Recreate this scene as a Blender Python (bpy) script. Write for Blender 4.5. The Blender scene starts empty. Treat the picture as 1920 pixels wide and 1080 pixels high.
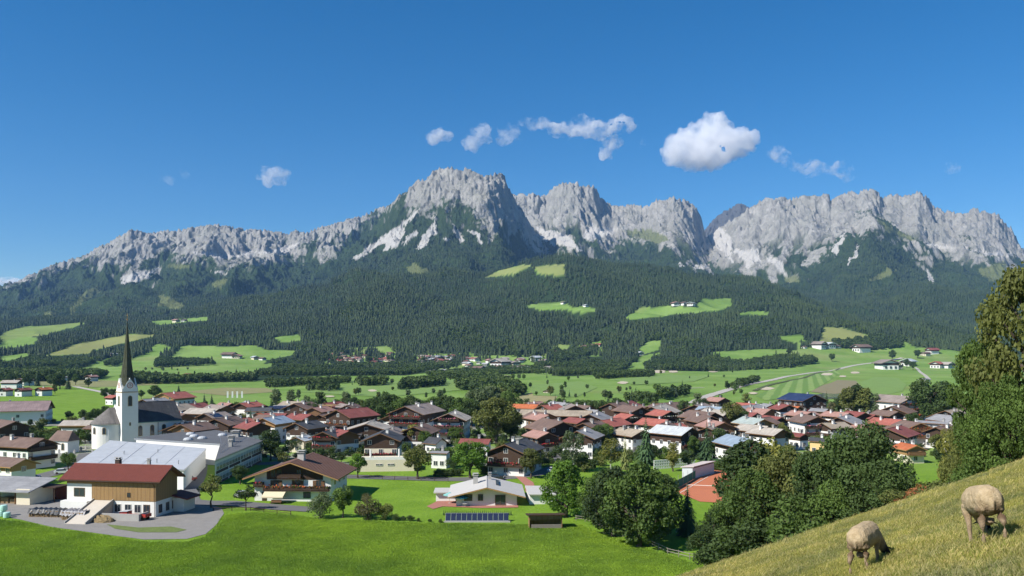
import bpy, bmesh, math, random
import numpy as np
from mathutils import Vector, Matrix
R = math.radians
scene = bpy.context.scene
# ------------------------------------------------------------------ camera, sky, sun, exposure
CAMZ, FPX, HROW = 35.0, 1507.0, 660.0          # eye height over the valley floor, focal length and horizon row for a 1920 px wide picture
cam_d = bpy.data.cameras.new('camera'); cam = bpy.data.objects.new('camera', cam_d)
scene.collection.objects.link(cam); scene.camera = cam
cam.location = (0, 0, CAMZ); cam.rotation_euler = (R(90), 0, 0)
cam_d.sensor_width = 36; cam_d.lens = FPX / 1920 * 36; cam_d.shift_y = (HROW - 540) / 1920
cam_d.clip_start = 0.1; cam_d.clip_end = 60000
SUN_AZ, SUN_EL = 237.0, 42.0                     # degrees clockwise from +Y, degrees up
world = bpy.data.worlds.new('World'); scene.world = world; world.use_nodes = True
wn = world.node_tree.nodes; wl = world.node_tree.links; wn.clear()
sky = wn.new('ShaderNodeTexSky'); sky.sky_type = 'NISHITA'; sky.sun_disc = False
sky.sun_elevation = R(SUN_EL); sky.sun_rotation = R(SUN_AZ); sky.altitude = 900
sky.air_density = 1.0; sky.dust_density = 0.15; sky.ozone_density = 4.0
bg = wn.new('ShaderNodeBackground'); bg.inputs['Strength'].default_value = 0.082
wo = wn.new('ShaderNodeOutputWorld')
hs = wn.new('ShaderNodeHueSaturation'); hs.inputs['Saturation'].default_value = 1.38
wl.new(sky.outputs[0], hs.inputs['Color']); wl.new(hs.outputs[0], bg.inputs[0]); wl.new(bg.outputs[0], wo.inputs[0])
sd = bpy.data.lights.new('sun', 'SUN'); sd.energy = 4.9; sd.angle = R(0.53); sd.color = (1.0, 0.95, 0.87)
sun = bpy.data.objects.new('sun', sd); scene.collection.objects.link(sun)
_a, _e = R(SUN_AZ), R(SUN_EL)
SUNV = Vector((math.sin(_a) * math.cos(_e), math.cos(_a) * math.cos(_e), math.sin(_e)))
sun.rotation_euler = SUNV.to_track_quat('Z', 'Y').to_euler(); sun.location = (-60, -60, 120)
scene.view_settings.view_transform = 'Standard'; scene.view_settings.look = 'None'
scene.view_settings.exposure = 0.55; scene.view_settings.gamma = 1.0
scene.render.engine = 'CYCLES'
cy = scene.cycles
cy.max_bounces = 12; cy.diffuse_bounces = 2; cy.glossy_bounces = 2; cy.transmission_bounces = 3; cy.transparent_max_bounces = 6
cy.volume_bounces = 12; cy.volume_max_steps = 128; cy.volume_step_rate = 1.0
cy.use_denoising = True; cy.use_adaptive_sampling = True; cy.adaptive_threshold = 0.02
try: cy.denoising_prefilter = 'ACCURATE'; cy.denoiser = 'OPENIMAGEDENOISE'
except Exception: pass
COL = scene.collection
rng = random.Random(7)
nrs = np.random.RandomState(11)

# ------------------------------------------------------------------ helpers
def tag(o, label=None, cat=None, group=None, kind=None):
    if label: o['label'] = label
    if cat: o['category'] = cat
    if group: o['group'] = group
    if kind: o['kind'] = kind
    return o
def empty(name, loc=(0, 0, 0), rz=0.0, parent=None):
    o = bpy.data.objects.new(name, None); o.empty_display_size = 0.5
    COL.objects.link(o); o.location = loc; o.rotation_euler = (0, 0, rz)
    if parent: o.parent = parent
    return o
def link_mesh(name, me, parent=None, loc=(0, 0, 0), rz=0.0):
    o = bpy.data.objects.new(name, me); COL.objects.link(o)
    o.location = loc; o.rotation_euler = (0, 0, rz)
    if parent: o.parent = parent
    return o
def copy_tree(o, parent=None):
    c = o.copy(); COL.objects.link(c); c.parent = parent
    for ch in o.children: copy_tree(ch, c)
    return c
def np_mesh(name, V, F, mats=(), mi=None, smooth=False):
    """V (n,3), F (m,3) or (m,4) -> mesh, fast"""
    V = np.asarray(V, np.float32); F = np.asarray(F, np.int32)
    me = bpy.data.meshes.new(name); k = F.shape[1]
    me.vertices.add(len(V)); me.vertices.foreach_set('co', V.ravel())
    me.loops.add(F.size); me.loops.foreach_set('vertex_index', F.ravel())
    me.polygons.add(len(F)); me.polygons.foreach_set('loop_start', np.arange(0, F.size, k, dtype=np.int32))
    try: me.polygons.foreach_set('loop_total', np.full(len(F), k, np.int32))
    except Exception: pass
    for m in mats: me.materials.append(m)
    if mi is not None: me.polygons.foreach_set('material_index', np.asarray(mi, np.int32))
    me.polygons.foreach_set('use_smooth', np.full(len(F), bool(smooth)))
    me.update(calc_edges=True); me.validate()
    return me
def fattr(me, name, vals):
    a = me.attributes.new(name, 'FLOAT', 'POINT'); a.data.foreach_set('value', np.asarray(vals, np.float32).ravel())

class MB:
    """collects boxes, prisms and tubes of one mesh"""
    def __init__(s): s.v = []; s.f = []; s.m = []
    def add(s, V, F, m=0):
        b = len(s.v); s.v += [tuple(p) for p in V]
        s.f += [tuple(b + i for i in f) for f in F]; s.m += [m] * len(F); return s
    def box(s, x0, x1, y0, y1, z0, z1, m=0, mat=None):
        V = [(x0,y0,z0),(x1,y0,z0),(x1,y1,z0),(x0,y1,z0),(x0,y0,z1),(x1,y0,z1),(x1,y1,z1),(x0,y1,z1)]
        if mat is not None: V = [tuple(mat @ Vector(p)) for p in V]
        return s.add(V, [(0,3,2,1),(4,5,6,7),(0,1,5,4),(1,2,6,5),(2,3,7,6),(3,0,4,7)], m)
    def prism(s, poly, z0, z1, m=0, mtop=None):
        n = len(poly); V = [(p[0], p[1], z0) for p in poly] + [(p[0], p[1], z1) for p in poly]
        s.add(V, [tuple(range(n))[::-1]] + [(i, (i+1) % n, n+(i+1) % n, n+i) for i in range(n)], m)
        s.add(V[n:], [tuple(range(n))], m if mtop is None else mtop); return s
    def extrude_y(s, prof, y0, y1, m=0):
        """prof: list of (x,z) counter clockwise seen from -y"""
        n = len(prof); V = [(p[0], y0, p[1]) for p in prof] + [(p[0], y1, p[1]) for p in prof]
        return s.add(V, [tuple(range(n)), tuple(range(2*n-1, n-1, -1))] + [(i, n+i, n+(i+1) % n, (i+1) % n) for i in range(n)], m)
    def tube(s, p0, p1, r0, r1, n=6, m=0, cap=True):
        p0 = Vector(p0); p1 = Vector(p1); d = (p1 - p0)
        q = d.to_track_quat('Z', 'Y'); V = []
        for p, r in ((p0, r0), (p1, r1)):
            for i in range(n):
                a = 2 * math.pi * i / n; V.append(tuple(p + q @ Vector((r * math.cos(a), r * math.sin(a), 0))))
        F = [(i, (i+1) % n, n+(i+1) % n, n+i) for i in range(n)]
        if cap: F += [tuple(range(n))[::-1], tuple(range(n, 2*n))]
        return s.add(V, F, m)
    def lathe(s, prof, n=12, c=(0, 0), m=0, a0=0.0, a1=2*math.pi):
        full = abs(a1 - a0 - 2*math.pi) < 1e-6; k = n if full else n + 1; V = []
        for r, z in prof:
            for i in range(k):
                a = a0 + (a1 - a0) * i / n; V.append((c[0] + r * math.cos(a), c[1] + r * math.sin(a), z))
        F = []
        for j in range(len(prof) - 1):
            for i in range(n):
                i2 = (i+1) % k; F.append((j*k+i, j*k+i2, (j+1)*k+i2, (j+1)*k+i))
        return s.add(V, F, m)
    def mesh(s, name, mats):
        me = bpy.data.meshes.new(name); me.from_pydata(s.v, [], s.f)
        for m in (mats if isinstance(mats, (list, tuple)) else [mats]): me.materials.append(m)
        me.polygons.foreach_set('material_index', s.m); me.update(); return me
    def obj(s, name, mats, parent=None, loc=(0, 0, 0), rz=0.0):
        return link_mesh(name, s.mesh(name, mats), parent, loc, rz)

# ---- noise
def _hash(ix, iy, seed):
    h = (ix.astype(np.int64) * 374761393 + iy.astype(np.int64) * 668265263 + seed * 974711) & 0xffffffff
    h = ((h ^ (h >> 13)) * 1274126177) & 0xffffffff
    return (h ^ (h >> 16)) & 0xffffffff
def pn(x, y, seed=0):
    x = np.asarray(x, np.float64); y = np.asarray(y, np.float64)
    ix = np.floor(x); iy = np.floor(y); fx = x - ix; fy = y - iy
    ux = fx*fx*fx*(fx*(fx*6-15)+10); uy = fy*fy*fy*(fy*(fy*6-15)+10)
    def g(dx, dy):
        a = _hash(ix+dx, iy+dy, seed) * (2*np.pi/4294967296.0)
        return np.cos(a)*(fx-dx) + np.sin(a)*(fy-dy)
    a = g(0,0); b = g(1,0); c = g(0,1); d = g(1,1)
    return 1.45*((a + (b-a)*ux) + ((c + (d-c)*ux) - (a + (b-a)*ux))*uy)
def fbm(x, y, o=4, seed=0, g=0.5):
    s = 0; a = 1.0
    for i in range(o): s = s + a*pn(x*2**i, y*2**i, seed+i*17); a *= g
    return s
def ridged(x, y, o=4, seed=0, g=0.5):
    s = 0; a = 1.0
    for i in range(o): s = s + a*(1 - 2*np.abs(pn(x*2**i, y*2**i, seed+i*17))); a *= g
    return s
def sstep(a, b, x):
    t = np.clip((np.asarray(x, float) - a) / (b - a), 0, 1); return t*t*(3-2*t)
def inpoly(px, py, poly):
    r = np.zeros(np.shape(px), bool); n = len(poly); j = n-1
    for i in range(n):
        xi, yi = poly[i]; xj, yj = poly[j]
        if yi != yj:
            c = ((yi > py) != (yj > py)) & (px < (xj-xi)*(py-yi)/(yj-yi)+xi); r ^= c
        j = i
    return r
def curve(pts): 
    xs = [p[0] for p in pts]; ys = [p[1] for p in pts]
    return lambda p: np.interp(p, xs, ys)

# ---- materials
def new_mat(name):
    m = bpy.data.materials.new(name); m.use_nodes = True; nt = m.node_tree
    b = nt.nodes['Principled BSDF']; b.inputs['Specular IOR Level'].default_value = 0.25
    return m, nt, b
def N(nt, t, **kw):
    n = nt.nodes.new(t)
    for k, v in kw.items():
        if k in n.inputs: n.inputs[k].default_value = v
        else: setattr(n, k, v)
    return n
def noise(nt, scale, detail=4, coord='Object', rough=0.55, vec=None, stretch=None):
    n = N(nt, 'ShaderNodeTexNoise'); n.inputs['Scale'].default_value = scale; n.inputs['Detail'].default_value = detail
    n.inputs['Roughness'].default_value = rough
    if vec is None:
        tc = N(nt, 'ShaderNodeTexCoord'); vec = tc.outputs[coord]
    if stretch:
        mp = N(nt, 'ShaderNodeMapping'); mp.inputs['Scale'].default_value = stretch; nt.links.new(vec, mp.inputs[0]); vec = mp.outputs[0]
    nt.links.new(vec, n.inputs['Vector']); return n.outputs['Fac']
def ramp(nt, fac, stops):
    r = N(nt, 'ShaderNodeValToRGB'); e = r.color_ramp.elements
    while len(e) < len(stops): e.new(0.5)
    for i, (p, c) in enumerate(stops):
        e[i].position = p; e[i].color = (c[0], c[1], c[2], 1) if hasattr(c, '__len__') else (c, c, c, 1)
    nt.links.new(fac, r.inputs[0]); return r.outputs[0]
def mixc(nt, fac, a, b, mode='MIX'):
    m = N(nt, 'ShaderNodeMix'); m.data_type = 'RGBA'; m.blend_type = mode
    for s, v in ((m.inputs[0], fac), (m.inputs[6], a), (m.inputs[7], b)):
        if isinstance(v, (int, float)): s.default_value = v
        elif isinstance(v, tuple): s.default_value = (v[0], v[1], v[2], 1)
        else: nt.links.new(v, s)
    return m.outputs[2]
def math_n(nt, op, a, b=None):
    m = N(nt, 'ShaderNodeMath'); m.operation = op
    for s, v in ((m.inputs[0], a), (m.inputs[1], b)):
        if v is None: continue
        if isinstance(v, (int, float)): s.default_value = v
        else: nt.links.new(v, s)
    return m.outputs[0]
def attr(nt, name):
    a = N(nt, 'ShaderNodeAttribute'); a.attribute_name = name; return a.outputs['Fac']
def bump(nt, b, h, strength=0.5, dist=0.1):
    n = N(nt, 'ShaderNodeBump'); n.inputs['Strength'].default_value = strength; n.inputs['Distance'].default_value = dist
    nt.links.new(h, n.inputs['Height']); nt.links.new(n.outputs[0], b.inputs['Normal'])
_mc = {}
def mat(name, col, rough=0.8, var=0.18, scale=1.5, spec=0.25, metal=0.0, fine=None, stretch=None, bmp=0.0):
    """plain weathered surface: base colour broken up by two noises"""
    if name in _mc: return _mc[name]
    m, nt, b = new_mat(name)
    n1 = noise(nt, scale, 5, stretch=stretch); n2 = noise(nt, fine or scale*9, 3, stretch=stretch)
    lo = tuple(c*(1-var) for c in col); hi = tuple(min(1, c*(1+var)) for c in col)
    c = mixc(nt, n1, lo, hi); c = mixc(nt, 0.35, c, ramp(nt, n2, [(0.3, tuple(x*(1-1.3*var) for x in col)), (0.7, hi)]))
    nt.links.new(c, b.inputs['Base Color']); b.inputs['Roughness'].default_value = rough
    b.inputs['Specular IOR Level'].default_value = spec; b.inputs['Metallic'].default_value = metal
    if bmp: bump(nt, b, n2, bmp, 0.05)
    _mc[name] = m; return m
def project(x, y, z):
    y = np.maximum(y, 1e-3); return 960 + x/y*FPX, HROW - (z-CAMZ)/y*FPX
# ------------------------------------------------------------------ terrain
# foothill crest as seen over the valley, kept as rows at 3300 m; feet of the slope by azimuth
FH = curve([(-300,612),(0,607),(160,604),(250,603),(300,597),(400,573),(500,560),(560,546),(650,538),(750,530),(850,524),(930,516),(1000,497),(1060,494),(1130,506),(1200,518),(1300,529),(1400,541),(1450,547),(1520,566),(1600,592),(1700,616),(1800,636),(2000,642),(2300,640)])
FOOT = curve([(-300,1350),(0,1400),(300,1480),(560,1650),(800,1750),(1100,1650),(1250,1600),(1500,1500),(1700,1500),(2300,1600)])
FH2 = curve([(1300,640),(1480,606),(1560,586),(1650,560),(1700,549),(1780,541),(1850,539),(1920,545),(2100,540),(2300,536)])
def ground(x, y):
    x = np.asarray(x, float); y = np.asarray(y, float); ys = np.maximum(y, 30.0)
    p = np.clip(960 + x/ys*FPX, -300, 2300)
    # valley floor with low swells
    z = 1.0*pn(x/210, y/210, 3)*sstep(500, 800, y) + 2.2*pn(x/420+7, y/420, 5)*sstep(700, 1100, y) + 0.12*pn(x/23, y/23, 8)
    yc = 3300.0; f0 = FOOT(p); t = np.clip((y-f0)/(yc-f0), 0, 1.6)
    zc = CAMZ + (HROW-FH(p))/FPX*yc
    rise = np.where(t <= 1, zc*(0.16*t+0.84*t**1.35), zc*(1-0.55*(t-1)))
    z = z + rise + (24*pn(x/330, y/420, 21) + 10*pn(x/140, y/170, 22) + 46*ridged(x/420+y/900, y/1100, 2, 25))*sstep(0.12, 0.5, t)*np.where(p < 620, 0.45, 1)*sstep(1.12, 0.9, t)
    t2 = np.clip((y-2300)/(4000-2300), 0, 1.5); zc2 = CAMZ + (HROW-FH2(p))/FPX*4000
    z2 = np.where(t2 <= 1, zc2*t2**1.2, zc2*(1-0.4*(t2-1))) + 14*pn(x/300, y/350, 31)*sstep(0.1, 0.4, t2) + 38*ridged(x/380-y/900, y/900, 2, 35)*sstep(0.1, 0.4, t2)
    z = np.where((p > 1300) & (t2 > 0), np.maximum(z, z2), z)
    # the pasture slope the photographer stands on
    h = CAMZ - 1.72 + 0.338*x - 0.293*y - 0.004*np.maximum(0, y-25)**2 + 0.10*pn(x/3.1, y/3.1, 41) + 0.05*pn(x/1.1, y/1.1, 42)
    h = np.where(y < 0, CAMZ - 1.72 + 0.338*x - 0.293*y, h)
    h = np.where(x > 60, h - 0.12*(x-60), h)
    k = 0.6
    m = np.maximum(z, h) + k*np.exp(-np.abs(z-h)/k)*0.3
    return np.where(y < 420, m, z)
def gz(x, y): return float(ground(np.array([x]), np.array([y]))[0])
def on_ground(px, row, lo=8.0, hi=3900.0):
    """world point where the sight line through a pixel meets the ground"""
    u = (px-960)/FPX; v = (HROW-row)/FPX
    ys = np.exp(np.linspace(math.log(lo), math.log(hi), 4000)); d = CAMZ + v*ys - ground(u*ys, ys)
    i = np.argmax(d < 0) if (d < 0).any() else len(ys)-1
    i = max(i, 1)
    y0, y1, d0, d1 = ys[i-1], ys[i], d[i-1], d[i]; y = y0 + (y1-y0)*d0/(d0-d1) if d0 != d1 else y1
    x = u*y; return x, y, gz(x, y)
# --- polygons read from the picture as places on the slopes: clearings and woods
CLEAR = [[(980,573),(1030,567),(1060,568),(1075,575),(1115,575),(1118,585),(1095,588),(1060,580),(1010,583)],
 [(1167,598),(1205,577),(1270,573),(1300,575),(1318,561),(1370,558),(1373,575),(1340,584),(1290,587),(1230,595),(1190,600)],
 [(1370,591),(1400,585),(1442,584),(1440,591)],[(1535,647),(1545,612),(1580,615),(1632,630),(1600,640),(1560,650)],
 [(1455,632),(1500,627),(1512,634),(1492,644)],[(703,652),(725,648),(737,660),(712,660)],[(513,634),(540,628),(565,627),(565,638),(530,643)],
 [(275,603),(330,599),(390,594),(392,600),(340,605),(300,609)],[(1195,655),(1215,641),(1240,638),(1236,656),(1205,664)],
 [(1180,697),(1200,668),(1240,660),(1225,690)],[(1330,660),(1430,655),(1530,655),(1640,650),(1700,648),(1830,662),(1900,668),(1920,690),(1480,700),(1330,700)],
 [(1640,648),(1700,640),(1720,655),(1640,660)],
 [(0,626),(40,613),(75,611),(130,606),(165,605),(120,618),(80,629),(40,632),(0,641)],[(0,641),(50,629),(75,635),(60,646),(0,656)],
 [(80,668),(150,643),(200,635),(240,627),(290,627),(312,626),(240,641),(180,656),(165,663),(120,666)],[(0,668),(50,662),(58,667),(0,680)],
 [(150,692),(200,672),(235,665),(300,645),(330,651),(350,648),(430,650),(480,648),(502,657),(562,657),(545,666),(500,676),(485,690),(420,706),(350,708),(250,704),(200,700)],
 [(905,521),(940,505),(985,496),(1000,497),(960,516)],[(1000,499),(1058,495),(1060,518),(1012,515)]]
HAMLETS = [[(606,662),(640,652),(740,650),(744,688),(606,690)],[(775,664),(890,662),(895,694),(775,694)],[(862,668),(1035,664),(1036,704),(862,706)],[(1032,648),(1128,640),(1130,668),(1034,674)],[(1495,640),(1640,640),(1650,662),(1495,660)],[(0,690),(205,690),(205,735),(0,735)]]
WOODS = [[(1000,702),(1010,676),(1060,662),(1100,655),(1170,660),(1190,665),(1180,690),(1150,701),(1060,706)],
 [(1205,692),(1225,672),(1260,660),(1330,670),(1390,682),(1500,669),(1535,680),(1480,691),(1350,697),(1240,695)],
 [(480,702),(530,690),(560,676),(640,686),(700,690),(760,682),(870,674),(880,681),(760,697),(650,702),(560,708),(480,714)],
 [(0,698),(0,680),(60,668),(130,657),(200,647),(238,641),(262,634),(310,628),(330,634),(262,652),(205,670),(150,694),(60,699)],
 [(290,690),(300,672),(330,648),(338,652),(312,678),(400,680),(402,685),(330,688)],
 [(195,688),(205,680),(240,668),(280,655),(285,659),(240,676),(215,688)],
 [(560,676),(600,660),(640,650),(700,660),(620,684)],[(240,706),(330,704),(480,700),(480,713),(330,713),(240,712)],
 [(640,696),(760,695),(830,684),(860,690),(760,704),(640,705)]]
# --- ground sheet: a grid that gets coarser with distance
nu = 620
pc = np.concatenate([np.linspace(-2600, -240, 50)[:-1], np.linspace(-240, 2160, nu), np.linspace(2160, 4600, 50)[1:]])
yr = np.concatenate([np.exp(np.linspace(math.log(4.0), math.log(420), 330)), np.exp(np.linspace(math.log(420), math.log(4600), 300))[1:]])
U, Yg = np.meshgrid((pc-960)/FPX, yr); Xg = U*Yg; Zg = ground(Xg, Yg)
def grid_faces(r, c):
    i = np.arange(r*c).reshape(r, c); return np.stack([i[:-1,:-1].ravel(), i[:-1,1:].ravel(), i[1:,1:].ravel(), i[1:,:-1].ravel()], 1)
V = np.stack([Xg.ravel(), Yg.ravel(), Zg.ravel()], 1); F = grid_faces(len(yr), len(pc))
# land behind and beside the photographer
xb = np.linspace(-400, 400, 81); yb = np.linspace(-260, 4.0, 40); XB, YB = np.meshgrid(xb, yb); ZB = ground(XB, YB)
ZB = np.where(XB < -60, np.maximum(ZB, 0), ZB); ZB = np.where(np.abs(XB) < 14, ZB - 0.4*sstep(-8, 4, YB), ZB)
nb = len(V); V = np.concatenate([V, np.stack([XB.ravel(), YB.ravel(), ZB.ravel()], 1)]); F = np.concatenate([F, nb + grid_faces(40, 81)])
gp, gr = project(V[:,0], V[:,1], V[:,2])
HILLN = CAMZ - 1.72 + 0.338*V[:,0] - 0.293*V[:,1] - 0.004*np.maximum(0, V[:,1]-25)**2
past = sstep(0.4, 3.0, HILLN - 0) * (V[:,1] < 420)                      # dry pasture of the slope
hill = sstep(0, 120, V[:,1] - FOOT(np.clip(gp, -300, 2300)) - 60)
clear = np.zeros(len(V), bool)
for q in CLEAR: clear |= inpoly(gp + 4*pn(V[:,0]/60, V[:,1]/60, 61), gr + 1.5*pn(V[:,0]/40, V[:,1]/40, 62), q)
wood = np.zeros(len(V), bool)
for q in WOODS: wood |= inpoly(gp, gr, q)
for q in HAMLETS: clear |= inpoly(gp, gr, q)
town = inpoly(gp, gr, [(0,802),(250,772),(480,765),(1000,770),(1400,758),(1720,772),(1810,800),(1720,842),(1400,855),(1100,858),(850,862),(560,872),(480,862),(200,856),(0,884)])*1.0
forest = np.where(((hill > 0.5) & ~clear) | (wood & ~clear), 1.0, 0.0)
dry = np.where(inpoly(gp, gr, CLEAR[3]) | inpoly(gp, gr, CLEAR[14]), 0.8, 0) + np.where(inpoly(gp, gr, CLEAR[17]) | inpoly(gp, gr, CLEAR[18]), 0.7, 0) + np.where(inpoly(gp, gr, CLEAR[12]), 0.35, 0)
near = np.maximum(sstep(300, 215, V[:,1]) * (V[:,1] > 60), 0.8*inpoly(gp, gr, [(-100,738),(0,735),(150,722),(212,735),(232,800),(120,806),(-100,790)]))
def ground_mat():
    m, nt, b = new_mat('meadow_ground')
    tc = N(nt, 'ShaderNodeTexCoord'); v = tc.outputs['Object']
    n1 = noise(nt, 0.011, 5, vec=v); n2 = noise(nt, 0.09, 6, vec=v, rough=0.65); n3 = noise(nt, 1.3, 5, vec=v, rough=0.7); n4 = noise(nt, 0.004, 3, vec=v)
    lush = mixc(nt, ramp(nt, n2, [(0.3, 0), (0.7, 1)]), (0.140, 0.245, 0.020), (0.215, 0.335, 0.038))
    lush = mixc(nt, ramp(nt, n3, [(0.35, 0), (0.68, 1)]), mixc(nt, 1.0, lush, (0.72, 0.78, 0.7), 'MULTIPLY'), lush)
    far = mixc(nt, ramp(nt, n1, [(0.35, 0), (0.65, 1)]), (0.135, 0.235, 0.042), (0.215, 0.320, 0.080))
    far = mixc(nt, ramp(nt, n4, [(0.55, 0), (0.72, 0.6)]), far, (0.27, 0.25, 0.11))
    far = mixc(nt, ramp(nt, n2, [(0.25, 0.35), (0.6, 0)]), far, (0.08, 0.14, 0.03))
    c = mixc(nt, attr(nt, 'near'), far, lush)
    c = mixc(nt, math_n(nt, 'MULTIPLY', attr(nt, 'town'), ramp(nt, noise(nt, .055, 3, vec=v), [(.44, 0), (.5, .85)])), c, mixc(nt, n3, (.19, .18, .165), (.33, .31, .28)))
    c = mixc(nt, attr(nt, 'dry'), c, (0.235, 0.235, 0.085))
    c = mixc(nt, attr(nt, 'forest'), c, (0.025, 0.045, 0.016))
    pas = mixc(nt, ramp(nt, n3, [(0.3, 0), (0.7, 1)]), (0.22, 0.225, 0.07), (0.36, 0.325, 0.14))
    pas = mixc(nt, ramp(nt, noise(nt, 0.35, 4, vec=v), [(0.4, 0), (0.62, 0.8)]), pas, (0.20, 0.235, 0.065))
    c = mixc(nt, attr(nt, 'pasture'), c, pas)
    nt.links.new(c, b.inputs['Base Color']); b.inputs['Roughness'].default_value = 0.95; b.inputs['Specular IOR Level'].default_value = 0.1
    bump(nt, b, n3, 0.9, 0.35); return m
me = np_mesh('ground', V, F, [ground_mat()], smooth=True)
for k, a in (('near', near), ('town', town), ('dry', np.clip(dry, 0, 1)), ('forest', forest), ('pasture', past)): fattr(me, k, a)
tag(link_mesh('ground', me), 'green valley meadows and wooded foothills with the dry pasture slope', kind='structure')

# ------------------------------------------------------------------ mountains
def mountain_mat():
    m, nt, b = new_mat('limestone_and_scrub')
    tc = N(nt, 'ShaderNodeTexCoord'); v = tc.outputs['Object']
    n1 = noise(nt, 0.006, 6, vec=v, rough=0.65); n2 = noise(nt, 0.03, 6, vec=v, rough=0.7); n3 = noise(nt, 0.02, 5, vec=v, stretch=(1, 0.7, 0.5), rough=0.75)
    rock = mixc(nt, ramp(nt, n3, [(0.32, 0), (0.66, 1)]), (0.188, 0.182, 0.170), (0.42, 0.405, 0.375))
    rock = mixc(nt, ramp(nt, n1, [(0.35, 0.5), (0.6, 0)]), rock, (0.24, 0.24, 0.205))
    green = mixc(nt, ramp(nt, n2, [(0.35, 0), (0.65, 1)]), (0.016, 0.030, 0.012), (0.045, 0.068, 0.025))
    green = mixc(nt, ramp(nt, n1, [(0.4, 0), (0.7, 0.6)]), green, (0.05, 0.085, 0.03))
    grass = mixc(nt, n2, (0.10, 0.13, 0.045), (0.19, 0.20, 0.08))
    c = mixc(nt, attr(nt, 'rock'), green, rock)
    c = mixc(nt, attr(nt, 'grass'), c, grass)
    c = mixc(nt, attr(nt, 'scree'), c, mixc(nt, n2, (0.44, 0.425, 0.40), (0.55, 0.53, 0.50)))
    c = mixc(nt, attr(nt, 'dark'), c, (0.10, 0.105, 0.115))  # evenly dark grey: shadow of the gap peak put into its colour
    nt.links.new(c, b.inputs['Base Color']); b.inputs['Roughness'].default_value = 0.95; b.inputs['Specular IOR Level'].default_value = 0.08
    h = math_n(nt, 'ADD', math_n(nt, 'MULTIPLY', n2, 1.0), n3)
    bump(nt, b, h, 1.0, 20.0); return m
MMAT = mountain_mat()
ROCKLINE = curve([(-300,560),(0,540),(60,528),(100,505),(150,508),(230,520),(260,530),(330,498),(420,506),(480,500),(540,492),(600,486),(640,466),(680,438),(720,420),(760,405),(800,408),(850,412),(900,425),(960,440),(1000,462),(1030,485),(1060,476),(1100,472),(1150,452),(1200,440),(1250,446),(1300,480),(1340,500),(1380,520),(1400,540),(1440,520),(1500,500),(1560,475),(1600,440),(1640,418),(1680,440),(1720,462),(1760,472),(1800,476),(1850,478),(1910,482),(2200,500)])
SCREE = [[(660,487),(693,460),(733,433),(760,413),(790,388),(773,410),(757,427),(762,437),(740,463),(717,472),(723,457),(693,472),(673,487)],
 [(753,458),(770,437),(782,432),(783,440),(767,453)],[(783,470),(793,443),(807,423),(825,398),(813,423),(822,437),(807,443),(800,457)],
 [(847,418),(860,433),(873,453),(863,458),(855,447),(847,433)],[(877,433),(893,433),(910,457),(900,455),(890,440)],[(828,446),(846,446),(848,451),(836,453)],
 [(1000,427),(1027,430),(1060,440),(1080,457),(1100,475),(1080,467),(1040,460),(1017,450)],[(1093,446),(1107,420),(1127,428),(1165,428),(1140,440),(1107,452)],
 [(230,513),(247,513),(283,507),(300,497),(283,517),(263,527),(247,530),(230,533)],[(390,510),(410,507),(427,515),(403,513)],
 [(360,472),(400,474),(440,477),(490,470),(540,462),(565,452),(545,470),(480,480),(430,484),(390,481)],
 [(1322,432),(1345,425),(1362,436),(1375,450),(1368,478),(1376,494),(1360,480),(1345,465),(1330,448)],[(1372,470),(1420,468),(1428,497),(1418,489),(1403,507),(1398,492)],
 [(1440,480),(1468,490),(1476,520),(1466,512),(1450,500)],[(1560,470),(1572,450),(1590,430),(1580,452),(1566,480)],[(1590,500),(1597,478),(1612,455),(1605,480)],
 [(1265,490),(1285,500),(1278,503)],[(1298,498),(1330,496),(1332,503),(1304,502)],
 [(1727,450),(1745,455),(1790,463),(1772,466),(1742,459)],[(1800,462),(1830,470),(1900,474),(1905,480),(1850,478)],
 [(1735,500),(1748,520),(1756,541),(1748,538),(1736,515)]]
MGRASS = [[(763,500),(780,495),(805,508),(830,521),(820,527),(790,530),(763,532)],[(645,552),(690,525),(699,530),(670,550)],[(297,553),(320,555),(347,575),(320,578),(300,570)],
 [(1170,432),(1215,428),(1255,446),(1235,456),(1190,446)],[(1640,405),(1668,425),(1720,450),(1700,450),(1660,430)],[(1625,528),(1670,500),(1685,505),(1650,525)],
 [(160,545),(185,537),(195,545),(150,570),(135,590),(130,585)],[(305,500),(330,494),(365,498),(345,505)],[(1470,520),(1495,515),(1500,528),(1475,530)],
 [(80,586),(105,588),(100,596),(85,594)],[(1830,505),(1880,490),(1900,510),(1860,530)],[(395,530),(430,522),(420,535),(400,540)]]
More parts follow.
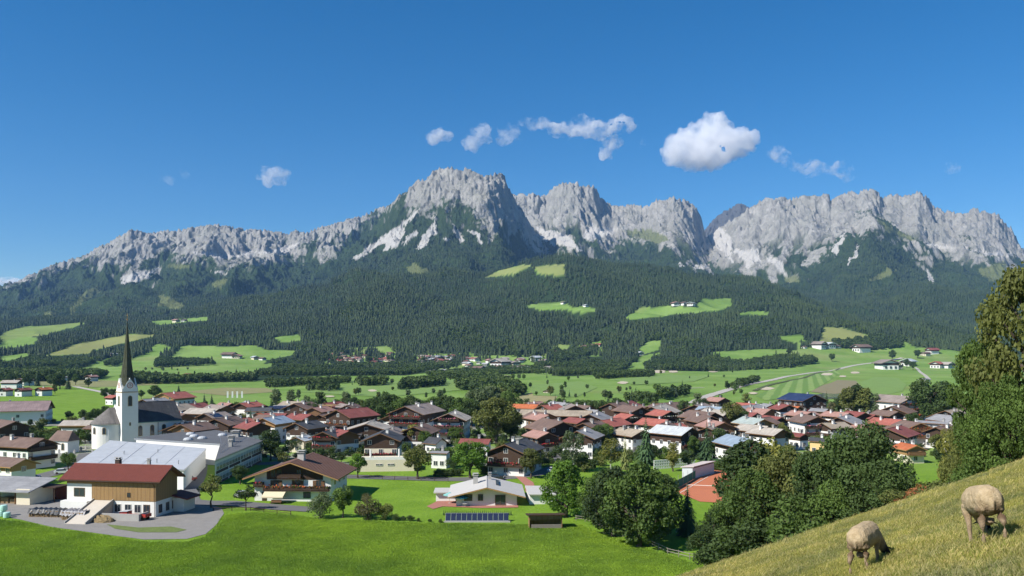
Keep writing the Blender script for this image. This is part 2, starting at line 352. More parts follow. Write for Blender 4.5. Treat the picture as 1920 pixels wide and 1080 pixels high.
def mrange(name, label, crest, Yc, Yb, zb, cliff, seed, p0, p1, rockshift=0, rough=1.0, step=1.5, rows=240, dark=False, spurs=60, jag=3.0, dy=None, diag=0.0, scr0=38):
    """one massif: crest rows by azimuth at distance Yc, front slope down to Yb with ribs and gullies cut into it"""
    C = curve(crest); px = np.arange(p0, p1, step); t = np.concatenate([np.linspace(0, 0.55, rows//3)[:-1], np.linspace(0.55, 1.0, rows - rows//3), np.linspace(1.0, 1.3, 22)[1:]])
    P, T = np.meshgrid(px, t)
    yc = Yc + 260*pn(P/140.0, P*0+seed*3.1, seed) + 90*pn(P/37.0, P*0+seed, seed+1)
    if dy: yc = Yc + curve(dy)(P) + 60*pn(P/37.0, P*0+seed, seed+1)
    Y = Yb + (yc-Yb)*T; X = (P-960)/FPX*Y
    row = C(P) - jag*(0.5*pn(P/13.0, P*0+.5, seed+5) + 0.35*ridged(P/31.0, P*0+.7, 2, seed+6) - 0.2 + .45*ridged(P/8.0, P*0+.2, 2, seed+7) - .2)
    row_s = np.convolve(np.pad(row[0], 15, mode='edge'), np.ones(31)/31, 'valid')[None,:]*np.ones_like(row); rw_ = row_s + (row-row_s)*sstep(.78, .99, T)
    zc = CAMZ + (HROW-rw_)/FPX*yc
    Tc = np.minimum(T, 1)
    prof = (1-cliff)*(0.75*Tc+0.25*Tc**2) + cliff*np.maximum(0, (Tc-0.55)/0.45)**1.5
    Z = zb + (zc-zb)*prof
    wx = X + 60*fbm(X/260, Y/260, 2, seed+9); wy = Y + 60*fbm(X/260+50, Y/260, 2, seed+10)
    hi = sstep(0.25, 0.75, T)*sstep(1.25, 1.0, T)
    fade = 1 - 0.35*sstep(0.95, 1.0, T)
    sg = 1 if seed % 200 else -1; ex = wx + sg*.35*wy
    big = ridged(wx/520 + .3*fbm(X/400, Y/400, 2, seed+11), wy/1300, 1, seed+20) + .55*ridged(ex/270, wy/620, 1, seed+21)
    Z = Z + spurs*big*sstep(0.05, 0.4, T)*(1 - 0.65*sstep(0.85, 1.0, T))*(T <= 1.0)
    Z = Z + rough*hi*(0.45+0.55*fade)*(36*ridged(ex/150, wy/240, 2, seed+30) + 20*fbm(wx/120, wy/120, 3, seed+55) + 20*ridged(wx/60, wy/115, 2, seed+40) + 11*ridged(X/27, Y/46, 2, seed+60))
    cur = (HROW - (Z-CAMZ)/Y*FPX)[T[:,0] <= 1.02].min(axis=0); sc_ = (HROW-row[0])/np.maximum(HROW-cur, 5)
    sb_ = np.convolve(np.pad(sc_, 25, mode='edge'), np.ones(51)/51, 'valid'); sc_ = np.convolve(np.pad(sc_, 2, mode='edge'), np.ones(5)/5, 'valid')
    Z = CAMZ + (Z-CAMZ)*(1 + (sb_[None,:]-1)*sstep(.15, .75, T) + (sc_-sb_)[None,:]*sstep(.82, .98, T))
    Z = np.where(T > 1, Z - (T-1)*2200*sstep(1.0, 1.1, T), Z)
    Z = np.where(T < 0.02, Z - 60, Z)
    V = np.stack([X.ravel(), Y.ravel(), Z.ravel()], 1); F = grid_faces(len(t), len(px))
    gp, gr = project(V[:,0], V[:,1], V[:,2])
    # slope of the surface
    gy, gx = np.gradient(Z); dY = np.gradient(Y, axis=0); dX = np.gradient(X, axis=1)
    slope = np.hypot(gy/np.maximum(dY, 1e-3), gx/np.maximum(dX, 1e-3)).ravel()
    rag = 38*fbm(V[:,0]/190, V[:,2]/380, 4, seed+70) + 19*fbm(V[:,0]/44, V[:,2]/60, 3, seed+75)
    d = ROCKLINE(gp) + (rockshift(gp) if callable(rockshift) else rockshift) - gr + rag
    rock = sstep(-6, 6, d + 11*(slope-1.15))
    below = gr - np.repeat(row[:1], len(t), 0).ravel()       # scrub and grass ledges below the cliff band, in streaks down the fall line
    st_ = fbm((V[:,0] - diag*V[:,2])/75, (diag*V[:,0] + V[:,2])/330, 4, seed+77, .6)
    rock = rock*(1 - sstep(scr0, scr0+60, below)*sstep(-.05, .25, st_ - .20 + .38*sstep(scr0, scr0+100, below)))
    wgp = gp + 5*fbm(V[:,0]/45, V[:,2]/80, 4, seed+80, .65); wgr = gr + 4*fbm(V[:,0]/45+9, V[:,2]/50, 4, seed+81, .65)
    scree = np.zeros(len(V)); grass = np.zeros(len(V))
    for q in SCREE: scree = np.maximum(scree, 0.92*inpoly(wgp, wgr, q))
    for q in MGRASS: grass = np.maximum(grass, 0.85*inpoly(wgp, wgr, q))
    grass = np.maximum(grass, 0.7*rock*sstep(0.75, 0.35, slope)*sstep(-0.1, 0.4, fbm(V[:,0]/120, V[:,1]/120, 2, seed+90)))
    nofor = np.zeros(len(V))
    for q in SCREE + MGRASS:
        for k_ in (3, 7): nofor = np.maximum(nofor, inpoly(wgp, wgr - k_, q))
    me = np_mesh(name, V, F, [MMAT], smooth=True)
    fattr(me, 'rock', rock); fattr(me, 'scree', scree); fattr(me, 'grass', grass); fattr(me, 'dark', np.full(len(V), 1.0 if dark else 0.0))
    o = link_mesh(name, me); tag(o, label, kind='structure'); return V, rock, np.maximum(scree, nofor), grass, gp, gr
MR = []
MR.append(mrange('mountain', 'long grey cliff ridge falling away to the west end of the range',
 [(-260,600),(-120,560),(-40,540),(0,536),(40,526),(60,515),(110,492),(165,478),(185,466),(215,448),(245,431),(275,437),(310,433),(345,430),(360,426),(390,424),(420,422),(445,428),(500,433),(540,438),(565,435),(600,428),(640,417),(650,414),(705,393),(740,386),(800,400),(860,430)],
 6000, 2900, 40, 0.34, 100, -260, 860, jag=6, spurs=85, rockshift=-20, dy=[(-260,0),(150,150),(245,-150),(300,60),(420,-180),(560,120),(740,300),(860,500)]))
MR.append(mrange('mountain', 'broad central peak with scree fans and a wooded foot',
 [(160,640),(250,610),(300,594),(400,564),(500,529),(600,492),(650,468),(690,440),(710,416),(725,390),(735,379),(750,365),(765,352),(780,344),(800,335),(812,322),(826,314),(850,316),(865,319),(875,313),(890,322),(900,330),(917,331),(927,326),(940,329),(946,333),(950,347),(957,358),(966,376),(985,405),(1005,435),(1025,465),(1050,485),(1080,497),(1130,508),(1200,522),(1300,560)],
 5100, 3300, 200, 0.34, 200, 200, 1290, spurs=80, jag=7, rockshift=curve([(600,-70),(700,-50),(740,-22),(800,-32),(830,-30),(870,-20),(960,-14),(1290,0)]), scr0=40, dy=[(200,900),(450,600),(600,420),(700,260),(760,120),(820,0),(900,-90),(940,-20),(1000,380),(1100,700),(1290,900)]))
MR.append(mrange('mountain', 'pale double summit behind the saddle with light scree bowls',
 [(880,460),(930,405),(955,366),(970,364),(990,364),(1000,361),(1010,371),(1025,371),(1035,354),(1055,346),(1070,341),(1090,350),(1115,353),(1130,372),(1145,385),(1175,387),(1215,388),(1245,372),(1265,369),(1290,380),(1305,390),(1315,410),(1322,440),(1345,475),(1370,503),(1400,530),(1440,560)],
 6100, 3700, 230, 0.40, 300, 880, 1440, jag=7, spurs=75, dy=[(880,400),(960,300),(1000,150),(1022,260),(1050,0),(1085,-60),(1130,160),(1180,260),(1230,80),(1262,-20),(1310,260),(1440,600)]))
MR.append(mrange('mountain', 'dark peak, its shadow painted into the colour, showing in the gap of the range',
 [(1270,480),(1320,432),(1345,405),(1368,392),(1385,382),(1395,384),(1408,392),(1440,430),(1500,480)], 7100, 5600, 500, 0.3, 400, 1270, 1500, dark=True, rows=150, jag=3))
MR.append(mrange('mountain', 'jagged pale rock wall closing the east of the range',
 [(1290,470),(1325,445),(1345,430),(1375,410),(1407,389),(1423,378),(1445,372),(1474,374),(1503,366),(1516,369),(1555,366),(1558,377),(1574,366),(1594,362),(1610,364),(1623,356),(1642,354),(1655,375),(1681,364),(1704,370),(1723,362),(1736,366),(1755,391),(1780,398),(1800,402),(1826,391),(1868,401),(1897,430),(1913,459),(1930,480),(1980,500),(2200,520)],
 5900, 3700, 200, 0.42, 500, 1290, 2180, jag=7, spurs=60, diag=1.0, scr0=50, dy=[(1290,500),(1340,450),(1400,150),(1470,0),(1560,120),(1635,-100),(1660,60),(1720,-20),(1760,160),(1830,20),(1920,300),(2180,300)]))
MR.append(mrange('mountain', 'green wooded spur with pale gullies below the east wall',
 [(1330,575),(1380,548),(1440,522),(1500,484),(1560,444),(1600,418),(1630,402),(1660,412),(1700,441),(1760,466),(1820,492),(1880,520),(1960,545),(2180,560)],
 5050, 3700, 180, 0.15, 600, 1330, 2180, rockshift=-8, rough=0.8, spurs=85, jag=2, dy=[(1330,700),(1450,450),(1560,180),(1630,-60),(1700,200),(1800,500),(1960,700),(2180,700)]))
# ------------------------------------------------------------------ air and clouds
hm = bpy.data.materials.new('valley_air'); hm.use_nodes = True; nt = hm.node_tree
nt.nodes.remove(nt.nodes['Principled BSDF']); pv = nt.nodes.new('ShaderNodeVolumePrincipled')
pv.inputs['Color'].default_value = (0.30, 0.55, 1.0, 1); pv.inputs['Density'].default_value = 3.5e-5; pv.inputs['Anisotropy'].default_value = 0.0
pv.inputs['Density Attribute'].default_value = ''
nt.links.new(pv.outputs[0], nt.nodes['Material Output'].inputs['Volume'])
try: hm.cycles.homogeneous_volume = True
except Exception: pass
hz = MB().box(-12500, 12500, -420, 8300, -800, 1750).obj('haze', hm); tag(hz, 'thin blue summer haze over the valley', kind='stuff')
def cloud_mat(dens, seed, soft):
    m = bpy.data.materials.new('cloud_vapour'); m.use_nodes = True; nt = m.node_tree
    nt.nodes.remove(nt.nodes['Principled BSDF']); p = nt.nodes.new('ShaderNodeVolumePrincipled')
    p.inputs['Color'].default_value = (0.97, 0.97, 0.98, 1); p.inputs['Anisotropy'].default_value = 0.0; p.inputs['Density Attribute'].default_value = ''
    tc = N(nt, 'ShaderNodeTexCoord'); mp = N(nt, 'ShaderNodeMapping'); mp.inputs['Location'].default_value = (seed*3.7, seed*1.3, seed)
    nt.links.new(tc.outputs['Object'], mp.inputs[0])
    n = N(nt, 'ShaderNodeTexNoise'); n.inputs['Scale'].default_value = 0.0058; n.inputs['Detail'].default_value = 8; n.inputs['Roughness'].default_value = 0.68
    nt.links.new(mp.outputs[0], n.inputs['Vector'])
    r = ramp(nt, n.outputs['Fac'], [(soft, 0), (soft + 0.16, 1)])
    nt.links.new(math_n(nt, 'MULTIPLY', r, dens), p.inputs['Density'])
    nt.links.new(p.outputs[0], nt.nodes['Material Output'].inputs['Volume']); return m
CY = 9600.0
def cloud(lobes, dens, soft, label, seed, scl=1.0):
    """lobes: (px, row, half width px, half height px)"""
    bm = bmesh.new(); k = CY/FPX
    cx = sum(l[0] for l in lobes)/len(lobes); cr = sum(l[1] for l in lobes)/len(lobes); r0 = random.Random(seed)
    for (a, b, hw, hh) in lobes:
        ret = bmesh.ops.create_icosphere(bm, subdivisions=3, radius=1.0)
        dy = r0.uniform(-0.3, 0.3)*hw*k
        for v in ret['verts']:
            q = 1 + 0.16*math.sin(5*v.co.x+seed)*math.sin(4*v.co.z+2*seed+v.co.y*3)
            v.co = Vector(((a-cx)*k + v.co.x*hw*k*q, dy + v.co.y*0.8*hw*k*q, (cr-b)*k + v.co.z*hh*k*q))
    me = bpy.data.meshes.new('cloud'); bm.to_mesh(me); bm.free()
    o = link_mesh('cloud', me, loc=((cx-960)/FPX*CY, CY, CAMZ + (HROW-cr)*k))
    rm = o.modifiers.new('union', 'REMESH'); rm.mode = 'VOXEL'; rm.voxel_size = 16; rm.use_smooth_shade = True
    for ts, st in ((260, 170), (90, 95), (36, 40)):
        tx = bpy.data.textures.new('billow', 'CLOUDS'); tx.noise_scale = ts; tx.noise_depth = 2
        dm = o.modifiers.new('billow', 'DISPLACE'); dm.texture = tx; dm.texture_coords = 'GLOBAL'; dm.strength = st*scl; dm.mid_level = 0.5
    me.materials.append(cloud_mat(dens, seed, soft))
    tag(o, label, 'cloud', 'small white clouds over the range'); return o
cloud([(1275,282,38,30),(1330,262,48,46),(1335,235,32,24),(1375,272,44,28),(1320,296,52,22),(1290,265,30,24),(1405,262,16,12)], 0.0075, 0.345, 'large white cloud, the biggest one in the sky', 1)
cloud([(1060,242,28,15),(1090,232,26,18),(1120,246,34,16),(1165,236,28,14)], 0.010, 0.465, 'long ragged white cloud just west of the biggest cloud', 2)
cloud([(1150,268,18,16),(1135,290,14,13)], 0.010, 0.445, 'slanting wisp hanging under the long ragged cloud', 3)
cloud([(897,254,24,22),(885,270,18,14),(905,245,16,14)], 0.008, 0.455, 'puffy cloud above the central peak', 4)
cloud([(825,254,21,13)], 0.010, 0.445, 'small oval cloud above the west shoulder of the central peak', 5)
cloud([(1000,231,28,11),(960,250,22,16),(950,262,16,9)], 0.006, 0.495, 'thin torn cloud between the puffy and the long cloud', 6)
cloud([(512,331,28,16)], 0.008, 0.465, 'lone small cloud over the western cliffs', 7)
cloud([(1490,305,24,12),(1530,312,32,13),(1570,318,22,12),(1590,322,18,13),(1460,290,22,10)], 0.006, 0.495, 'string of wisps trailing east of the biggest cloud', 8)
cloud([(1783,318,14,10)], 0.006, 0.485, 'faint wisp over the east end of the rock wall', 9)
cloud([(318,335,14,6),(348,328,7,5)], 0.003, 0.495, 'tiny faint wisp above the western ridge', 10)
cloud([(5,530,36,10)], 0.010, 0.445, 'cloud peeping over the far west ridge at the picture edge', 11)
cloud([(1206,272,12,10)], 0.003, 0.485, 'tiny wisp between the two largest clouds', 12)
# ------------------------------------------------------------------ woods on the slopes
def leaf_mat(name, col, var=0.35, trans=0.25, scale=0.5, stand=0):
    if name in _mc: return _mc[name]
    m, nt, b = new_mat(name)
    oi = N(nt, 'ShaderNodeObjectInfo'); n1 = noise(nt, scale, 3)
    lo = tuple(c*(1-var) for c in col); hi = (col[0]*(1+var*1.15), col[1]*(1+var), col[2]*(1+var*0.6))
    f = math_n(nt, 'ADD', math_n(nt, 'MULTIPLY', oi.outputs['Random'], 0.6), math_n(nt, 'SUBTRACT', math_n(nt, 'MULTIPLY', n1, 1.6), 0.6))
    f = math_n(nt, 'MINIMUM', math_n(nt, 'MAXIMUM', f, 0.0), 1.0)
    c = mixc(nt, f, lo, hi)
    if stand:                                              # stands of different age and kind
        ge = N(nt, 'ShaderNodeNewGeometry'); sn = noise(nt, stand, 4, vec=ge.outputs['Position'], rough=.7)
        c = mixc(nt, ramp(nt, sn, [(.38, 0), (.62, 1)]), mixc(nt, 1.0, c, (.75, .80, .85), 'MULTIPLY'), mixc(nt, 1.0, c, (1.38, 1.28, 1.05), 'MULTIPLY'))
    nt.links.new(c, b.inputs['Base Color']); b.inputs['Roughness'].default_value = 0.7
    if trans:
        t = N(nt, 'ShaderNodeBsdfTranslucent'); nt.links.new(mixc(nt, 1.0, c, (1.0, 1.15, 0.6), 'MULTIPLY'), t.inputs[0])
        ms = N(nt, 'ShaderNodeMixShader'); ms.inputs[0].default_value = trans
        nt.links.new(b.outputs[0], ms.inputs[1]); nt.links.new(t.outputs[0], ms.inputs[2])
        nt.links.new(ms.outputs[0], nt.nodes['Material Output'].inputs['Surface'])
    _mc[name] = m; return m
LM_SPRUCE = leaf_mat('spruce_needles', (0.033, 0.056, 0.021), 0.32, 0.0, 0.5, .006)
LM_BROAD = leaf_mat('broadleaf_foliage', (0.062, 0.100, 0.028), 0.3, 0.2, .5, .006)
BARK = mat('bark', (0.09, 0.07, 0.055), 0.95, 0.3, 6)
def far_spruce(seed):
    r = random.Random(seed); mb = MB(); n = 7; lv = 5
    for k in range(lv):
        z0 = 0.08 + 0.84*k/lv; z1 = min(1.0, z0 + 0.34); rad = 0.17*(1-k/lv)**0.85 + 0.02
        V = []
        for i in range(n):
            a = 2*math.pi*(i + 0.5*(k % 2))/n + r.uniform(-.2, .2); q = rad*r.uniform(0.7, 1.25)
            V.append((q*math.cos(a), q*math.sin(a), z0 + r.uniform(-.03, .03)))
        V.append((r.uniform(-.01, .01), r.uniform(-.01, .01), z1)); mb.add(V, [(i, (i+1) % n, n) for i in range(n)], 0)
    mb.tube((0, 0, -0.05), (0, 0, 0.2), 0.018, 0.014, 4, 1, False)
    return mb.mesh('far_spruce', [LM_SPRUCE, BARK])
def leaf_cloud(blobs, n, size, seed, flat=0.0):
    """n small leaf-clump quads in the outer shells of a set of ellipsoids -> V,F"""
    r = np.random.RandomState(seed); B = np.array(blobs, float); w = (B[:,3]*B[:,5])**1.0; w /= w.sum()
    k = r.choice(len(B), n, p=w); d = r.normal(size=(n, 3)); d /= np.linalg.norm(d, axis=1)[:,None]
    rad = r.uniform(0.55, 1.04, n)**0.7
    c = B[k,:3] + d*rad[:,None]*B[k,3:6]
    nn = d + 0.75*r.normal(size=(n, 3)); nn[:,2] += 0.25; nn /= np.linalg.norm(nn, axis=1)[:,None]
    a = np.cross(nn, r.normal(size=(n, 3))); a /= np.linalg.norm(a, axis=1)[:,None]; b = np.cross(nn, a)
    s = size*r.uniform(0.55, 1.35, n)[:,None]; s2 = s*r.uniform(0.5, 0.9, n)[:,None]
    bend = nn*s*0.25
    V = np.stack([c - a*s, c - b*s2 + bend*0.5, c + a*s, c + b*s2 + bend*0.5], 1).reshape(-1, 3)
    return V, np.arange(4*n).reshape(n, 4)
def far_broad(seed):
    r = random.Random(seed); bl = [(0, 0, .55, .3, .3, .36)]
    for i in range(5):
        a = r.uniform(0, 6.28); q = r.uniform(.1, .24); bl.append((q*math.cos(a), q*math.sin(a), r.uniform(.32, .82), .2, .2, .2))
    V, F = leaf_cloud(bl, 130, 0.11, seed); me = np_mesh('far_broadleaf', V, F, [LM_BROAD]); return me
def make_protos(cname, meshes):
    c = bpy.data.collections.new(cname)
    for i, me in enumerate(meshes): c.objects.link(bpy.data.objects.new(f'{cname}_{i:02d}', me))
    return c
def scatter(name, P, sc, pick, coll, label, rz=None, sx=None):
    """one object that sets a plant of the collection on each point"""
    P = np.asarray(P, np.float32); me = bpy.data.meshes.new(name); me.vertices.add(len(P)); me.vertices.foreach_set('co', P.ravel())
    fattr(me, 'sc', sc); fattr(me, 'wd', sx if sx is not None else sc); fattr(me, 'rz', rz if rz is not None else nrs.uniform(0, 6.28, len(P)))
    a = me.attributes.new('pick', 'INT', 'POINT'); a.data.foreach_set('value', np.asarray(pick, np.int32)); me.update()
    o = link_mesh(name, me); tag(o, label, kind='stuff')
    g = bpy.data.node_groups.new(name + '_scatter', 'GeometryNodeTree')
    g.interface.new_socket('Geometry', in_out='INPUT', socket_type='NodeSocketGeometry'); g.interface.new_socket('Geometry', in_out='OUTPUT', socket_type='NodeSocketGeometry')
    gi = g.nodes.new('NodeGroupInput'); go = g.nodes.new('NodeGroupOutput'); ip = g.nodes.new('GeometryNodeInstanceOnPoints'); ci = g.nodes.new('GeometryNodeCollectionInfo')
    ci.inputs['Collection'].default_value = coll; ci.inputs['Separate Children'].default_value = True; ci.inputs['Reset Children'].default_value = True
    def na(n, t):
        q = g.nodes.new('GeometryNodeInputNamedAttribute'); q.data_type = t; q.inputs['Name'].default_value = n; return q.outputs[0]
    cs = g.nodes.new('ShaderNodeCombineXYZ'); w = na('wd', 'FLOAT'); g.links.new(w, cs.inputs[0]); g.links.new(w, cs.inputs[1]); g.links.new(na('sc', 'FLOAT'), cs.inputs[2])
    cr = g.nodes.new('ShaderNodeCombineXYZ'); g.links.new(na('rz', 'FLOAT'), cr.inputs[2])
    g.links.new(gi.outputs[0], ip.inputs['Points']); g.links.new(ci.outputs[0], ip.inputs['Instance']); ip.inputs['Pick Instance'].default_value = True
    g.links.new(na('pick', 'INT'), ip.inputs['Instance Index']); g.links.new(cr.outputs[0], ip.inputs['Rotation']); g.links.new(cs.outputs[0], ip.inputs['Scale'])
    g.links.new(ip.outputs[0], go.inputs[0])
    md = o.modifiers.new('plants', 'NODES'); md.node_group = g; return o
FAR = make_protos('wood_kind', [far_spruce(1), far_spruce(2), far_spruce(3), far_broad(4), far_broad(5)])
def wood_points(y0, y1, sp, sel, pmin=-120, pmax=2040):
    ys = []; y = y0; X = []; Yl = []
    while y < y1:
        xs = np.arange((pmin-960)/FPX*y, (pmax-960)/FPX*y, sp); X.append(xs + nrs.uniform(-.45, .45, len(xs))*sp); Yl.append(y + nrs.uniform(-.45, .45, len(xs))*sp); y += sp
    X = np.concatenate(X); Y = np.concatenate(Yl); Z = ground(X, Y); p, r = project(X, Y, Z); k = sel(X, Y, Z, p, r)
    return X[k], Y[k], Z[k], p[k], r[k]
def sel_hill(x, y, z, p, r):
    pw = p + 3*pn(x/60, y/60, 61); rw = r + 1.5*pn(x/40, y/40, 62); c = np.zeros(len(x), bool)
    hp = 19.0/y*FPX                                        # no trees where they would stand in front of a clearing
    for q in CLEAR:
        for k in (0, 0.35, 0.7): c |= inpoly(pw, rw - k*hp*np.where(r < 705, np.where(r < 660, 1.0, .75), 0), q)
    w = np.zeros(len(x), bool)
    for i_, q in enumerate(WOODS):
        w |= inpoly(pw, r, q) & (~c | (i_ in (4, 5)) | (p > 700))
    ham = np.zeros(len(x), bool)
    for q in HAMLETS: ham |= inpoly(p, r, q) | inpoly(p, r - .5*hp, q)
    ham &= pn(x/45, y/45, 67) + .5*pn(x/18, y/18, 68) < .12; c |= ham; w &= ~ham
    hill = (y - FOOT(np.clip(p, -300, 2300)) > 120 + 60*pn(x/90, y/90, 66))
    gap = (pn(x/55, y/55, 71) + 0.6*pn(x/21, y/21, 72) < 0.62) & (np.abs(pn(x/260, y/190, 73)) > .018)
    return ((hill & ~c) | w) & gap
x, y, z, p, r = wood_points(1150, 2600, 7.6, sel_hill)
x2, y2, z2, p2, r2 = wood_points(2600, 4200, 9.8, sel_hill)
x = np.concatenate([x, x2]); y = np.concatenate([y, y2]); z = np.concatenate([z, z2]); r = np.concatenate([r, r2]); p = np.concatenate([p, p2])
mixn = pn(x/170, y/170, 81) + 0.5*pn(x/60, y/60, 82) + 0.9*(y < 1750) - 0.3*sstep(1900, 2600, y)
broad = mixn + nrs.uniform(-.45, .45, len(x)) > 0.48
hgt = np.where(broad, nrs.uniform(11, 17, len(x)), nrs.uniform(8, 21, len(x)))*np.where(y < 1500, 0.60, np.where(y < 1800, .85, 1.0))*(1+0.18*pn(x/130, y/130, 83))
pick = np.where(broad, 3 + nrs.randint(0, 2, len(x)), nrs.randint(0, 3, len(x)))
scatter('forest', np.stack([x, y, z - 0.5], 1), hgt, pick, FAR, 'dense spruce forest covering the foothills below the rock', sx=hgt*np.where(broad, 1.0, nrs.uniform(.85, 1.3, len(x))))
print('forest', len(x))
# mountain slopes up to the tree line
XS = []; SC = []
for V, rock, scree, grass, gp, gr in MR:
    ok = (rock < 0.3) & (scree < 0.2) & (grass < 0.2) & (gr < 640) & (gr > ROCKLINE(gp) + 4) & (V[:,1] > 3000)
    k = np.where(ok)[0]; prob = np.clip(sstep(0, 40, gr[k] - ROCKLINE(gp[k]))*0.9 + 0.1, 0, 1)*0.55
    k = k[nrs.uniform(size=len(k)) < prob]
    XS.append(V[k] + np.stack([nrs.uniform(-8, 8, len(k)), nrs.uniform(-8, 8, len(k)), np.full(len(k), -2.0)], 1)); SC.append(nrs.uniform(12, 23, len(k))*(0.55+0.45*sstep(0, 60, gr[k]-ROCKLINE(gp[k]))))
XS = np.concatenate(XS); SC = np.concatenate(SC)
if len(XS) > 90000:
    q = nrs.choice(len(XS), 90000, replace=False); XS = XS[q]; SC = SC[q]
print('mountain forest', len(XS))
scatter('mountain_forest', XS, SC, nrs.randint(0, 3, len(XS)), FAR, 'dark spruce woods climbing the mountain flanks to the tree line', sx=SC*1.35)
# ------------------------------------------------------------------ tree kinds (unit height)
GREENS = {'green': (0.092, 0.150, 0.034), 'dark': (0.060, 0.098, 0.030), 'bright': (0.12, 0.225, 0.030), 'olive': (0.130, 0.150, 0.042), 'gold': (0.20, 0.205, 0.05),
          'grey': (0.115, 0.155, 0.075), 'rust': (0.26, 0.11, 0.05), 'brown': (0.135, 0.130, 0.060)}
def crown_blobs(kind, seed):
    r = random.Random(seed); bl = []
    if kind == 'round':  spec = (26, .36, .60, .35, .12, .11)
    elif kind == 'broad': spec = (34, .46, .58, .36, .13, .11)
    elif kind == 'tall': spec = (20, .17, .57, .40, .11, .12)
    elif kind == 'loose': spec = (18, .27, .60, .36, .10, .10)
    elif kind == 'bushy': spec = (20, .48, .46, .44, .19, .17)
    elif kind == 'great': spec = (84, .45, .56, .43, .085, .075)
    elif kind == 'full': spec = (76, .43, .50, .48, .095, .085)
    else: spec = (10, .40, .62, .26, .14, .11)           # apple
    n, rx, cz, rzz, br, bz = spec
    for i in range(n):
        z = r.uniform(-1, 1); a = r.uniform(0, 6.283); q = math.sqrt(max(0, 1-z*z))*r.uniform(.55, .85 if kind not in ('great', 'full') else 1.02)
        if kind == 'tall': q *= 1.0 - 0.45*max(0, z)
        if kind == 'full': q *= 1.0 - 0.38*max(0, z)
        if kind in ('round', 'broad'): q *= 1.0 - 0.12*max(0, -z)
        bl.append((rx*q*math.cos(a), rx*q*math.sin(a), cz + rzz*0.82*z, br*r.uniform(.7, 1.25), br*r.uniform(.7, 1.25), bz*r.uniform(.7, 1.2)))
    bl.append((0, 0, cz, rx*.5, rx*.5, rzz*.55)); return bl
def trunk_mesh(blobs, seed, r0=0.028, birch=False):
    r = random.Random(seed); mb = MB(); p = Vector((0, 0, -0.03)); top = max(b[2] for b in blobs)
    pts = [p]
    for k in range(1, 5): pts.append(Vector((r.uniform(-.015, .015)*k, r.uniform(-.015, .015)*k, top*0.82*k/4)))
    for k in range(4): mb.tube(pts[k], pts[k+1], r0*(1-k*.2)*(1.35 if k == 0 else 1), r0*(1-(k+1)*.2), 7, 0, False)
    for b in (blobs[:9] if len(blobs) < 60 else blobs[:26]):
        z = min(top*.7, max(top*.22, b[2]-.2)); q = Vector((0, 0, z)); mid = q.lerp(Vector(b[:3]), .5) + Vector((0, 0, .02))
        mb.tube(q, mid, r0*.45, r0*.3, 5, 0, False); mb.tube(mid, b[:3], r0*.3, r0*.1, 4, 0, False)
    return mb.mesh('trunk', [mat('birch_bark', (0.5, 0.48, 0.44), 0.9, 0.4, 8) if birch else BARK])
def spruce_meshes(seed, col, slim=1.0, n=26):
    r = random.Random(seed); V = []; F = []
    for k in range(n):
        t = k/(n-1); z = 0.07 + 0.9*t; rad = slim*(0.205*(1-t)**0.8 + 0.012)*r.uniform(.85, 1.12); nb = max(5, int(12*(1-t)+4))
        for i in range(nb):
            a = 6.283*(i + r.random()*.6)/nb + k*1.3; L = rad*r.uniform(.72, 1.15); d = Vector((math.cos(a), math.sin(a), 0)); s = Vector((-d.y, d.x, 0))
            ns = 4
            for j in range(ns):
                u0 = j/ns; c0 = d*L*u0 + Vector((0, 0, z - L*0.42*u0)); c1 = d*L*(u0+1.25/ns) + Vector((0, 0, z - L*.5*(u0+1/ns) + r.uniform(-.006, .006)))
                w = L*(.36 - .26*u0)*r.uniform(.7, 1.25); b = len(V); V += [c0 - s*w*.5, c0 + s*w*.5 , c1 + s*w*.55 - Vector((0, 0, L*.10)), c1 - s*w*.55 - Vector((0, 0, L*.10))]; F.append((b, b+1, b+2, b+3))
    V += [Vector((-.008, 0, .95)), Vector((.008, 0, .95)), Vector((.002, 0, 1.0)), Vector((-.002, 0, 1.0))]; b = len(V)-4; F.append((b, b+1, b+2, b+3))
    me = np_mesh('crown', [tuple(v) for v in V], F, [leaf_mat('needles_' + col, {'spruce': (0.045, 0.088, 0.034), 'larch': (0.15, 0.18, 0.055), 'blue': (0.06, 0.10, 0.065)}[col], .35, 0.0, 1.2)])
    mb = MB(); mb.tube((0, 0, -.03), (0, 0, .5), .020, .012, 6, 0, False); mb.tube((0, 0, .5), (0, 0, .96), .012, .002, 5, 0, False)
    return me, mb.mesh('trunk', [BARK])
_tk = {}
def tree_kind(shape, colr, seed, dens=1.0):
    k = (shape, colr, seed, dens)
    if k not in _tk:
        if shape == 'spruce': _tk[k] = spruce_meshes(seed, colr)
        elif shape == 'slim': _tk[k] = spruce_meshes(seed, colr, 0.72)
        else:
            bl = crown_blobs(shape, seed); n = int({'round': 5200, 'broad': 7000, 'tall': 3600, 'loose': 2300, 'apple': 1500, 'bushy': 4200, 'great': 9000, 'full': 9000}[shape]*dens)
            sz = {'round': .021, 'broad': .021, 'tall': .019, 'loose': .020, 'apple': .026, 'bushy': .024, 'great': .0185, 'full': .0185}[shape]/math.sqrt(dens)
            V, F = leaf_cloud(bl, n, sz, seed); me = np_mesh('crown', V, F, [leaf_mat('leaves_' + colr, GREENS[colr], .38, .28, 3.0)])
            _tk[k] = (me, trunk_mesh(bl, seed, 0.022 if shape in ('tall', 'loose') else 0.030, shape == 'loose'))
    return _tk[k]
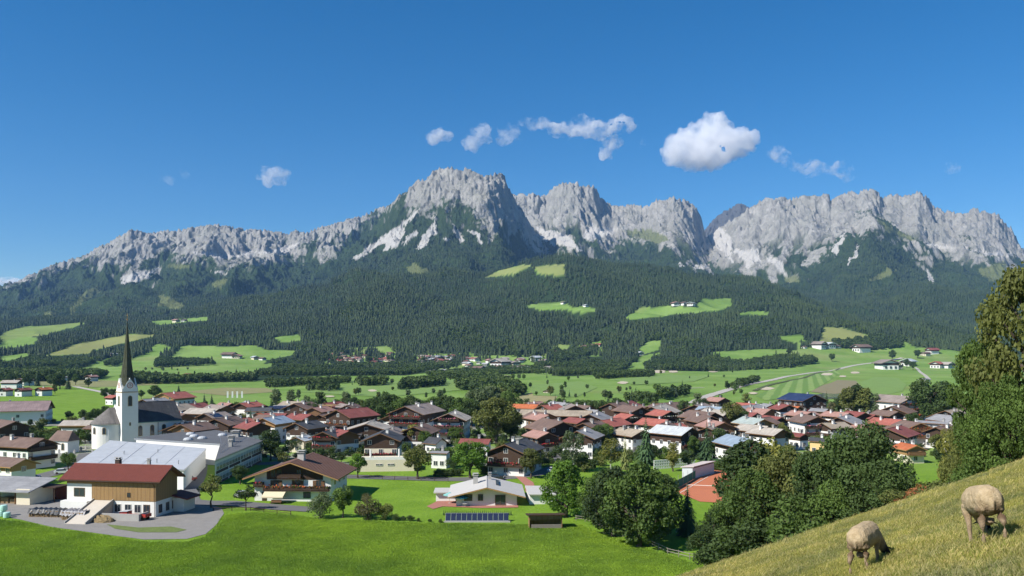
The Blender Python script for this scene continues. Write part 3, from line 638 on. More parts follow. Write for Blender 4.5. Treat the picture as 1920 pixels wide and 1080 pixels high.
def tree_at(x, y, h, shape, colr, label, cat='tree', name=None, seed=None, wide=1.0, group=None, dens=1.0, z=None, full=True):
    sd_ = seed if seed is not None else rng.randint(1, 3); cr, tr = tree_kind(shape, colr, sd_, dens)
    nm = name or ('spruce_tree' if shape in ('spruce', 'slim') and colr != 'larch' else 'larch_tree' if colr == 'larch' else 'shrub' if shape == 'bushy' and h < 4.5 else 'birch_tree' if shape == 'loose' else 'broadleaf_tree')
    e = empty(nm, (x, y, (gz(x, y) if z is None else z) - 0.05), rng.uniform(0, 6.28)); e.scale = (h*wide, h*wide, h)
    link_mesh('crown', cr, e); 
    if full: link_mesh('trunk', tr, e)
    tag(e, label, cat if nm != 'shrub' else 'shrub', group); return e
def tree(px, base, top, shape, colr, label, wide=1.0, **kw):
    x, y, z = on_ground(px, base, lo=kw.pop('lo', 60.0)); h = (base-top)*y/FPX
    return tree_at(x, y, h, shape, colr, label, wide=wide, z=z, **kw)
# ------------------------------------------------------------------ building materials
def roof_mat(key):
    k = 'roof_' + key
    if k in _mc: return _mc[k]
    col = ROOFC[key]; m, nt, b = new_mat(k); tc = N(nt, 'ShaderNodeTexCoord'); v = tc.outputs['Object']
    n1 = noise(nt, 0.28, 5, vec=v, rough=.65); n2 = noise(nt, 3.0, 4, vec=v, rough=.7); n3 = noise(nt, 0.9, 3, vec=v, stretch=(0.25, 2.2, 0.25))
    lo = tuple(c*.68 for c in col); hi = tuple(min(1, c*1.22) for c in col)
    c = mixc(nt, ramp(nt, n1, [(.3, 0), (.7, 1)]), lo, hi); c = mixc(nt, ramp(nt, n3, [(.38, .45), (.6, 0)]), c, tuple(x*.6 for x in col))
    c = mixc(nt, ramp(nt, n2, [(.3, .35), (.55, 0)]), c, tuple(x*.55 for x in col))
    c = mixc(nt, ramp(nt, noise(nt, .6, 3, vec=v), [(.6, 0), (.75, .25)]), c, (.22, .22, .18))
    w = N(nt, 'ShaderNodeTexWave'); w.wave_type = 'BANDS'; w.bands_direction = 'X'; w.wave_profile = 'SAW'; w.inputs['Scale'].default_value = 0.45; w.inputs['Distortion'].default_value = .3
    nt.links.new(v, w.inputs['Vector']); c = mixc(nt, ramp(nt, w.outputs['Fac'], [(0, .3), (.25, 0)]), c, tuple(x*.5 for x in col))
    nt.links.new(c, b.inputs['Base Color']); metal = key in ('bluegrey', 'lightgrey', 'palegreen', 'tin')
    b.inputs['Roughness'].default_value = .45 if metal else .8; b.inputs['Specular IOR Level'].default_value = .4 if metal else .2
    bump(nt, b, w.outputs['Fac'], .4, .06); _mc[k] = m; return m
ROOFC = {'maroon': (0.255, 0.083, 0.072), 'red': (0.39, 0.128, 0.098), 'orange': (0.506, 0.155, 0.063), 'brown': (0.195, 0.132, 0.108), 'greybrown': (0.3, 0.247, 0.217), 'tan': (0.38, 0.316, 0.241), 'darkgrey': (0.075, 0.078, 0.086), 'grey': (0.3, 0.3, 0.307), 'lightgrey': (0.46, 0.46, 0.454), 'bluegrey': (0.31, 0.38, 0.448), 'palegreen': (0.437, 0.494, 0.448), 'solar': (0.025, 0.045, 0.11), 'salmon': (0.391, 0.224, 0.184), 'mauve': (0.285, 0.21, 0.203), 'beige': (0.437, 0.391, 0.333), 'tin': (0.575, 0.6, 0.6)}
WALL = {'white': mat('white_render', (.74, .73, .69), .9, .07, .6), 'cream': mat('cream_render', (.68, .61, .46), .9, .08, .6), 'yellow': mat('yellow_render', (.66, .47, .22), .9, .08, .6), 'grey': mat('grey_render', (.45, .46, .47), .9, .1, .6), 'pale': mat('pale_green_render', (.66, .70, .64), .9, .08, .6)}
WOOD = {'dark': mat('dark_timber', (.060, .036, .024), .85, .35, 1.2, stretch=(6, 6, .6)), 'mid': mat('brown_timber', (.17, .092, .045), .85, .3, 1.2, stretch=(6, 6, .6)), 'light': mat('honey_timber', (.34, .20, .085), .85, .28, 1.2, stretch=(6, 6, .6))}
GLASS = mat('window_glass', (.035, .045, .055), .12, .3, .8, spec=.7); FRAME = mat('window_frame_paint', (.62, .60, .56), .6, .1); CONC = mat('concrete', (.36, .35, .33), .9, .18, .8)
FLW = {'red': mat('red_geraniums', (.42, .035, .045), .8, .45, 3), 'pink': mat('pink_geraniums', (.55, .15, .22), .8, .45, 3), 'orange': mat('orange_geraniums', (.50, .12, .04), .8, .45, 3), 'white': mat('white_petunias', (.62, .58, .50), .8, .35, 3)}
STEEL = mat('galvanised_steel', (.42, .43, .44), .4, .12, 2, metal=.6); TIMBERGREY = mat('weathered_timber', (.24, .215, .18), .95, .3, 2, stretch=(1, 1, 4))
def window_mesh(w, h, fm=None):
    mb = MB(); t = .09; d = .10
    mb.box(-w/2, w/2, -.06, .1, -h/2, h/2, 1)
    for x0, x1, z0, z1 in ((-w/2-t, -w/2, -h/2-t, h/2+t), (w/2, w/2+t, -h/2-t, h/2+t), (-w/2, w/2, -h/2-t, -h/2), (-w/2, w/2, h/2, h/2+t), (-.035, .035, -h/2, h/2)): mb.box(x0, x1, -d, .1, z0, z1, 0)
    return mb.mesh('window', [fm or FRAME, GLASS])
_wm = {}
def window(parent, x, y, z, rz, w=1.15, h=1.25, fm=None, name='window'):
    k = (w, h, fm.name if fm else '')
    if k not in _wm: _wm[k] = window_mesh(w, h, fm)
    return link_mesh(name, _wm[k], parent, (x, y, z), rz)
def flowers(parent, x0, x1, y, z, colr, seed=0, n=None):
    r = np.random.RandomState(seed+5); n = n or max(20, int((x1-x0)*9)); c = np.stack([r.uniform(x0, x1, n), y + r.normal(0, .10, n), z + r.normal(0, .16, n)], 1)
    nn = r.normal(size=(n, 3)); nn[:,1] -= .8; nn /= np.linalg.norm(nn, axis=1)[:,None]; a = np.cross(nn, r.normal(size=(n, 3))); a /= np.linalg.norm(a, axis=1)[:,None]; b = np.cross(nn, a); s = r.uniform(.10, .24, n)[:,None]
    V = np.stack([c-a*s, c-b*s, c+a*s, c+b*s], 1).reshape(-1, 3); gm = r.uniform(size=n) < .3
    o = link_mesh('flowers', np_mesh('flowers', V, np.arange(4*n).reshape(n, 4), [FLW[colr], leaf_mat('leaves_green', GREENS['green'], .38, .28, 3.0)], gm.astype(int)), parent); tag(o, kind='stuff'); return o
def balcony(parent, x0, x1, y, z, colr=None, wd=None, depth=1.2, seed=0, rz=0.0, wood='dark'):
    mb = MB(); mb.box(x0, x1, y-depth, y+.1, z-.16, z); bm_ = WOOD[wood]
    mb.box(x0, x1, y-depth, y-depth+.06, z+.12, z+.95); mb.box(x0-.04, x1+.04, y-depth-.05, y-depth+.11, z+.95, z+1.04)
    for xx in (x0, x1-.06): mb.box(xx, xx+.06, y-depth+.06, y, z+.12, z+.95)
    n = max(2, int((x1-x0)/2.6))
    for i in range(n+1): xx = x0 + (x1-x0-.1)*i/n; mb.box(xx, xx+.1, y-depth-.02, y-depth+.09, z-.16, z+1.0)
    o = mb.obj('balcony', bm_, parent)
    if colr: flowers(o, x0+.1, x1-.1, y-depth-.12, z+1.02, colr, seed)
    return o
def chimney(parent, x, y, z0, z1, w=.8, m=None):
    mb = MB(); mb.box(x-w/2, x+w/2, y-w/2, y+w/2, z0, z1, 0); mb.box(x-w*.68, x+w*.68, y-w*.68, y+w*.68, z1, z1+.12, 1)
    for sx in (-1, 1): mb.box(x+sx*w*.35-.06, x+sx*w*.35+.06, y-w*.3, y+w*.3, z1+.12, z1+.42, 0)
    mb.box(x-w*.62, x+w*.62, y-w*.62, y+w*.62, z1+.42, z1+.5, 1); return mb.obj('chimney', [m or WALL['white'], CONC], parent)
def gable_roof(parent, W, L, h, tp, rm, edge, th=.26, y0=None, y1=None, name='roof'):
    y0 = -L/2 if y0 is None else y0; y1 = L/2 if y1 is None else y1; mb = MB(); ez = h - W/2*tp
    for s in (-1, 1):
        P = [(0, y0, h), (s*W/2, y0, ez), (s*W/2, y1, ez), (0, y1, h)]; Q = [(p[0], p[1], p[2]-th) for p in P]
        mb.add(P, [(0, 1, 2, 3) if s > 0 else (3, 2, 1, 0)], 0)
        mb.add(P + Q, [(4, 5, 1, 0), (5, 6, 2, 1), (6, 7, 3, 2), (7, 6, 5, 4)] if s > 0 else [(0, 1, 5, 4), (1, 2, 6, 5), (2, 3, 7, 6), (4, 5, 6, 7)], 1)
    mb.box(-.16, .16, y0-.02, y1+.02, h-.05, h+.07, 0)                       # ridge capping
    return mb.obj(name, [rm, edge], parent)
HN = [0]
def house(px, row, h, wpx, ratio, th, roof, label, wall='white', wood='dark', woodfrom=None, bal=1, fl='red', chim=1, pitch=22, ov=1.1, name='chalet', cat='house', group='houses of the village', side=True, solar=0, xy=None, z0=None, fasc=None):
    """gable house; px,row: middle of its ridge in the photograph, wpx: its full width there, th: turn of the gable from the line of sight"""
    HN[0] += 1; sd_ = HN[0]; r = random.Random(sd_*13)
    aa = R(th); h0 = h
    while True:
        Y = (CAMZ-h)*FPX/(row-HROW); W = wpx/FPX*Y/(abs(math.cos(aa)) + ratio*abs(math.sin(aa)))
        if W > 1.22*h or h <= 5.5: break
        h -= .25
    if woodfrom is not None: woodfrom *= h/h0
    X = (px-960)/FPX*Y
    g0 = gz(X, Y) if z0 is None else z0
    if g0 > 1.5: Y = (CAMZ-h-g0)*FPX/(row-HROW) if row > HROW else Y; X = (px-960)/FPX*Y; g0 = gz(X, Y)
    a = R(th); wm = wpx/FPX*Y; W = wm/(abs(math.cos(a)) + ratio*abs(math.sin(a))); L = W*ratio
    az = math.atan2(X, Y); root = empty(name, (X, Y, g0), a-az)
    tp = math.tan(R(pitch)); ov = min(ov, W*.11); w2 = W/2-ov; l2 = L/2-ov
    def zr(x): return h-.30-abs(x)*tp
    ze = zr(w2); wf = woodfrom if woodfrom is not None else max(2.6, ze-1.4)
    prof = [(-w2, -.6), (w2, -.6), (w2, ze), (0, zr(0)), (-w2, ze)]
    MB().extrude_y(prof, -l2, l2).obj('wall', WALL[wall], root)
    if wood:
        e = .05; xs = w2+e
        if wf < ze: pr = [(-xs, wf), (xs, wf), (xs, zr(xs)), (0, zr(0)+.02), (-xs, zr(xs))]
        else:
            xw = max(.5, (h-.30-wf)/tp); pr = [(-xw, wf), (xw, wf), (0, zr(0)+.02)]
        MB().extrude_y(pr, -l2-e, l2+e).obj('timber_cladding', WOOD[wood], root)
    rf = gable_roof(root, W, L, h, tp, roof_mat(roof), WOOD[fasc or ('mid' if wood != 'light' else 'light')])
    # windows by storey on the gable and on the side that faces the camera
    fh = 2.75; k = 0; sgn = 1 if th < 0 else -1
    while True:
        zc = 1.55 + fh*k
        if zc + .75 > zr(0)-.5: break
        half = min(w2-.9, (zr(0)-.5-zc-.75)/tp) if zc + .75 > ze else w2-.9
        n = max(1, min(6, int(2*half/2.7)))
        if half > .55:
            for i in range(n):
                xx = 0 if n == 1 else -half + 2*half*i/(n-1)
                tall = bal and 0 < k <= bal and i % 2 == 0
                window(root, xx, -l2-.02, zc - (.35 if tall else 0), 0, 1.15 if not tall else 1.3, 1.25 if not tall else 1.95)
        if side and zc + .75 < ze and L > W*.5:
            ns = max(2, min(5, int(L/3.6)))
            for i in range(ns): window(root, sgn*(w2+.02), -l2+1.4+(2*l2-2.8)*i/(ns-1), zc, R(90)*sgn)
        k += 1
    for b in range(bal):
        zb = fh*(b+1); half = min(w2-.15, (zr(0)-.9-zb)/tp - .4) if zb + 1 > ze else w2-.15
        if half > 1.2: balcony(root, -half, half, -l2, zb, fl if (b == 0 or half > 2) else None, seed=sd_*7+b, wood='dark' if wood != 'light' else 'mid')
    for c in range(chim):
        xx = (.22 if c % 2 == 0 else -.28)*W*.5; yy = (-.1 + .28*c)*L; zt = h - abs(xx)*tp; chimney(root, xx, yy, zt-.5, zt+1.1, .75, WALL['white'] if r.random() < .6 else CONC)
    if solar:
        s = sgn; mp = None
        for i in range(solar):
            for j in range(2):
                u0 = W*.12+j*1.75; y0 = -L*.35 + i*1.15; M = Matrix.Translation((s*u0, y0, h-u0*tp+.06)) @ Matrix.Rotation(s*math.atan(tp), 4, 'Y')
                MB().box(0 if s > 0 else -1.65, 1.65 if s > 0 else 0, 0, 1.05, 0, .06, 0, M).obj('solar_panel', SOLAR, rf)
    tag(root, label, cat, group); return root
ORD = 'first second third fourth fifth sixth seventh eighth ninth tenth eleventh twelfth thirteenth fourteenth fifteenth sixteenth seventeenth eighteenth nineteenth'.split()
_T = 'twentieth thirtieth fortieth fiftieth sixtieth seventieth eightieth ninetieth'.split(); _U = 'twenty thirty forty fifty sixty seventy eighty ninety'.split()
for _t in range(8): ORD += [_T[_t]] + [f'{_U[_t]}-{o}' for o in ORD[:9]]
ORD += ['hundredth'] + [f'hundred-and-{o}' for o in ORD[:99]]
SOLAR = mat('solar_cells', (.022, .028, .055), .15, .25, 1.5, spec=.7)
H = house
# ---- houses, west to east
H(-4,753,11,190,2.2,78,'mauve','long white villa with mauve hipped roof on the bright west meadow edge',woodfrom=6.5,bal=0,chim=2,wood='mid')
H(45,820,11,120,1.5,38,'brown','big brown-tiled farmhouse with dark timber gable left of the churchyard chapel',bal=2,fl=None,chim=2)
H(22,858,8,95,1.3,35,'brown','small brown-tiled house with honey timber front above the grey sheds',wood='light',bal=0,chim=1)
H(15,788,9.5,80,1.2,20,'brown','dark timber chalet behind the orange roof at the west picture edge',woodfrom=3,bal=1,fl=None)
H(2,803,6.5,42,1.2,40,'orange','low orange-tiled house cut by the west picture edge',bal=0,wood=None)
H(148,788,6,70,1.4,62,'beige','low house with cream roof sheets left of the church choir',bal=0,wood='light')
H(176,798,6,40,1.3,40,'brown','little brown-roofed house tucked against the church choir',bal=0,chim=0)
H(213,741,9,34,1.3,30,'red','red-roofed house peeking out left of the church tower',bal=0)
H(326,735,10.5,82,1.25,-38,'red','large house with pinkish red roof and orange gable right of the steeple',wood='light',bal=1)
H(288,747,9,72,1.3,-42,'grey','white house with grey sheet roof directly right of the church tower',bal=0,wood='dark',woodfrom=6)
H(366,756,8.5,60,1.3,-40,'maroon','maroon-roofed house below the pinkish red roof',bal=0)
H(320,771,7.5,50,1.3,60,'maroon','low maroon-roofed house above the church nave end',bal=0)
H(338,796,7,64,1.5,55,'brown','dark brown-roofed house between nave and school',bal=0,chim=2)
H(402,773,8.5,70,1.3,-42,'greybrown','house with brown roof carrying blue solar panels north of the school',bal=0,solar=5)
H(440,785,9,66,1.2,40,'red','red-roofed house just behind the grey school roof',bal=0)
H(424,755,8.5,44,1.3,35,'salmon','salmon-roofed house in the second row behind the school',bal=0)
H(466,754,9,62,1.3,-40,'red','red-brown roofed house west of the solar-roofed hall',bal=0)
H(487,764,8,56,1.6,70,'darkgrey','low dark grey roof left of the solar-roofed hall',bal=0,wood=None)
H(537,760,8,54,1.7,75,'grey','grey hall whose roof is covered with rows of blue solar panels',bal=0,wood=None,wall='grey',name='hall',cat='hall',solar=12)
H(484,774,8,22,1.2,-30,'orange','narrow house with bright orange roof east of the school',bal=0,chim=0)
H(517,775,8.5,54,1.4,65,'maroon','long maroon roof behind the house with orange eaves boards',bal=0)
H(452,784,9.5,52,1.3,-48,'red','red metal-roofed house beside the school corner',bal=0)
H(512,781,9.5,84,1.2,-34,'bluegrey','house with blue-grey roof and wide honey timber gable boards',wood='light',bal=0,chim=2,fasc='light')
H(570,779,8.5,50,1.4,-50,'lightgrey','house with pale metal roof behind the dark grey gable',bal=0,chim=2)
H(574,790,9.5,86,1.2,-36,'darkgrey','dark grey roofed house with black gable behind the chalet complex',bal=0,chim=2,woodfrom=4.5)
H(660,766,12,108,1.25,-42,'maroon','big farmhouse with broad maroon roof and timber gable',bal=2,fl='orange',woodfrom=3,chim=0)
H(692,791,9,106,0.9,-8,'beige','wide low house with pale beige roof and dark gable',bal=0,woodfrom=3.2,pitch=17)
H(618,806,10,78,1.3,-20,'darkgrey','dark-roofed inn with red geranium balcony left of the terrace house',bal=2,wall='cream',wood='mid',woodfrom=5.5)
H(655,812,8,60,1.6,70,'darkgrey','dark grey link roof between the two geranium chalets',bal=0,wall='cream',chim=0)
H(719,808,10,84,1.15,-8,'darkgrey','dark-roofed chalet with red geraniums above a white columned terrace',bal=1,wall='cream',woodfrom=5.2)
H(566,817,7.5,54,1.2,-30,'tin','small cream house with bluish tin roof behind the big chalet',bal=0,wall='cream',wood=None)
H(782,758,14,112,1.5,-24,'greybrown','large hotel with three rows of red balcony flowers',bal=3,woodfrom=6.5,chim=3)
H(848,772,12,80,1.25,-10,'beige','hotel with pink balcony flowers beside the big dark tree',bal=3,fl='pink',woodfrom=8,chim=1)
H(817,820,7,50,1.0,45,'darkgrey','small white house with dark hip-like roof below the two hotels',bal=0,wood=None,pitch=30)
H(826,846,5,42,1.4,70,'grey','flat white garage house with grey roof beside the street trees',bal=0,wood=None,pitch=10)
H(892,823,7,66,1.6,75,'maroon','low maroon roof behind the round bright green street tree',bal=0,wood=None)
H(966,827,9,118,1.35,-20,'darkgrey','dark-roofed guest house with red flower boxes and white eaves',bal=1,woodfrom=2.6,chim=2)
H(1043,769,11,142,3.0,80,'tan','very long hall with tan roof in the village centre',bal=0,chim=1,wood='dark',woodfrom=3,name='hall',cat='hall')
H(1075,758,11,60,1.1,8,'greybrown','grey gabled house rising behind the long tan roof',bal=0,woodfrom=5)
H(985,758,8.5,64,1.6,65,'orange','orange and red roofs behind the west end of the tan hall',bal=0,wood=None)
H(1036,787,10,114,1.2,24,'brown','broad dark brown chalet in front of the long tan roof',bal=1,fl='red',woodfrom=3)
H(1014,808,8.5,74,1.3,28,'salmon','chalet with reddish sloping roof below the broad dark brown chalet',bal=1,fl='red',woodfrom=3)
H(1185,761,9.5,80,1.5,30,'brown','wide brown-roofed house behind the row of garden trees',bal=0,woodfrom=4.5)
H(1176,776,10,60,1.2,30,'red','red-roofed chalet with cream flower balconies, the western of a pair',bal=2,fl='white',woodfrom=3)
H(1243,769,11,68,1.2,34,'red','red-roofed chalet with cream flower balconies, the eastern of a pair',bal=2,fl='white',woodfrom=5)
H(1264,799,9.5,104,1.3,52,'tin','white house with pale bluish metal roof and orange balcony',bal=1,fl='orange',woodfrom=4.5)
H(1173,806,8,58,1.4,40,'brown','brown-roofed house hidden behind the tall spruce',bal=0)
H(1316,771,10,92,1.3,40,'brown','brown-roofed chalet with crossing roofs east of the red pair',bal=0,woodfrom=3)
H(1332,762,9,58,1.5,62,'bluegrey','house with blue-grey sheet roof behind the brown crossing roofs',bal=0,wood=None)
H(1345,768,9,42,1.3,50,'red','bright red roof right of the blue-grey sheet roof',bal=0)
H(1345,745,9.5,54,1.3,40,'salmon','salmon-roofed house at the edge of the golf meadow',bal=0,woodfrom=4)
H(1383,818,9.5,100,1.3,28,'bluegrey','chalet with light blue-grey roof and red flower balconies by the tennis court',bal=2,fl='red',woodfrom=5.5,chim=1)
H(1413,783,12,84,1.25,34,'palegreen','tall white house with pale green metal roof and yellow timber gable',wall='pale',wood='light',bal=0,chim=2,woodfrom=7)
H(1448,780,10.5,68,1.3,38,'maroon','red-brown chalet behind the pale green metal roof',bal=1,fl=None)
H(1517,778,13,84,1.25,26,'brown','big white guest house with brown roof and pink balcony flowers',bal=3,fl='pink',woodfrom=9.5,chim=2)
H(1497,812,8,42,1.3,45,'maroon','small maroon-roofed house in front of the big white guest house',bal=0)
H(1537,821,7.5,42,1.3,70,'darkgrey','yellow house with dark slate roof beside the front trees',wall='yellow',wood=None,bal=0)
H(1504,738,12,94,1.3,38,'solar','dark timber farmhouse whose roof is one blue solar field',bal=1,fl='red',woodfrom=3.5,chim=1)
H(1485,761,9,54,1.2,42,'orange','orange-red roof in front of the blue solar roof',bal=0)
H(1413,757,8,44,1.4,55,'lightgrey','house with pale grey roof west of the orange-red roof',bal=0)
H(1440,757,8.5,42,1.2,30,'grey','grey-roofed house between the pale roof and the solar farmhouse',bal=0)
H(1537,766,8,42,1.4,60,'grey','low grey-roofed barn right of the solar farmhouse',bal=0,wood='mid',woodfrom=1)
H(1570,772,9,66,1.4,52,'salmon','house with streaky pinkish metal roof in the east of the village',bal=0,chim=2)
H(1622,776,8.5,58,1.4,50,'maroon','red-brown roof left of the large white hotel',bal=0)
H(1680,741,18,100,1.5,42,'greybrown','large white five-storey hotel with grey-brown roof at the village edge',bal=4,fl='orange',woodfrom=15,chim=1,name='hotel')
H(1664,770,10.5,66,1.3,44,'brown','brown-roofed chalet directly in front of the large white hotel',bal=1,fl='red')
H(1709,790,11,76,1.25,30,'brown','brown-roofed chalet with yellow gable and wide honey timber balconies',wood='light',bal=2,fl='orange',woodfrom=6)
H(1681,801,9,66,1.3,36,'brown','low brown-roofed house left of the yellow-gabled chalet',bal=0)
H(1704,832,9,64,1.2,32,'orange','orange-roofed house above the green tennis screen',wood='light',bal=1,fl=None,woodfrom=4,wall='cream')
H(1760,790,7,82,2.0,75,'grey','flat grey-roofed works buildings at the east end of the village',bal=0,wood=None,pitch=8,wall='grey')
H(1775,767,8,64,1.6,72,'tin','white marquee-like hall at the east end of the village',bal=0,wood=None,pitch=14,name='hall',cat='hall',chim=0)
H(1592,762,9,16,1.0,20,'tin','narrow white block rising behind the pinkish metal roof',bal=0,wood=None,pitch=6,chim=0)
# ---- west hamlet beyond the bright meadow
WH = [(10,727,9,30,'red'),(44,727,9,34,'maroon'),(82,726,8.5,34,'orange'),(22,712,8,40,'beige'),(48,708,8,34,'greybrown'),(74,700,7,26,'tin'),(105,703,7.5,16,'orange'),(120,706,7,14,'lightgrey'),(146,700,7.5,18,'red'),(172,704,7.5,26,'salmon'),
      (160,694,7,14,'brown'),(142,692,7,14,'greybrown'),(185,696,7,12,'maroon'),(8,700,7,22,'grey'),(36,697,7,20,'brown')]
for i, (a, b, h, w, rc) in enumerate(sorted(WH)):
    H(a, b, h, w, 1.4, rng.choice((-45, -30, 35, 60)), rc, f'{ {"red":"red","maroon":"maroon","orange":"orange","beige":"beige","greybrown":"grey-brown","tin":"white metal","lightgrey":"pale grey","salmon":"salmon","brown":"brown","grey":"grey"}[rc]}-roofed house among dark trees beyond the west meadow, {ORD[i]} from the west end', bal=0, chim=1 if w > 24 else 0, side=False, group='houses beyond the west meadow')

# ---- further houses of the village, packed into the gaps
taken = [(o.location.x, o.location.y) for o in bpy.data.objects if o.parent is None and o.get('group') == 'houses of the village']
ri = random.Random(5); cand = []
for _ in range(1500):
    px = ri.uniform(330, 1800); row = ri.uniform(752, 806)
    if px < 480 and row > 795: continue
    hh = ri.uniform(7, 10); Yv = (CAMZ-hh)*FPX/(row-HROW); Xv = (px-960)/FPX*Yv
    if 185 < px < 330 or (690 < px < 1000 and row < 775) or (860 < px < 990 and row < 822) or (1500 < px < 1650 and row < 765): continue
    if any((Xv-a)**2+(Yv-b)**2 < 14.5**2 for a, b in taken): continue
    taken.append((Xv, Yv)); cand.append((px, row, hh))
    if len(cand) >= 84: break
cnt_ = {}
for px, row, hh in sorted(cand):
    rc = ri.choice(('red', 'maroon', 'brown', 'brown', 'greybrown', 'brown', 'greybrown', 'grey', 'beige', 'salmon', 'tan')); z_ = 'west' if px < 700 else 'middle' if px < 1150 else 'east'; k = (rc, z_); cnt_[k] = cnt_.get(k, 0)+1
    H(px, row, hh, ri.uniform(58, 92), ri.uniform(1.1, 1.5), ri.choice((-42, -30, -15, 25, 38, 50)), rc, f'{rc.replace("greybrown", "grey-brown")}-roofed house packed in the {z_} of the village, {ORD[cnt_[k]-1]} such from the west', bal=ri.choice((0, 1, 1)), fl=ri.choice(('red', 'orange', 'white', None)), wood=ri.choice(('dark', 'dark', 'mid')), woodfrom=ri.choice((None, 3.0, 4.5)), chim=ri.choice((1, 2)))
# ------------------------------------------------------------------ church
SHINGLE = roof_mat('grey'); ROOFC['slate'] = (.062, .064, .070); ROOFC['choir'] = (.17, .155, .145); ROOFC['spire'] = (.060, .066, .040); ROOFC['tile'] = (.24, .062, .050)
ch = empty('parish_church', (-143.5, 299, 2.0), R(-45) - 0.0); tag(ch, 'white parish church with dark slate roof behind the school', 'church')
# local frame: long axis y, choir towards -y (image left), camera-side wall at +x
W2, L0, L1, EH, RH = 6.6, -4.0, 17.5, 7.4, 14.2
MB().extrude_y([(-W2, -2.5), (W2, -2.5), (W2, EH), (0, RH-.4), (-W2, EH)], L0, L1).obj('nave_wall', WALL['white'], ch)
gable_roof(ch, 14.4, 0, RH, (RH-EH+.3)/7.2, roof_mat('slate'), mat('copper_flashing', (.16, .30, .27), .6, .2), .25, L0+.1, L1+.5, 'nave_roof')
MB().lathe([(5.7, -2.5), (5.7, 7.0)], 18, (0, -6), 0, math.pi, 2*math.pi).box(-5.7, 5.7, -6, L0+.02, -2.5, 7.0).obj('choir_wall', WALL['white'], ch)
MB().lathe([(6.3, 6.9), (6.0, 7.4), (0.05, 12.6)], 18, (0, -6), 0, math.pi, 2*math.pi).add([(-6.3, -6, 6.9), (6.3, -6, 6.9), (6.3, L0+.3, 6.9), (-6.3, L0+.3, 6.9), (0, -6, 12.6), (0, L0+.3, 12.6)], [(1, 2, 5, 4), (3, 0, 4, 5)]).obj('choir_roof', roof_mat('choir'), ch)
def arch_window_mesh(w, h, fm):
    mb = MB(); n = 8
    def pr(e): return [(-w/2-e, -h/2-e), (w/2+e, -h/2-e)] + [((w/2+e)*math.cos(math.pi*i/n), h/2-w/2+(w/2+e)*math.sin(math.pi*i/n)) for i in range(n+1)]
    mb.extrude_y(pr(.16), -.05, .1, 0); mb.extrude_y(pr(0), -.08, .1, 1); return mb.mesh('window', [fm, GLASS])
SANDST = mat('sandstone_trim', (.42, .31, .17), .9, .15)
AW = arch_window_mesh(1.25, 3.6, SANDST); AWs = arch_window_mesh(1.0, 2.2, SANDST)
for i in range(4): link_mesh('window', AW, ch, (W2+.02, 2.6+4.3*i, 4.0), R(90))
for a in (-35, -75, -115): 
    ca, sa = math.cos(R(a)), math.sin(R(a)); link_mesh('window', AWs, ch, (5.72*ca, -6+5.72*sa, 4.6), R(a+90))
MB().box(W2+.02, W2+.14, L0, L1, EH-.5, EH-.25).obj('cornice', SANDST, ch)
MB().lathe([(.09, -.4), (.09, 7)], 6, (W2+.16, 9.0)).obj('downpipe', GLASS, ch)
# sacristy
tw = empty('church_tower', (-141.0, 294.5, gz(-141, 294.5)), R(-45)); tag(tw, 'white church tower with tall dark green needle spire and clock gables', 'tower')
S = 2.85; ZT = 20.3
MB().box(-S, S, -S, S, -.5, ZT).obj('shaft', WALL['white'], tw)
MB().box(-S-.18, S+.18, -S-.18, S+.18, ZT-.02, ZT+.28).obj('cornice', SANDST, tw)
gab = MB(); G = 4.6
for k in range(4):
    M = Matrix.Rotation(R(90*k), 4, 'Z'); pr = [(-S, ZT+.28), (S, ZT+.28), (S*.86, ZT+1.6), (S*.5, ZT+3.0), (0, ZT+G+.6), (-S*.5, ZT+3.0), (-S*.86, ZT+1.6)]
    n = len(pr); V = [tuple(M @ Vector((a, -S, b))) for a, b in pr] + [tuple(M @ Vector((a*.5, -S*.2, b))) for a, b in pr]
    gab.add(V, [tuple(range(n))] + [(i, n+i, n+(i+1) % n, (i+1) % n) for i in range(n)])
gab.obj('clock_gable', WALL['white'], tw)
sp = MB(); prof = [(S*1.03, ZT+.6), (S*.98, ZT+2.5), (S*.80, ZT+5.0), (S*.52, ZT+11), (S*.26, ZT+18), (.10, ZT+26.0)]
V = []
for k, (rr, z) in enumerate(prof):
    for i in range(8):
        a = math.pi/8 + math.pi/4*i; q = rr*(1.0 if k > 1 else .98); V.append((q*math.cos(a), q*math.sin(a), z))
sp.add(V, [(k*8+i, k*8+(i+1) % 8, (k+1)*8+(i+1) % 8, (k+1)*8+i) for k in range(5) for i in range(8)]); sp.obj('spire', roof_mat('spire'), tw)
GOLD = mat('gilded_metal', (.55, .32, .12), .35, .15, metal=.7)
MB().tube((0, 0, ZT+25.6), (0, 0, ZT+28.9), .09, .05, 6).lathe([(0.0, ZT+26.2), (.34, ZT+26.5), (.0, ZT+26.85)], 8).box(-.5, .5, -.05, .05, ZT+28.0, ZT+28.16).obj('finial_cross', GOLD, tw)
CL = mat('clock_red', (.42, .10, .06), .6, .1); CW = mat('clock_white', (.72, .70, .64), .6, .05)
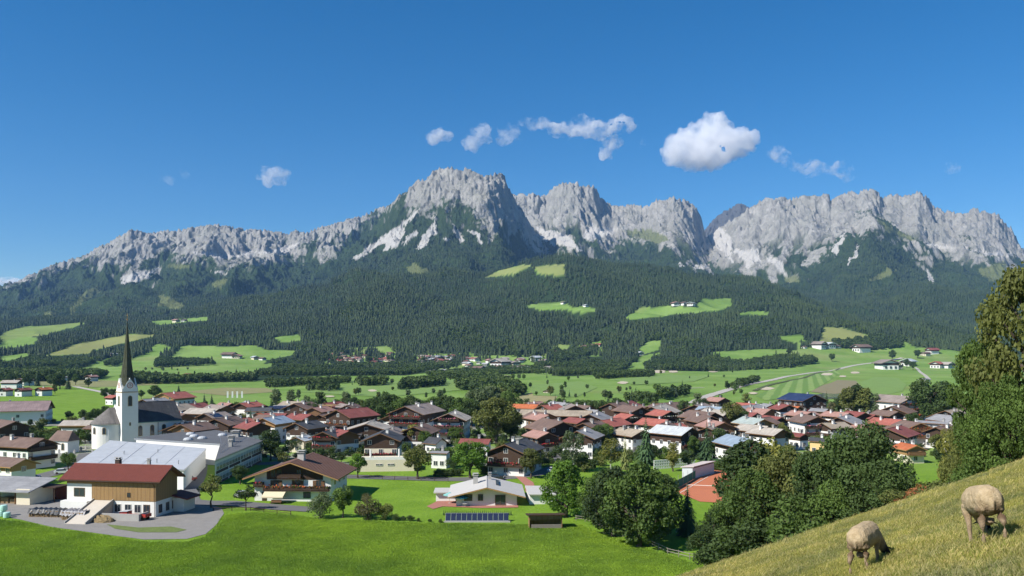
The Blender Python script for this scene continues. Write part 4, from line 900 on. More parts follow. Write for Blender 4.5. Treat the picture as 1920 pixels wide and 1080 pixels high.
for k in range(4):
    M = Matrix.Rotation(R(90*k), 4, 'Z')
    def ring(mb, r0, r1, y, m):
        n = 20; V = []
        for rr in (r0, r1):
            for i in range(n): V.append(tuple(M @ Vector((rr*math.cos(6.2832*i/n), y, ZT+2.55+rr*math.sin(6.2832*i/n)))))
        mb.add(V, [(i, (i+1) % n, n+(i+1) % n, n+i) for i in range(n)], m)
    f = MB(); ring(f, 0.0, .82, -S-.03, 1); ring(f, .82, 1.06, -S-.05, 0); ring(f, .34, .44, -S-.05, 0); fo = f.obj('clock_face', [CL, CW], tw)
    hb = MB(); hb.box(-.045, .045, -S-.09, -S-.06, ZT+2.5, ZT+3.25, 0, M); hb.box(0, .5, -S-.09, -S-.06, ZT+2.5, ZT+2.6, 0, M); hb.obj('clock_hands', WOOD['dark'], fo)
    p = M @ Vector((0, -S-.02, ZT-3.1)); link_mesh('window', AW, tw, p, R(90*k))
    p = M @ Vector((0, -S-.02, ZT-11.5)); link_mesh('window', arch_window_mesh(.35, 1.0, SANDST), tw, p, R(90*k))
# ------------------------------------------------------------------ churchyard chapel
cx, cy_, cz_ = on_ground(118, 848); cp = empty('chapel', (cx, cy_, cz_), R(-14)); tag(cp, 'small white churchyard chapel with brown roof and rounded end', 'chapel')
MB().box(-2.2, 4.4, -2.6, 2.6, -.4, 4.3).lathe([(2.6, -.4), (2.6, 4.3)], 14, (-2.2, 0), 0, math.pi/2, 1.5*math.pi).obj('wall', WALL['white'], cp)
mb = MB(); mb.add([(-2.2, -3, 4.2), (4.8, -3, 4.2), (4.8, 3, 4.2), (-2.2, 3, 4.2), (-2.2, 0, 7.6), (4.0, 0, 7.6)], [(0, 1, 5, 4), (2, 3, 4, 5), (1, 2, 5)]); mb.lathe([(3.0, 4.2), (.02, 7.6)], 14, (-2.2, 0), 0, math.pi/2, 1.5*math.pi); mb.obj('roof', roof_mat('brown'), cp)
for xx in (-.6, 2.4): link_mesh('window', AWs, cp, (xx, -2.62, 2.3), 0)
gy = []
for i in range(26):
    gx, gyy = cx + rng.uniform(-13, 16), cy_ + rng.uniform(-5, 10)
    if abs(gx-cx) < 6 and abs(gyy-cy_) < 4: continue
    g = empty('gravestone', (gx, gyy, gz(gx, gyy)), rng.uniform(-.3, .3)); gy.append(g)
    hh = rng.uniform(.9, 1.5); MB().box(-.32, .32, -.09, .09, -.1, hh).extrude_y([(-.32, hh), (.32, hh), (0, hh+.28)], -.09, .09).obj('slab', CONC if i % 3 else WOOD['dark'], g)
    MB().box(-.45, .45, -.95, .15, -.1, .12).obj('plinth', CONC, g)
for i, g in enumerate(sorted(gy, key=lambda o: o.location.x/o.location.y)): tag(g, f'{"grey stone" if g.children[0].data.materials[0] == CONC else "dark"} grave marker by the chapel, {ORD[i]} from the west', 'gravestone', 'graves around the chapel')
# ------------------------------------------------------------------ school and sports hall
def quad_building(name, poly, zt, label, cat, wall, roofm, over=.7, zs=None, fascia=None):
    c = Vector((sum(p[0] for p in poly)/len(poly), sum(p[1] for p in poly)/len(poly), 0)); o = empty(name, (c.x, c.y, 0)); tag(o, label, cat)
    P = [(p[0]-c.x, p[1]-c.y) for p in poly]; zs = zs or [zt]*len(P); n = len(P)
    V = [(p[0], p[1], -.5) for p in P] + [(p[0], p[1], z) for p, z in zip(P, zs)]
    MB().add(V, [(i, (i+1) % n, n+(i+1) % n, n+i) for i in range(n)]).obj('wall', wall, o)
    k = 1 + over/ (sum(math.hypot(*p) for p in P)/n)
    V = [(p[0]*k, p[1]*k, z) for p, z in zip(P, zs)] + [(p[0]*k, p[1]*k, z+.45) for p, z in zip(P, zs)]
    rf = MB().add(V, [tuple(range(n))[::-1]] + [(i, (i+1) % n, n+(i+1) % n, n+i) for i in range(n)], 1).add(V[n:], [tuple(range(n))], 0).obj('roof', [roofm, fascia or STEEL], o)
    return o, c, rf
ROOFM = mat('white_membrane', (.42, .44, .46), .65, .2, .12, fine=.6); BITU = mat('grey_bitumen', (.105, .108, .115), .8, .3, .1, fine=.5)
# counter-clockwise corners
gym, gc, grf = quad_building('sports_hall', [(-117, 216), (-83, 203), (-93, 244), (-133, 266)], 6, 'sports hall with large white flat roof in front of the church', 'hall', WALL['white'], ROOFM, .4, [4.7, 4.9, 5.3, 5.3])
for i in range(1, 5):                                       # seams of the roof sheets
    t = i/5; a = Vector((-117, 216, 5.17)).lerp(Vector((-83, 203, 5.37)), t); b = Vector((-133, 266, 5.77)).lerp(Vector((-93, 244, 5.77)), t)
    MB().tube(a-Vector((gc.x, gc.y, 0)), b-Vector((gc.x, gc.y, 0)), .035, .035, 4).obj('roof_seam', STEEL, grf)
for (x, y) in ((-95, 215), (-104, 236), (-112, 232), (-88, 212)):
    MB().tube((x-gc.x, y-gc.y, 5.2), (x-gc.x, y-gc.y, 6.3), .14, .14, 8).lathe([(.28, 6.3), (.0, 6.55)], 8, (x-gc.x, y-gc.y)).obj('vent_pipe', STEEL, grf)
sch, sc_, srf = quad_building('school_building', [(-78, 211), (-80, 257), (-113, 298), (-123, 263), (-90, 247.5)], 6.3, 'long grey-roofed school with bands of windows right of the sports hall', 'school', WALL['white'], BITU, .9)
MB().box(-.2, .2, 0, 0, 0, 0)
dv = Vector((-80+78, 257-211, 0)).normalized(); nv = Vector((dv.y, -dv.x, 0)); ang = math.atan2(nv.x, -nv.y)
DKP = mat('dark_panel', (.07, .045, .04), .7, .2); BLU = mat('blind_blue', (.30, .38, .46), .6, .12, .3)
def school_window():
    mb = MB(); mb.box(-1.05, 1.05, -.05, .1, -.85, .85, 1); mb.box(-1.05, 1.05, -.07, -.05, .1, .85, 2)
    for x0, x1, z0, z1 in ((-1.15, -1.05, -.95, .95), (1.05, 1.15, -.95, .95), (-1.05, 1.05, -.95, -.85), (-1.05, 1.05, .85, .95), (-.05, .05, -.85, .85)): mb.box(x0, x1, -.12, .1, z0, z1, 0)
    return mb.mesh('window', [FRAME, GLASS, BLU])
SW = school_window()
for fl in range(2):
    for i in range(16):
        p = Vector((-78, 211, 0)) + dv*(2.2+2.72*i) + nv*.02; link_mesh('window', SW, sch, (p.x-sc_.x, p.y-sc_.y, 1.6+2.95*fl), ang)
    for i in range(4):
        a = Vector((-78, 211, 0)) + dv*(1+11.3*i) - sc_; b = a + dv*10.2; q = nv*.09; z = -.1+2.85*fl
        MB().add([tuple(a+Vector((0, 0, z))), tuple(b+Vector((0, 0, z))), tuple(b+Vector((0, 0, z+.75))), tuple(a+Vector((0, 0, z+.75))), tuple(a+q+Vector((0, 0, z))), tuple(b+q+Vector((0, 0, z))), tuple(b+q+Vector((0, 0, z+.75))), tuple(a+q+Vector((0, 0, z+.75)))], [(4, 5, 6, 7), (0, 1, 5, 4), (2, 3, 7, 6), (1, 2, 6, 5), (3, 0, 4, 7)]).obj('spandrel_panel', DKP, sch)
for (x, y) in ((-106, 268), (-101, 262), (-98, 272), (-104, 258), (-110, 275)):
    MB().lathe([(1.5, 6.7), (1.5, 7.0), (1.1, 7.45), (.0, 7.65)], 12, (x-sc_.x, y-sc_.y)).obj('skylight_dome', ROOFM, srf)
for (x, y, w) in ((-88, 252, 1.6), (-84, 240, 1.0), (-92, 268, 2.2)): chimney(srf, x-sc_.x, y-sc_.y, 6.7, 8.4, w, CONC)
for i in range(1, 4): MB().tube(Vector((-78-3*i, 214+9*i, 6.78))-sc_, Vector((-80-8*i, 258+9*i, 6.78))-sc_, .04, .04, 4).obj('roof_seam', STEEL, srf)
# ------------------------------------------------------------------ barn in the foreground
PLK = mat('larch_boards', (.31, .195, .085), .85, .3, .9, stretch=(7, 7, .5)); TIMB2 = mat('board_batten', (.26, .16, .07), .85, .3, .9, stretch=(5, 5, .5))
bn = empty('barn', (-85.0, 175.5, 0), R(-9)); bn.scale = (.80, .66, 1.0); tag(bn, 'barn with red tiled roof and honey board cladding on the gravel yard', 'barn')
# local: x along ridge, front towards -y
BL, BW = 13.0, 6.0; BZ = 10.4; BE = 7.7; btp = (BZ-BE)/7.2
MB().add([(-BL, -BW, -.5), (BL, -BW, -.5), (BL, BW, -.5), (-BL, BW, -.5), (-BL, -BW, 7.8), (BL, -BW, 7.8), (BL, BW, 7.8), (-BL, BW, 7.8), (-BL, 0, BZ-.4), (BL, 0, BZ-.4)], [(0, 1, 5, 4), (2, 3, 7, 6), (1, 2, 6, 9, 5), (3, 0, 4, 8, 7)]).obj('wall', WALL['white'], bn)
for k in range(62):                                         # front boards, one by one
    x0 = -5.6 + .30*k
    if x0 > BL-.05: break
    MB().box(x0, x0+.285, -BW-.10-.015*(k % 3), -BW-.01, 3.35, 7.75).obj('board', PLK if k % 4 else TIMB2, bn)
for k in range(24): x0 = -BL + .31*k; MB().box(x0, x0+.295, -BW-.10-.012*(k % 3), -BW-.01, 6.75, 7.75).obj('board', PLK if k % 5 else TIMB2, bn)
for k in range(38):                                         # gable boards
    y0 = -BW + .315*k; zt = BZ-.42-abs(y0+.15)*btp*.96; MB().box(BL+.01, BL+.10+.012*(k % 3), y0, y0+.30, 3.35, min(zt, BZ-.5)).obj('board', TIMB2 if k % 3 else PLK, bn)
# tile courses as real ribs
tv = []; tf = []; ny = 22; nx = 190
for s in (-1, 1):
    b0 = len(tv)
    for j in range(ny+1):
        for half in (0, 1):
            d = 7.3*(j+half*.985)/ny if j < ny else 7.3; lift = .075 if half else 0.0
            if j == ny and half: continue
            for i in range(nx+1):
                xx = -14.6 + 29.4*i/nx; wv = .035*math.sin(i*math.pi/1.5); tv.append((xx, s*d, BZ - d*btp + lift*(1 if half else 0) + wv))
    rows_ = ny*2+1
    for j in range(rows_-1):
        for i in range(nx):
            a = b0 + j*(nx+1)+i; q = (a, a+1, a+nx+2, a+nx+1); tf.append(q[::-1] if s < 0 else q)
me = np_mesh('roof_tiles', tv, tf, [mat('red_roof_tiles', (.185, .055, .043), .75, .3, .7)])
brf = MB().add([(-14.7, -7.3, BE-.42), (14.9, -7.3, BE-.42), (14.9, 0, BZ-.3), (-14.7, 0, BZ-.3), (-14.7, 7.3, BE-.42), (14.9, 7.3, BE-.42), (-14.7, -7.3, BE-.16), (14.9, -7.3, BE-.16), (14.9, 0, BZ-.05), (-14.7, 0, BZ-.05), (-14.7, 7.3, BE-.16), (14.9, 7.3, BE-.16)],
  [(3, 2, 1, 0), (4, 5, 2, 3), (0, 1, 7, 6), (5, 4, 10, 11), (1, 2, 8, 7), (2, 5, 11, 8), (0, 6, 9, 3), (3, 9, 10, 4), (6, 7, 8, 9), (9, 8, 11, 10)]).obj('roof', WOOD['mid'], bn)
tag(link_mesh('roof_tiles', me, brf), kind='stuff'); MB().tube((-14.6, 0, BZ+.02), (14.8, 0, BZ+.02), .17, .17, 8).obj('ridge_tiles', mat('red_roof_tiles', (0, 0, 0)), brf)
MB().tube((-14.6, -7.42, BE-.22), (14.8, -7.42, BE-.22), .10, .10, 8).tube((12.7, -7.4, BE-.25), (12.7, -6.15, BE-1.2), .06, .06, 6).tube((12.7, -6.15, BE-1.2), (12.7, -6.15, 0), .06, .06, 6).obj('gutter', WOOD['dark'], bn)
chimney(brf, -2.0, 1.2, BZ-1, BZ+1.0, 1.3, DKP); chimney(brf, 7.0, 1.5, BZ-1, BZ+.9, .8, CONC)
for i, xx in enumerate((2.0, 5.0, 7.8, 10.4)): window(bn, xx, -BW-.02, 1.75, 0, 1.7, 1.6, WOOD['mid'] if i == 3 else None)
w_ = window(bn, -9.3, -BW-.02, 4.9, 0, 3.0, 1.7, WOOD['mid']); window(bn, 5.3, -BW-.12, 4.6, 0, .8, .8, WOOD['dark'])
for y in (-3.5, .5, 4): window(bn, BL+.02, y, 1.6, R(90), 1.6, 1.6, WOOD['mid'], 'stable_window')
MB().box(-13.6, -5.8, -BW-2.2, -BW-.02, .6, 3.2).obj('terrace_wall', WALL['white'], bn)
MB().add([(-4.9, -BW-.1, 3.3), (.6, -BW-.1, 3.3), (.6, -BW-13.5, .15), (-4.9, -BW-13.5, .15), (-4.9, -BW-.1, -.4), (.6, -BW-.1, -.4), (.6, -BW-13.5, -.4), (-4.9, -BW-13.5, -.4)], [(0, 3, 2, 1), (0, 4, 7, 3), (1, 2, 6, 5), (3, 7, 6, 2)]).obj('hay_ramp', mat('pale_concrete', (.50, .45, .38), .9, .14, .5), bn)
for xx in (-5.15, .65): MB().add([(xx, -BW-.1, 3.65), (xx+.22, -BW-.1, 3.65), (xx+.22, -BW-13.5, .5), (xx, -BW-13.5, .5), (xx, -BW-.1, 2.9), (xx+.22, -BW-.1, 2.9), (xx+.22, -BW-13.5, -.3), (xx, -BW-13.5, -.3)], [(0, 3, 2, 1), (0, 4, 7, 3), (1, 2, 6, 5), (3, 7, 6, 2)]).obj('ramp_kerb', CONC, bn)
ln = empty('lean_to_shed', tuple(bn.matrix_basis @ Vector((14.5, 7.0, 0))), R(-9)); ln.scale = (.75, .75, .85); tag(ln, 'low lean-to with small red roof behind the right end of the barn', 'shed')
MB().box(-3.0, 1.8, -3, 3, -.4, 3.6).obj('wall', WALL['white'], ln); MB().add([(-3.2, -3.8, 4.7), (3.4, -3.8, 3.5), (3.4, 3.8, 3.5), (-3.2, 3.8, 4.7), (-3.2, -3.8, 4.45), (3.4, -3.8, 3.25), (3.4, 3.8, 3.25), (-3.2, 3.8, 4.45)], [(0, 1, 2, 3), (7, 6, 5, 4), (0, 4, 5, 1), (1, 5, 6, 2), (2, 6, 7, 3)]).obj('roof', roof_mat('tile'), ln)
# muck heap, trough wall, trailer
m0 = bn.matrix_basis
wl_ = empty('retaining_wall', tuple(m0 @ Vector((5.4, -12.6, 0))), R(-9)); MB().box(-3.4, 5.2, -.18, .18, -.4, 1.5).box(4.9, 5.2, .18, 3.2, -.4, 1.5).obj('wall', CONC, wl_); tag(wl_, 'low concrete wall of the dung yard in front of the barn', 'wall')
bm = bmesh.new(); bmesh.ops.create_icosphere(bm, subdivisions=4, radius=1)
for v in bm.verts: v.co = Vector((v.co.x*2.9, v.co.y*1.7, max(-.3, v.co.z*1.1)*(1+.25*math.sin(v.co.x*9)*math.cos(v.co.y*11)))) + Vector((rng.uniform(-.1, .1), rng.uniform(-.1, .1), rng.uniform(-.08, .08)))
me = bpy.data.meshes.new('dung_heap'); bm.to_mesh(me); bm.free(); me.materials.append(mat('straw_dung', (.23, .17, .09), .95, .45, 2)); o = link_mesh('dung_heap', me, None, tuple(m0 @ Vector((2.2, -14.2, .1))), R(-20)); tag(o, 'heap of straw and dung beside the barn ramp', 'heap')
tr_ = empty('trailer', tuple(m0 @ Vector((6.6, -10.0, 0))), R(-12)); tag(tr_, 'small red trailer with white lid parked by the barn windows', 'trailer')
RED = mat('red_paint', (.36, .04, .03), .5, .25)
MB().box(-.9, .9, -.8, .8, .5, 1.7).obj('box', RED, tr_); MB().add([(-1.1, -.95, 1.72), (1.1, -.95, 1.9), (1.1, .95, 1.9), (-1.1, .95, 1.72), (-1.1, -.95, 1.66), (1.1, -.95, 1.84), (1.1, .95, 1.84), (-1.1, .95, 1.66)], [(0, 1, 2, 3), (7, 6, 5, 4), (0, 4, 5, 1), (1, 5, 6, 2), (2, 6, 7, 3), (3, 7, 4, 0)]).obj('lid', ROOFM, tr_)
for s in (-1, 1): MB().tube((0, s*.82, .36), (0, s*1.0, .36), .36, .36, 12).obj('wheel', WOOD['dark'], tr_)
fb = empty('flatbed_cart', tuple(m0 @ Vector((10.6, -10.0, 0))), R(-16)); tag(fb, 'low red cart standing against the dung yard wall', 'cart'); MB().box(-2.2, 2.2, -.9, .9, .75, 1.0).box(-2.2, 2.2, -.9, -.84, 1.0, 1.4).box(2.14, 2.2, -.84, .9, 1.0, 1.4).obj('bed', RED, fb)
for s in (-1, 1):
    for xx in (-1.3, 1.3): MB().tube((xx, s*.8, .38), (xx, s*1.0, .38), .38, .38, 12).obj('wheel', WOOD['dark'], fb)
# wood stacks under tarpaulin
LOG = mat('split_logs', (.26, .18, .10), .95, .45, 3); TARP = mat('black_tarpaulin', (.03, .032, .036), .45, .4, 1.2, spec=.5); TARP2 = mat('grey_tarpaulin', (.34, .33, .34), .6, .35, 1.0)
def log_stack(pt, rz, nx, nz, ln_, label, tm):
    e = empty('firewood_stack', pt, rz); tag(e, label, 'firewood', 'firewood beside the barn'); mb = MB(); r = random.Random(nx)
    for k in range(nz):
        for i in range(nx): rr = r.uniform(.11, .16); xx = (i-nx/2)*.30 + r.uniform(-.04, .04); mb.tube((xx, -ln_/2+r.uniform(-.08, .08), .18+k*.27), (xx, ln_/2+r.uniform(-.08, .08), .18+k*.27), rr, rr, 6)
    tag(mb.obj('logs', LOG, e), kind='stuff')
    n = 26; V = []; hw = nx*.15+.25
    for j in range(8):
        for i in range(n+1):
            u = -1+2*i/n; v = -1+2*j/7; V.append((u*hw, v*(ln_/2+.3), nz*.27+.25+.12*math.sin(i*1.7+j)+.10*r.random() - (.75+.3*r.random() if j in (0, 7) else 0)))
    F = [(j*(n+1)+i, j*(n+1)+i+1, (j+1)*(n+1)+i+1, (j+1)*(n+1)+i) for j in range(7) for i in range(n)]
    link_mesh('tarpaulin', np_mesh('tarpaulin', V, F, [tm]), e)
x_, y_, z_ = on_ground(92, 968); log_stack((x_, y_, z_), R(-4), 24, 5, 2.4, 'long firewood stack under black tarpaulin on the yard', TARP)
x_, y_, z_ = on_ground(147, 973); log_stack((x_, y_, z_), R(-10), 17, 6, 3.4, 'square firewood stack with grey sheets next to the barn ramp', TARP2)
# sheds and silage bales on the west edge
s1 = empty('open_shed', on_ground(22, 940), R(-12)); tag(s1, 'open timber shed with grey sheet roof at the west picture edge', 'shed')
MB().box(4.6, 8.2, -3.5, 3.5, -.3, 3.6).box(-9, 4.6, 3.3, 3.5, -.3, 3.6).obj('wall', WALL['cream'], s1)
for i in range(4): MB().box(-8.6+4.2*i, -8.4+4.2*i, -3.4, -3.2, -.3, 3.5).obj('post', WOOD['mid'], s1)
MB().add([(-9.5, -4.6, 3.2), (8.8, -4.6, 3.2), (8.8, 4.2, 5.2), (-9.5, 4.2, 5.2), (-9.5, -4.6, 3.0), (8.8, -4.6, 3.0), (8.8, 4.2, 5.0), (-9.5, 4.2, 5.0)], [(0, 1, 2, 3), (7, 6, 5, 4), (0, 4, 5, 1), (1, 5, 6, 2), (2, 6, 7, 3)]).obj('roof', roof_mat('grey'), s1)
for i in range(5): MB().box(-8+2.5*i, -6+2.5*i, -2.6, -.5, 0, 1.1+.3*(i % 2)).obj('timber_pile', LOG, s1)
s2 = empty('machine_shelter', on_ground(93, 938), R(-14)); tag(s2, 'dark open shelter with rusty red interior beside the barn', 'shed')
MB().box(-3.6, 3.6, 1.4, 1.55, -.3, 3.4).box(-3.6, -3.45, -1.8, 1.4, -.3, 3.4).obj('wall', mat('rusty_boards', (.16, .05, .035), .9, .4, 1), s2); MB().box(-4.1, 4.1, -2.6, 2.0, 3.4, 3.6).obj('roof', WOOD['dark'], s2)
for xx in (-3.5, 0, 3.4): MB().box(xx, xx+.16, -2.3, -2.14, -.3, 3.4).obj('post', WOOD['dark'], s2)
yb = empty('yellow_skip', on_ground(79, 938), R(-10)); tag(yb, 'yellow skip standing at the shelter', 'skip'); MB().add([(-1.3, -.6, 0), (1.3, -.6, 0), (1.3, .6, 0), (-1.3, .6, 0), (-1.6, -.8, .95), (1.6, -.8, .95), (1.6, .8, .95), (-1.6, .8, .95)], [(3, 2, 1, 0), (0, 1, 5, 4), (1, 2, 6, 5), (2, 3, 7, 6), (3, 0, 4, 7), (4, 5, 6, 7)]).obj('body', mat('yellow_paint', (.55, .36, .03), .5, .2), yb)
BALE = mat('mint_wrap', (.42, .66, .58), .35, .15, 1.5, spec=.5)
for i, (p_, dz) in enumerate((((4, 968), 0), ((13, 971), 0), ((7, 968), 1.2))):
    x_, y_, z_ = on_ground(*p_); e = MB(); e.lathe([(0, 0), (.62, .02), (.72, .14), (.74, .6), (.70, 1.08), (.58, 1.2), (0, 1.22)], 16); o = e.obj('silage_bale', BALE, None, (x_, y_, z_+dz)); tag(o, ('mint green silage bale on the ground cut by the west picture edge', 'mint green silage bale on the ground, the right-hand one of the pile', 'mint green silage bale on top of the other two')[i], 'silage bale', 'wrapped silage bales')
# ------------------------------------------------------------------ big chalet in the foreground
cb = empty('chalet', (-51.0, 195.5, 0), R(-3)); tag(cb, 'big white chalet with brown tiled roof, awning and dark balconies in front of the village', 'house', 'houses of the village')
CW2, CL2 = 9.1, 7.2; CH = 9.4; ctp = math.tan(R(19)); CRW, CRL = 11.3, 9.2
def cz(x): return CH-.32-abs(x)*ctp
MB().extrude_y([(-CW2, -.5), (CW2, -.5), (CW2, cz(CW2)), (0, cz(0)), (-CW2, cz(CW2))], -CL2, CL2).obj('wall', WALL['cream'] if False else WALL['white'], cb)
MB().extrude_y([(-6.2, 5.1), (7.2, 5.1), (7.2, cz(7.2)), (0, cz(0)+.02), (-6.2, cz(6.2))], -CL2-.06, CL2+.06).obj('timber_cladding', WOOD['dark'], cb)
crf = gable_roof(cb, CRW*2, CRL*2, CH, ctp, mat('brown_roof_tiles', (.15, .083, .062), .8, .3, .7), WOOD['light'], .28)
tv = []; tf = []; ny, nx = 26, 90
for s in (-1, 1):
    b0 = len(tv)
    for j in range(ny+1):
        for half in (0, 1):
            if j == ny and half: continue
            d = (CRW+.02)*(j+half*.985)/ny if j < ny else CRW+.02
            for i in range(nx+1): tv.append((s*d, -CRL+.02+(2*CRL-.04)*i/nx, CH+.04-d*ctp+(.07 if half else 0)+.03*math.sin(i*math.pi/1.5)))
    for j in range(ny*2):
        for i in range(nx):
            a = b0+j*(nx+1)+i; q = (a, a+1, a+nx+2, a+nx+1); tf.append(q if s < 0 else q[::-1])
tag(link_mesh('roof_tiles', np_mesh('roof_tiles', tv, tf, [mat('brown_roof_tiles', (0, 0, 0))]), crf), kind='stuff')
chimney(cb, .6, -2.5, CH-1, CH+1.5, 1.5, mat('chimney_plaster', (.48, .46, .44), .9, .15))
SHUT = mat('brown_shutter', (.15, .085, .045), .8, .25)
for xx in (-3.9, 1.2, 6.2):
    o = window(cb, xx, -CL2-.02, 3.95, 0, 1.15, 1.9, SHUT)
    for s in (-1, 1): MB().box(s*1.0-.38, s*1.0+.38, -.12, 0, -.98, .98).obj('shutter', SHUT, o)
for xx in (-4.6, -3.2, 1.5): window(cb, xx, -CL2-.08, 6.55, 0, 1.0, 1.7, SHUT)
for xx in (3.4, 7.2): window(cb, xx, -CL2-.02, 1.5, 0, 1.6, 1.3, mat('green_frame', (.05, .14, .08), .6, .2))
for y in (-4, 0, 4):
    for z in (1.5, 4.2): window(cb, CW2+.02, y, z, R(90))
o = MB().box(-7.3, -6.2, -CL2-.09, -CL2+.1, 0, 2.2).obj('door', WOOD['dark'], cb); MB().box(-6.42, -6.34, -CL2-.16, -CL2-.09, .95, 1.1).obj('handle', STEEL, o)
balcony(cb, -6.6, 8.9, -CL2, 2.75, 'orange', seed=3, depth=1.4); balcony(cb, -3.4, 2.2, -CL2-.06, 5.45, None, depth=1.0); balcony(cb, -9.0, -6.8, -CL2, 3.6, 'red', depth=1.2, seed=8)
MB().add([(-6.2, -CL2-1.45, 2.5), (-1.2, -CL2-1.45, 2.5), (-1.0, -CL2-4.0, 1.75), (-6.0, -CL2-4.0, 1.75), (-6.2, -CL2-1.45, 2.44), (-1.2, -CL2-1.45, 2.44), (-1.0, -CL2-4.0, 1.69), (-6.0, -CL2-4.0, 1.69), (-1.0, -CL2-4.0, 1.45), (-6.0, -CL2-4.0, 1.45)], [(3, 2, 1, 0), (4, 5, 6, 7), (0, 4, 7, 3), (1, 2, 6, 5), (3, 9, 8, 2)]).obj('awning', mat('cream_awning', (.66, .58, .40), .8, .1), cb)
for xx in (-5.9, -1.1): MB().tube((xx, -CL2-3.9, 1.7), (xx, -CL2-1.4, 1.4), .04, .04, 5).obj('awning_arm', STEEL, cb)
bt = empty('garden_bench', (-54.2, 184.6, gz(-54.2, 184.6)), R(-3)); tag(bt, 'wooden bench under the cream awning', 'bench'); MB().box(-1.2, 1.2, -.25, .25, .42, .48).obj('seat', WOOD['mid'], bt); MB().box(-1.2, 1.2, .22, .27, .5, .95).obj('backrest', WOOD['mid'], bt)
for xx in (-1.05, 1.0): MB().box(xx, xx+.08, -.2, .25, 0, .42).obj('leg', WOOD['mid'], bt)
# ------------------------------------------------------------------ bungalow
bg_ = empty('bungalow', (-6.0, 189.5, 0), R(2)); tag(bg_, 'low bungalow with pale grey roof and red terrace in the meadow', 'house')
tpb = math.tan(R(14)); bw, bl2, bh = 6.9, 6.6, 4.5
def bz(x): return bh-.3-abs(x)*tpb
MB().extrude_y([(-bw, -.4), (bw, -.4), (bw, bz(bw)), (0, bz(0)), (-bw, bz(bw))], -bl2, bl2).obj('wall', WALL['white'], bg_)
brf2 = gable_roof(bg_, 17.6, 17.0, bh, tpb, roof_mat('beige') if False else mat('pale_fibre_roof', (.47, .45, .42), .85, .12, .5), WOOD['light'], .3)
chimney(brf2, -2.6, 1.0, bh-1.2, bh+1.3, 1.1, CONC); chimney(brf2, .8, 5.0, bh-1, bh+.9, .7, CONC); MB().box(2.2, 2.9, -2, 4.5, bh-.62, bh-.35).obj('roof_ladder', GLASS, brf2)
for xx in (-4.2, -1.4): window(bg_, xx, -bl2-.02, 1.9, 0, 1.7 if xx < -3 else 1.0, 1.3, SHUT)
window(bg_, 3.1, -bl2-.02, 1.35, 0, 2.2, 2.1, SHUT, 'patio_door')
for y in (-3, 2): window(bg_, bw+.02, y, 1.7, R(90)); window(bg_, -bw-.02, y, 1.7, R(-90))
an = empty('garage', (6.8, 187.8, 0), R(4)); tag(an, 'flat grey-roofed garage beside the bungalow', 'garage'); MB().box(-3, 3.2, -3.2, 5, -.4, 2.3).obj('wall', WALL['white'], an); MB().add([(-3.3, -4.0, 2.3), (4.0, -4.0, 2.2), (4.0, 5.4, 2.5), (-3.3, 5.4, 2.7), (-3.3, -4.0, 2.55), (4.0, -4.0, 2.45), (4.0, 5.4, 2.75), (-3.3, 5.4, 2.95)], [(3, 2, 1, 0), (4, 5, 6, 7), (0, 1, 5, 4), (1, 2, 6, 5), (2, 3, 7, 6), (3, 0, 4, 7)]).obj('roof', [mat('pale_fibre_roof', (0, 0, 0))], an)
an2 = empty('annex', (-15.5, 190.5, 0), R(2)); tag(an2, 'small pale-roofed annex on the west side of the bungalow', 'shed'); MB().box(-2.4, 2.2, -2, 3, -.4, 2.0).obj('wall', WALL['white'], an2); MB().box(-2.9, 2.7, -2.8, 3.5, 2.0, 2.25).obj('roof', mat('pale_fibre_roof', (0, 0, 0)), an2)
PAV = mat('red_paving', (.36, .16, .12), .85, .2, .8, fine=5)
def sheet(name, pts, m, dz, label, kind='structure', sub=1.2, px=True):
    """ground-hugging patch: outline in picture points or world points, draped on the ground"""
    P = [on_ground(*p)[:2] for p in pts] if px else pts; bm = bmesh.new(); f = bm.faces.new([bm.verts.new((p[0], p[1], 0)) for p in P]); bmesh.ops.triangulate(bm, faces=[f])
    for _ in range(6):
        es = [e for e in bm.edges if e.calc_length() > sub*max(1.0, e.verts[0].co.y/90)]
        if not es or len(bm.faces) > 6000: break
        bmesh.ops.subdivide_edges(bm, edges=es, cuts=1); bmesh.ops.triangulate(bm, faces=bm.faces[:])
    bm.normal_update()
    co = np.array([v.co[:] for v in bm.verts]); zz = ground(co[:,0], co[:,1])
    for v, z in zip(bm.verts, zz): v.co.z = z + dz
    for fc in bm.faces:
        if fc.normal.z < 0: fc.normal_flip()
    me = bpy.data.meshes.new(name); bm.to_mesh(me); bm.free(); me.materials.append(m); o = link_mesh(name, me); tag(o, label, kind=kind); return o
sheet('terrace', [(836,931),(850,936),(970,940),(972,952),(900,953),(830,950),(812,955),(800,950),(820,940)], PAV, .09, 'red paved terrace of the bungalow')
sheet('driveway', [(966,893),(985,895),(1000,905),(1006,922),(985,922),(984,910),(972,899)], PAV, .09, 'curved red paved driveway of the bungalow')
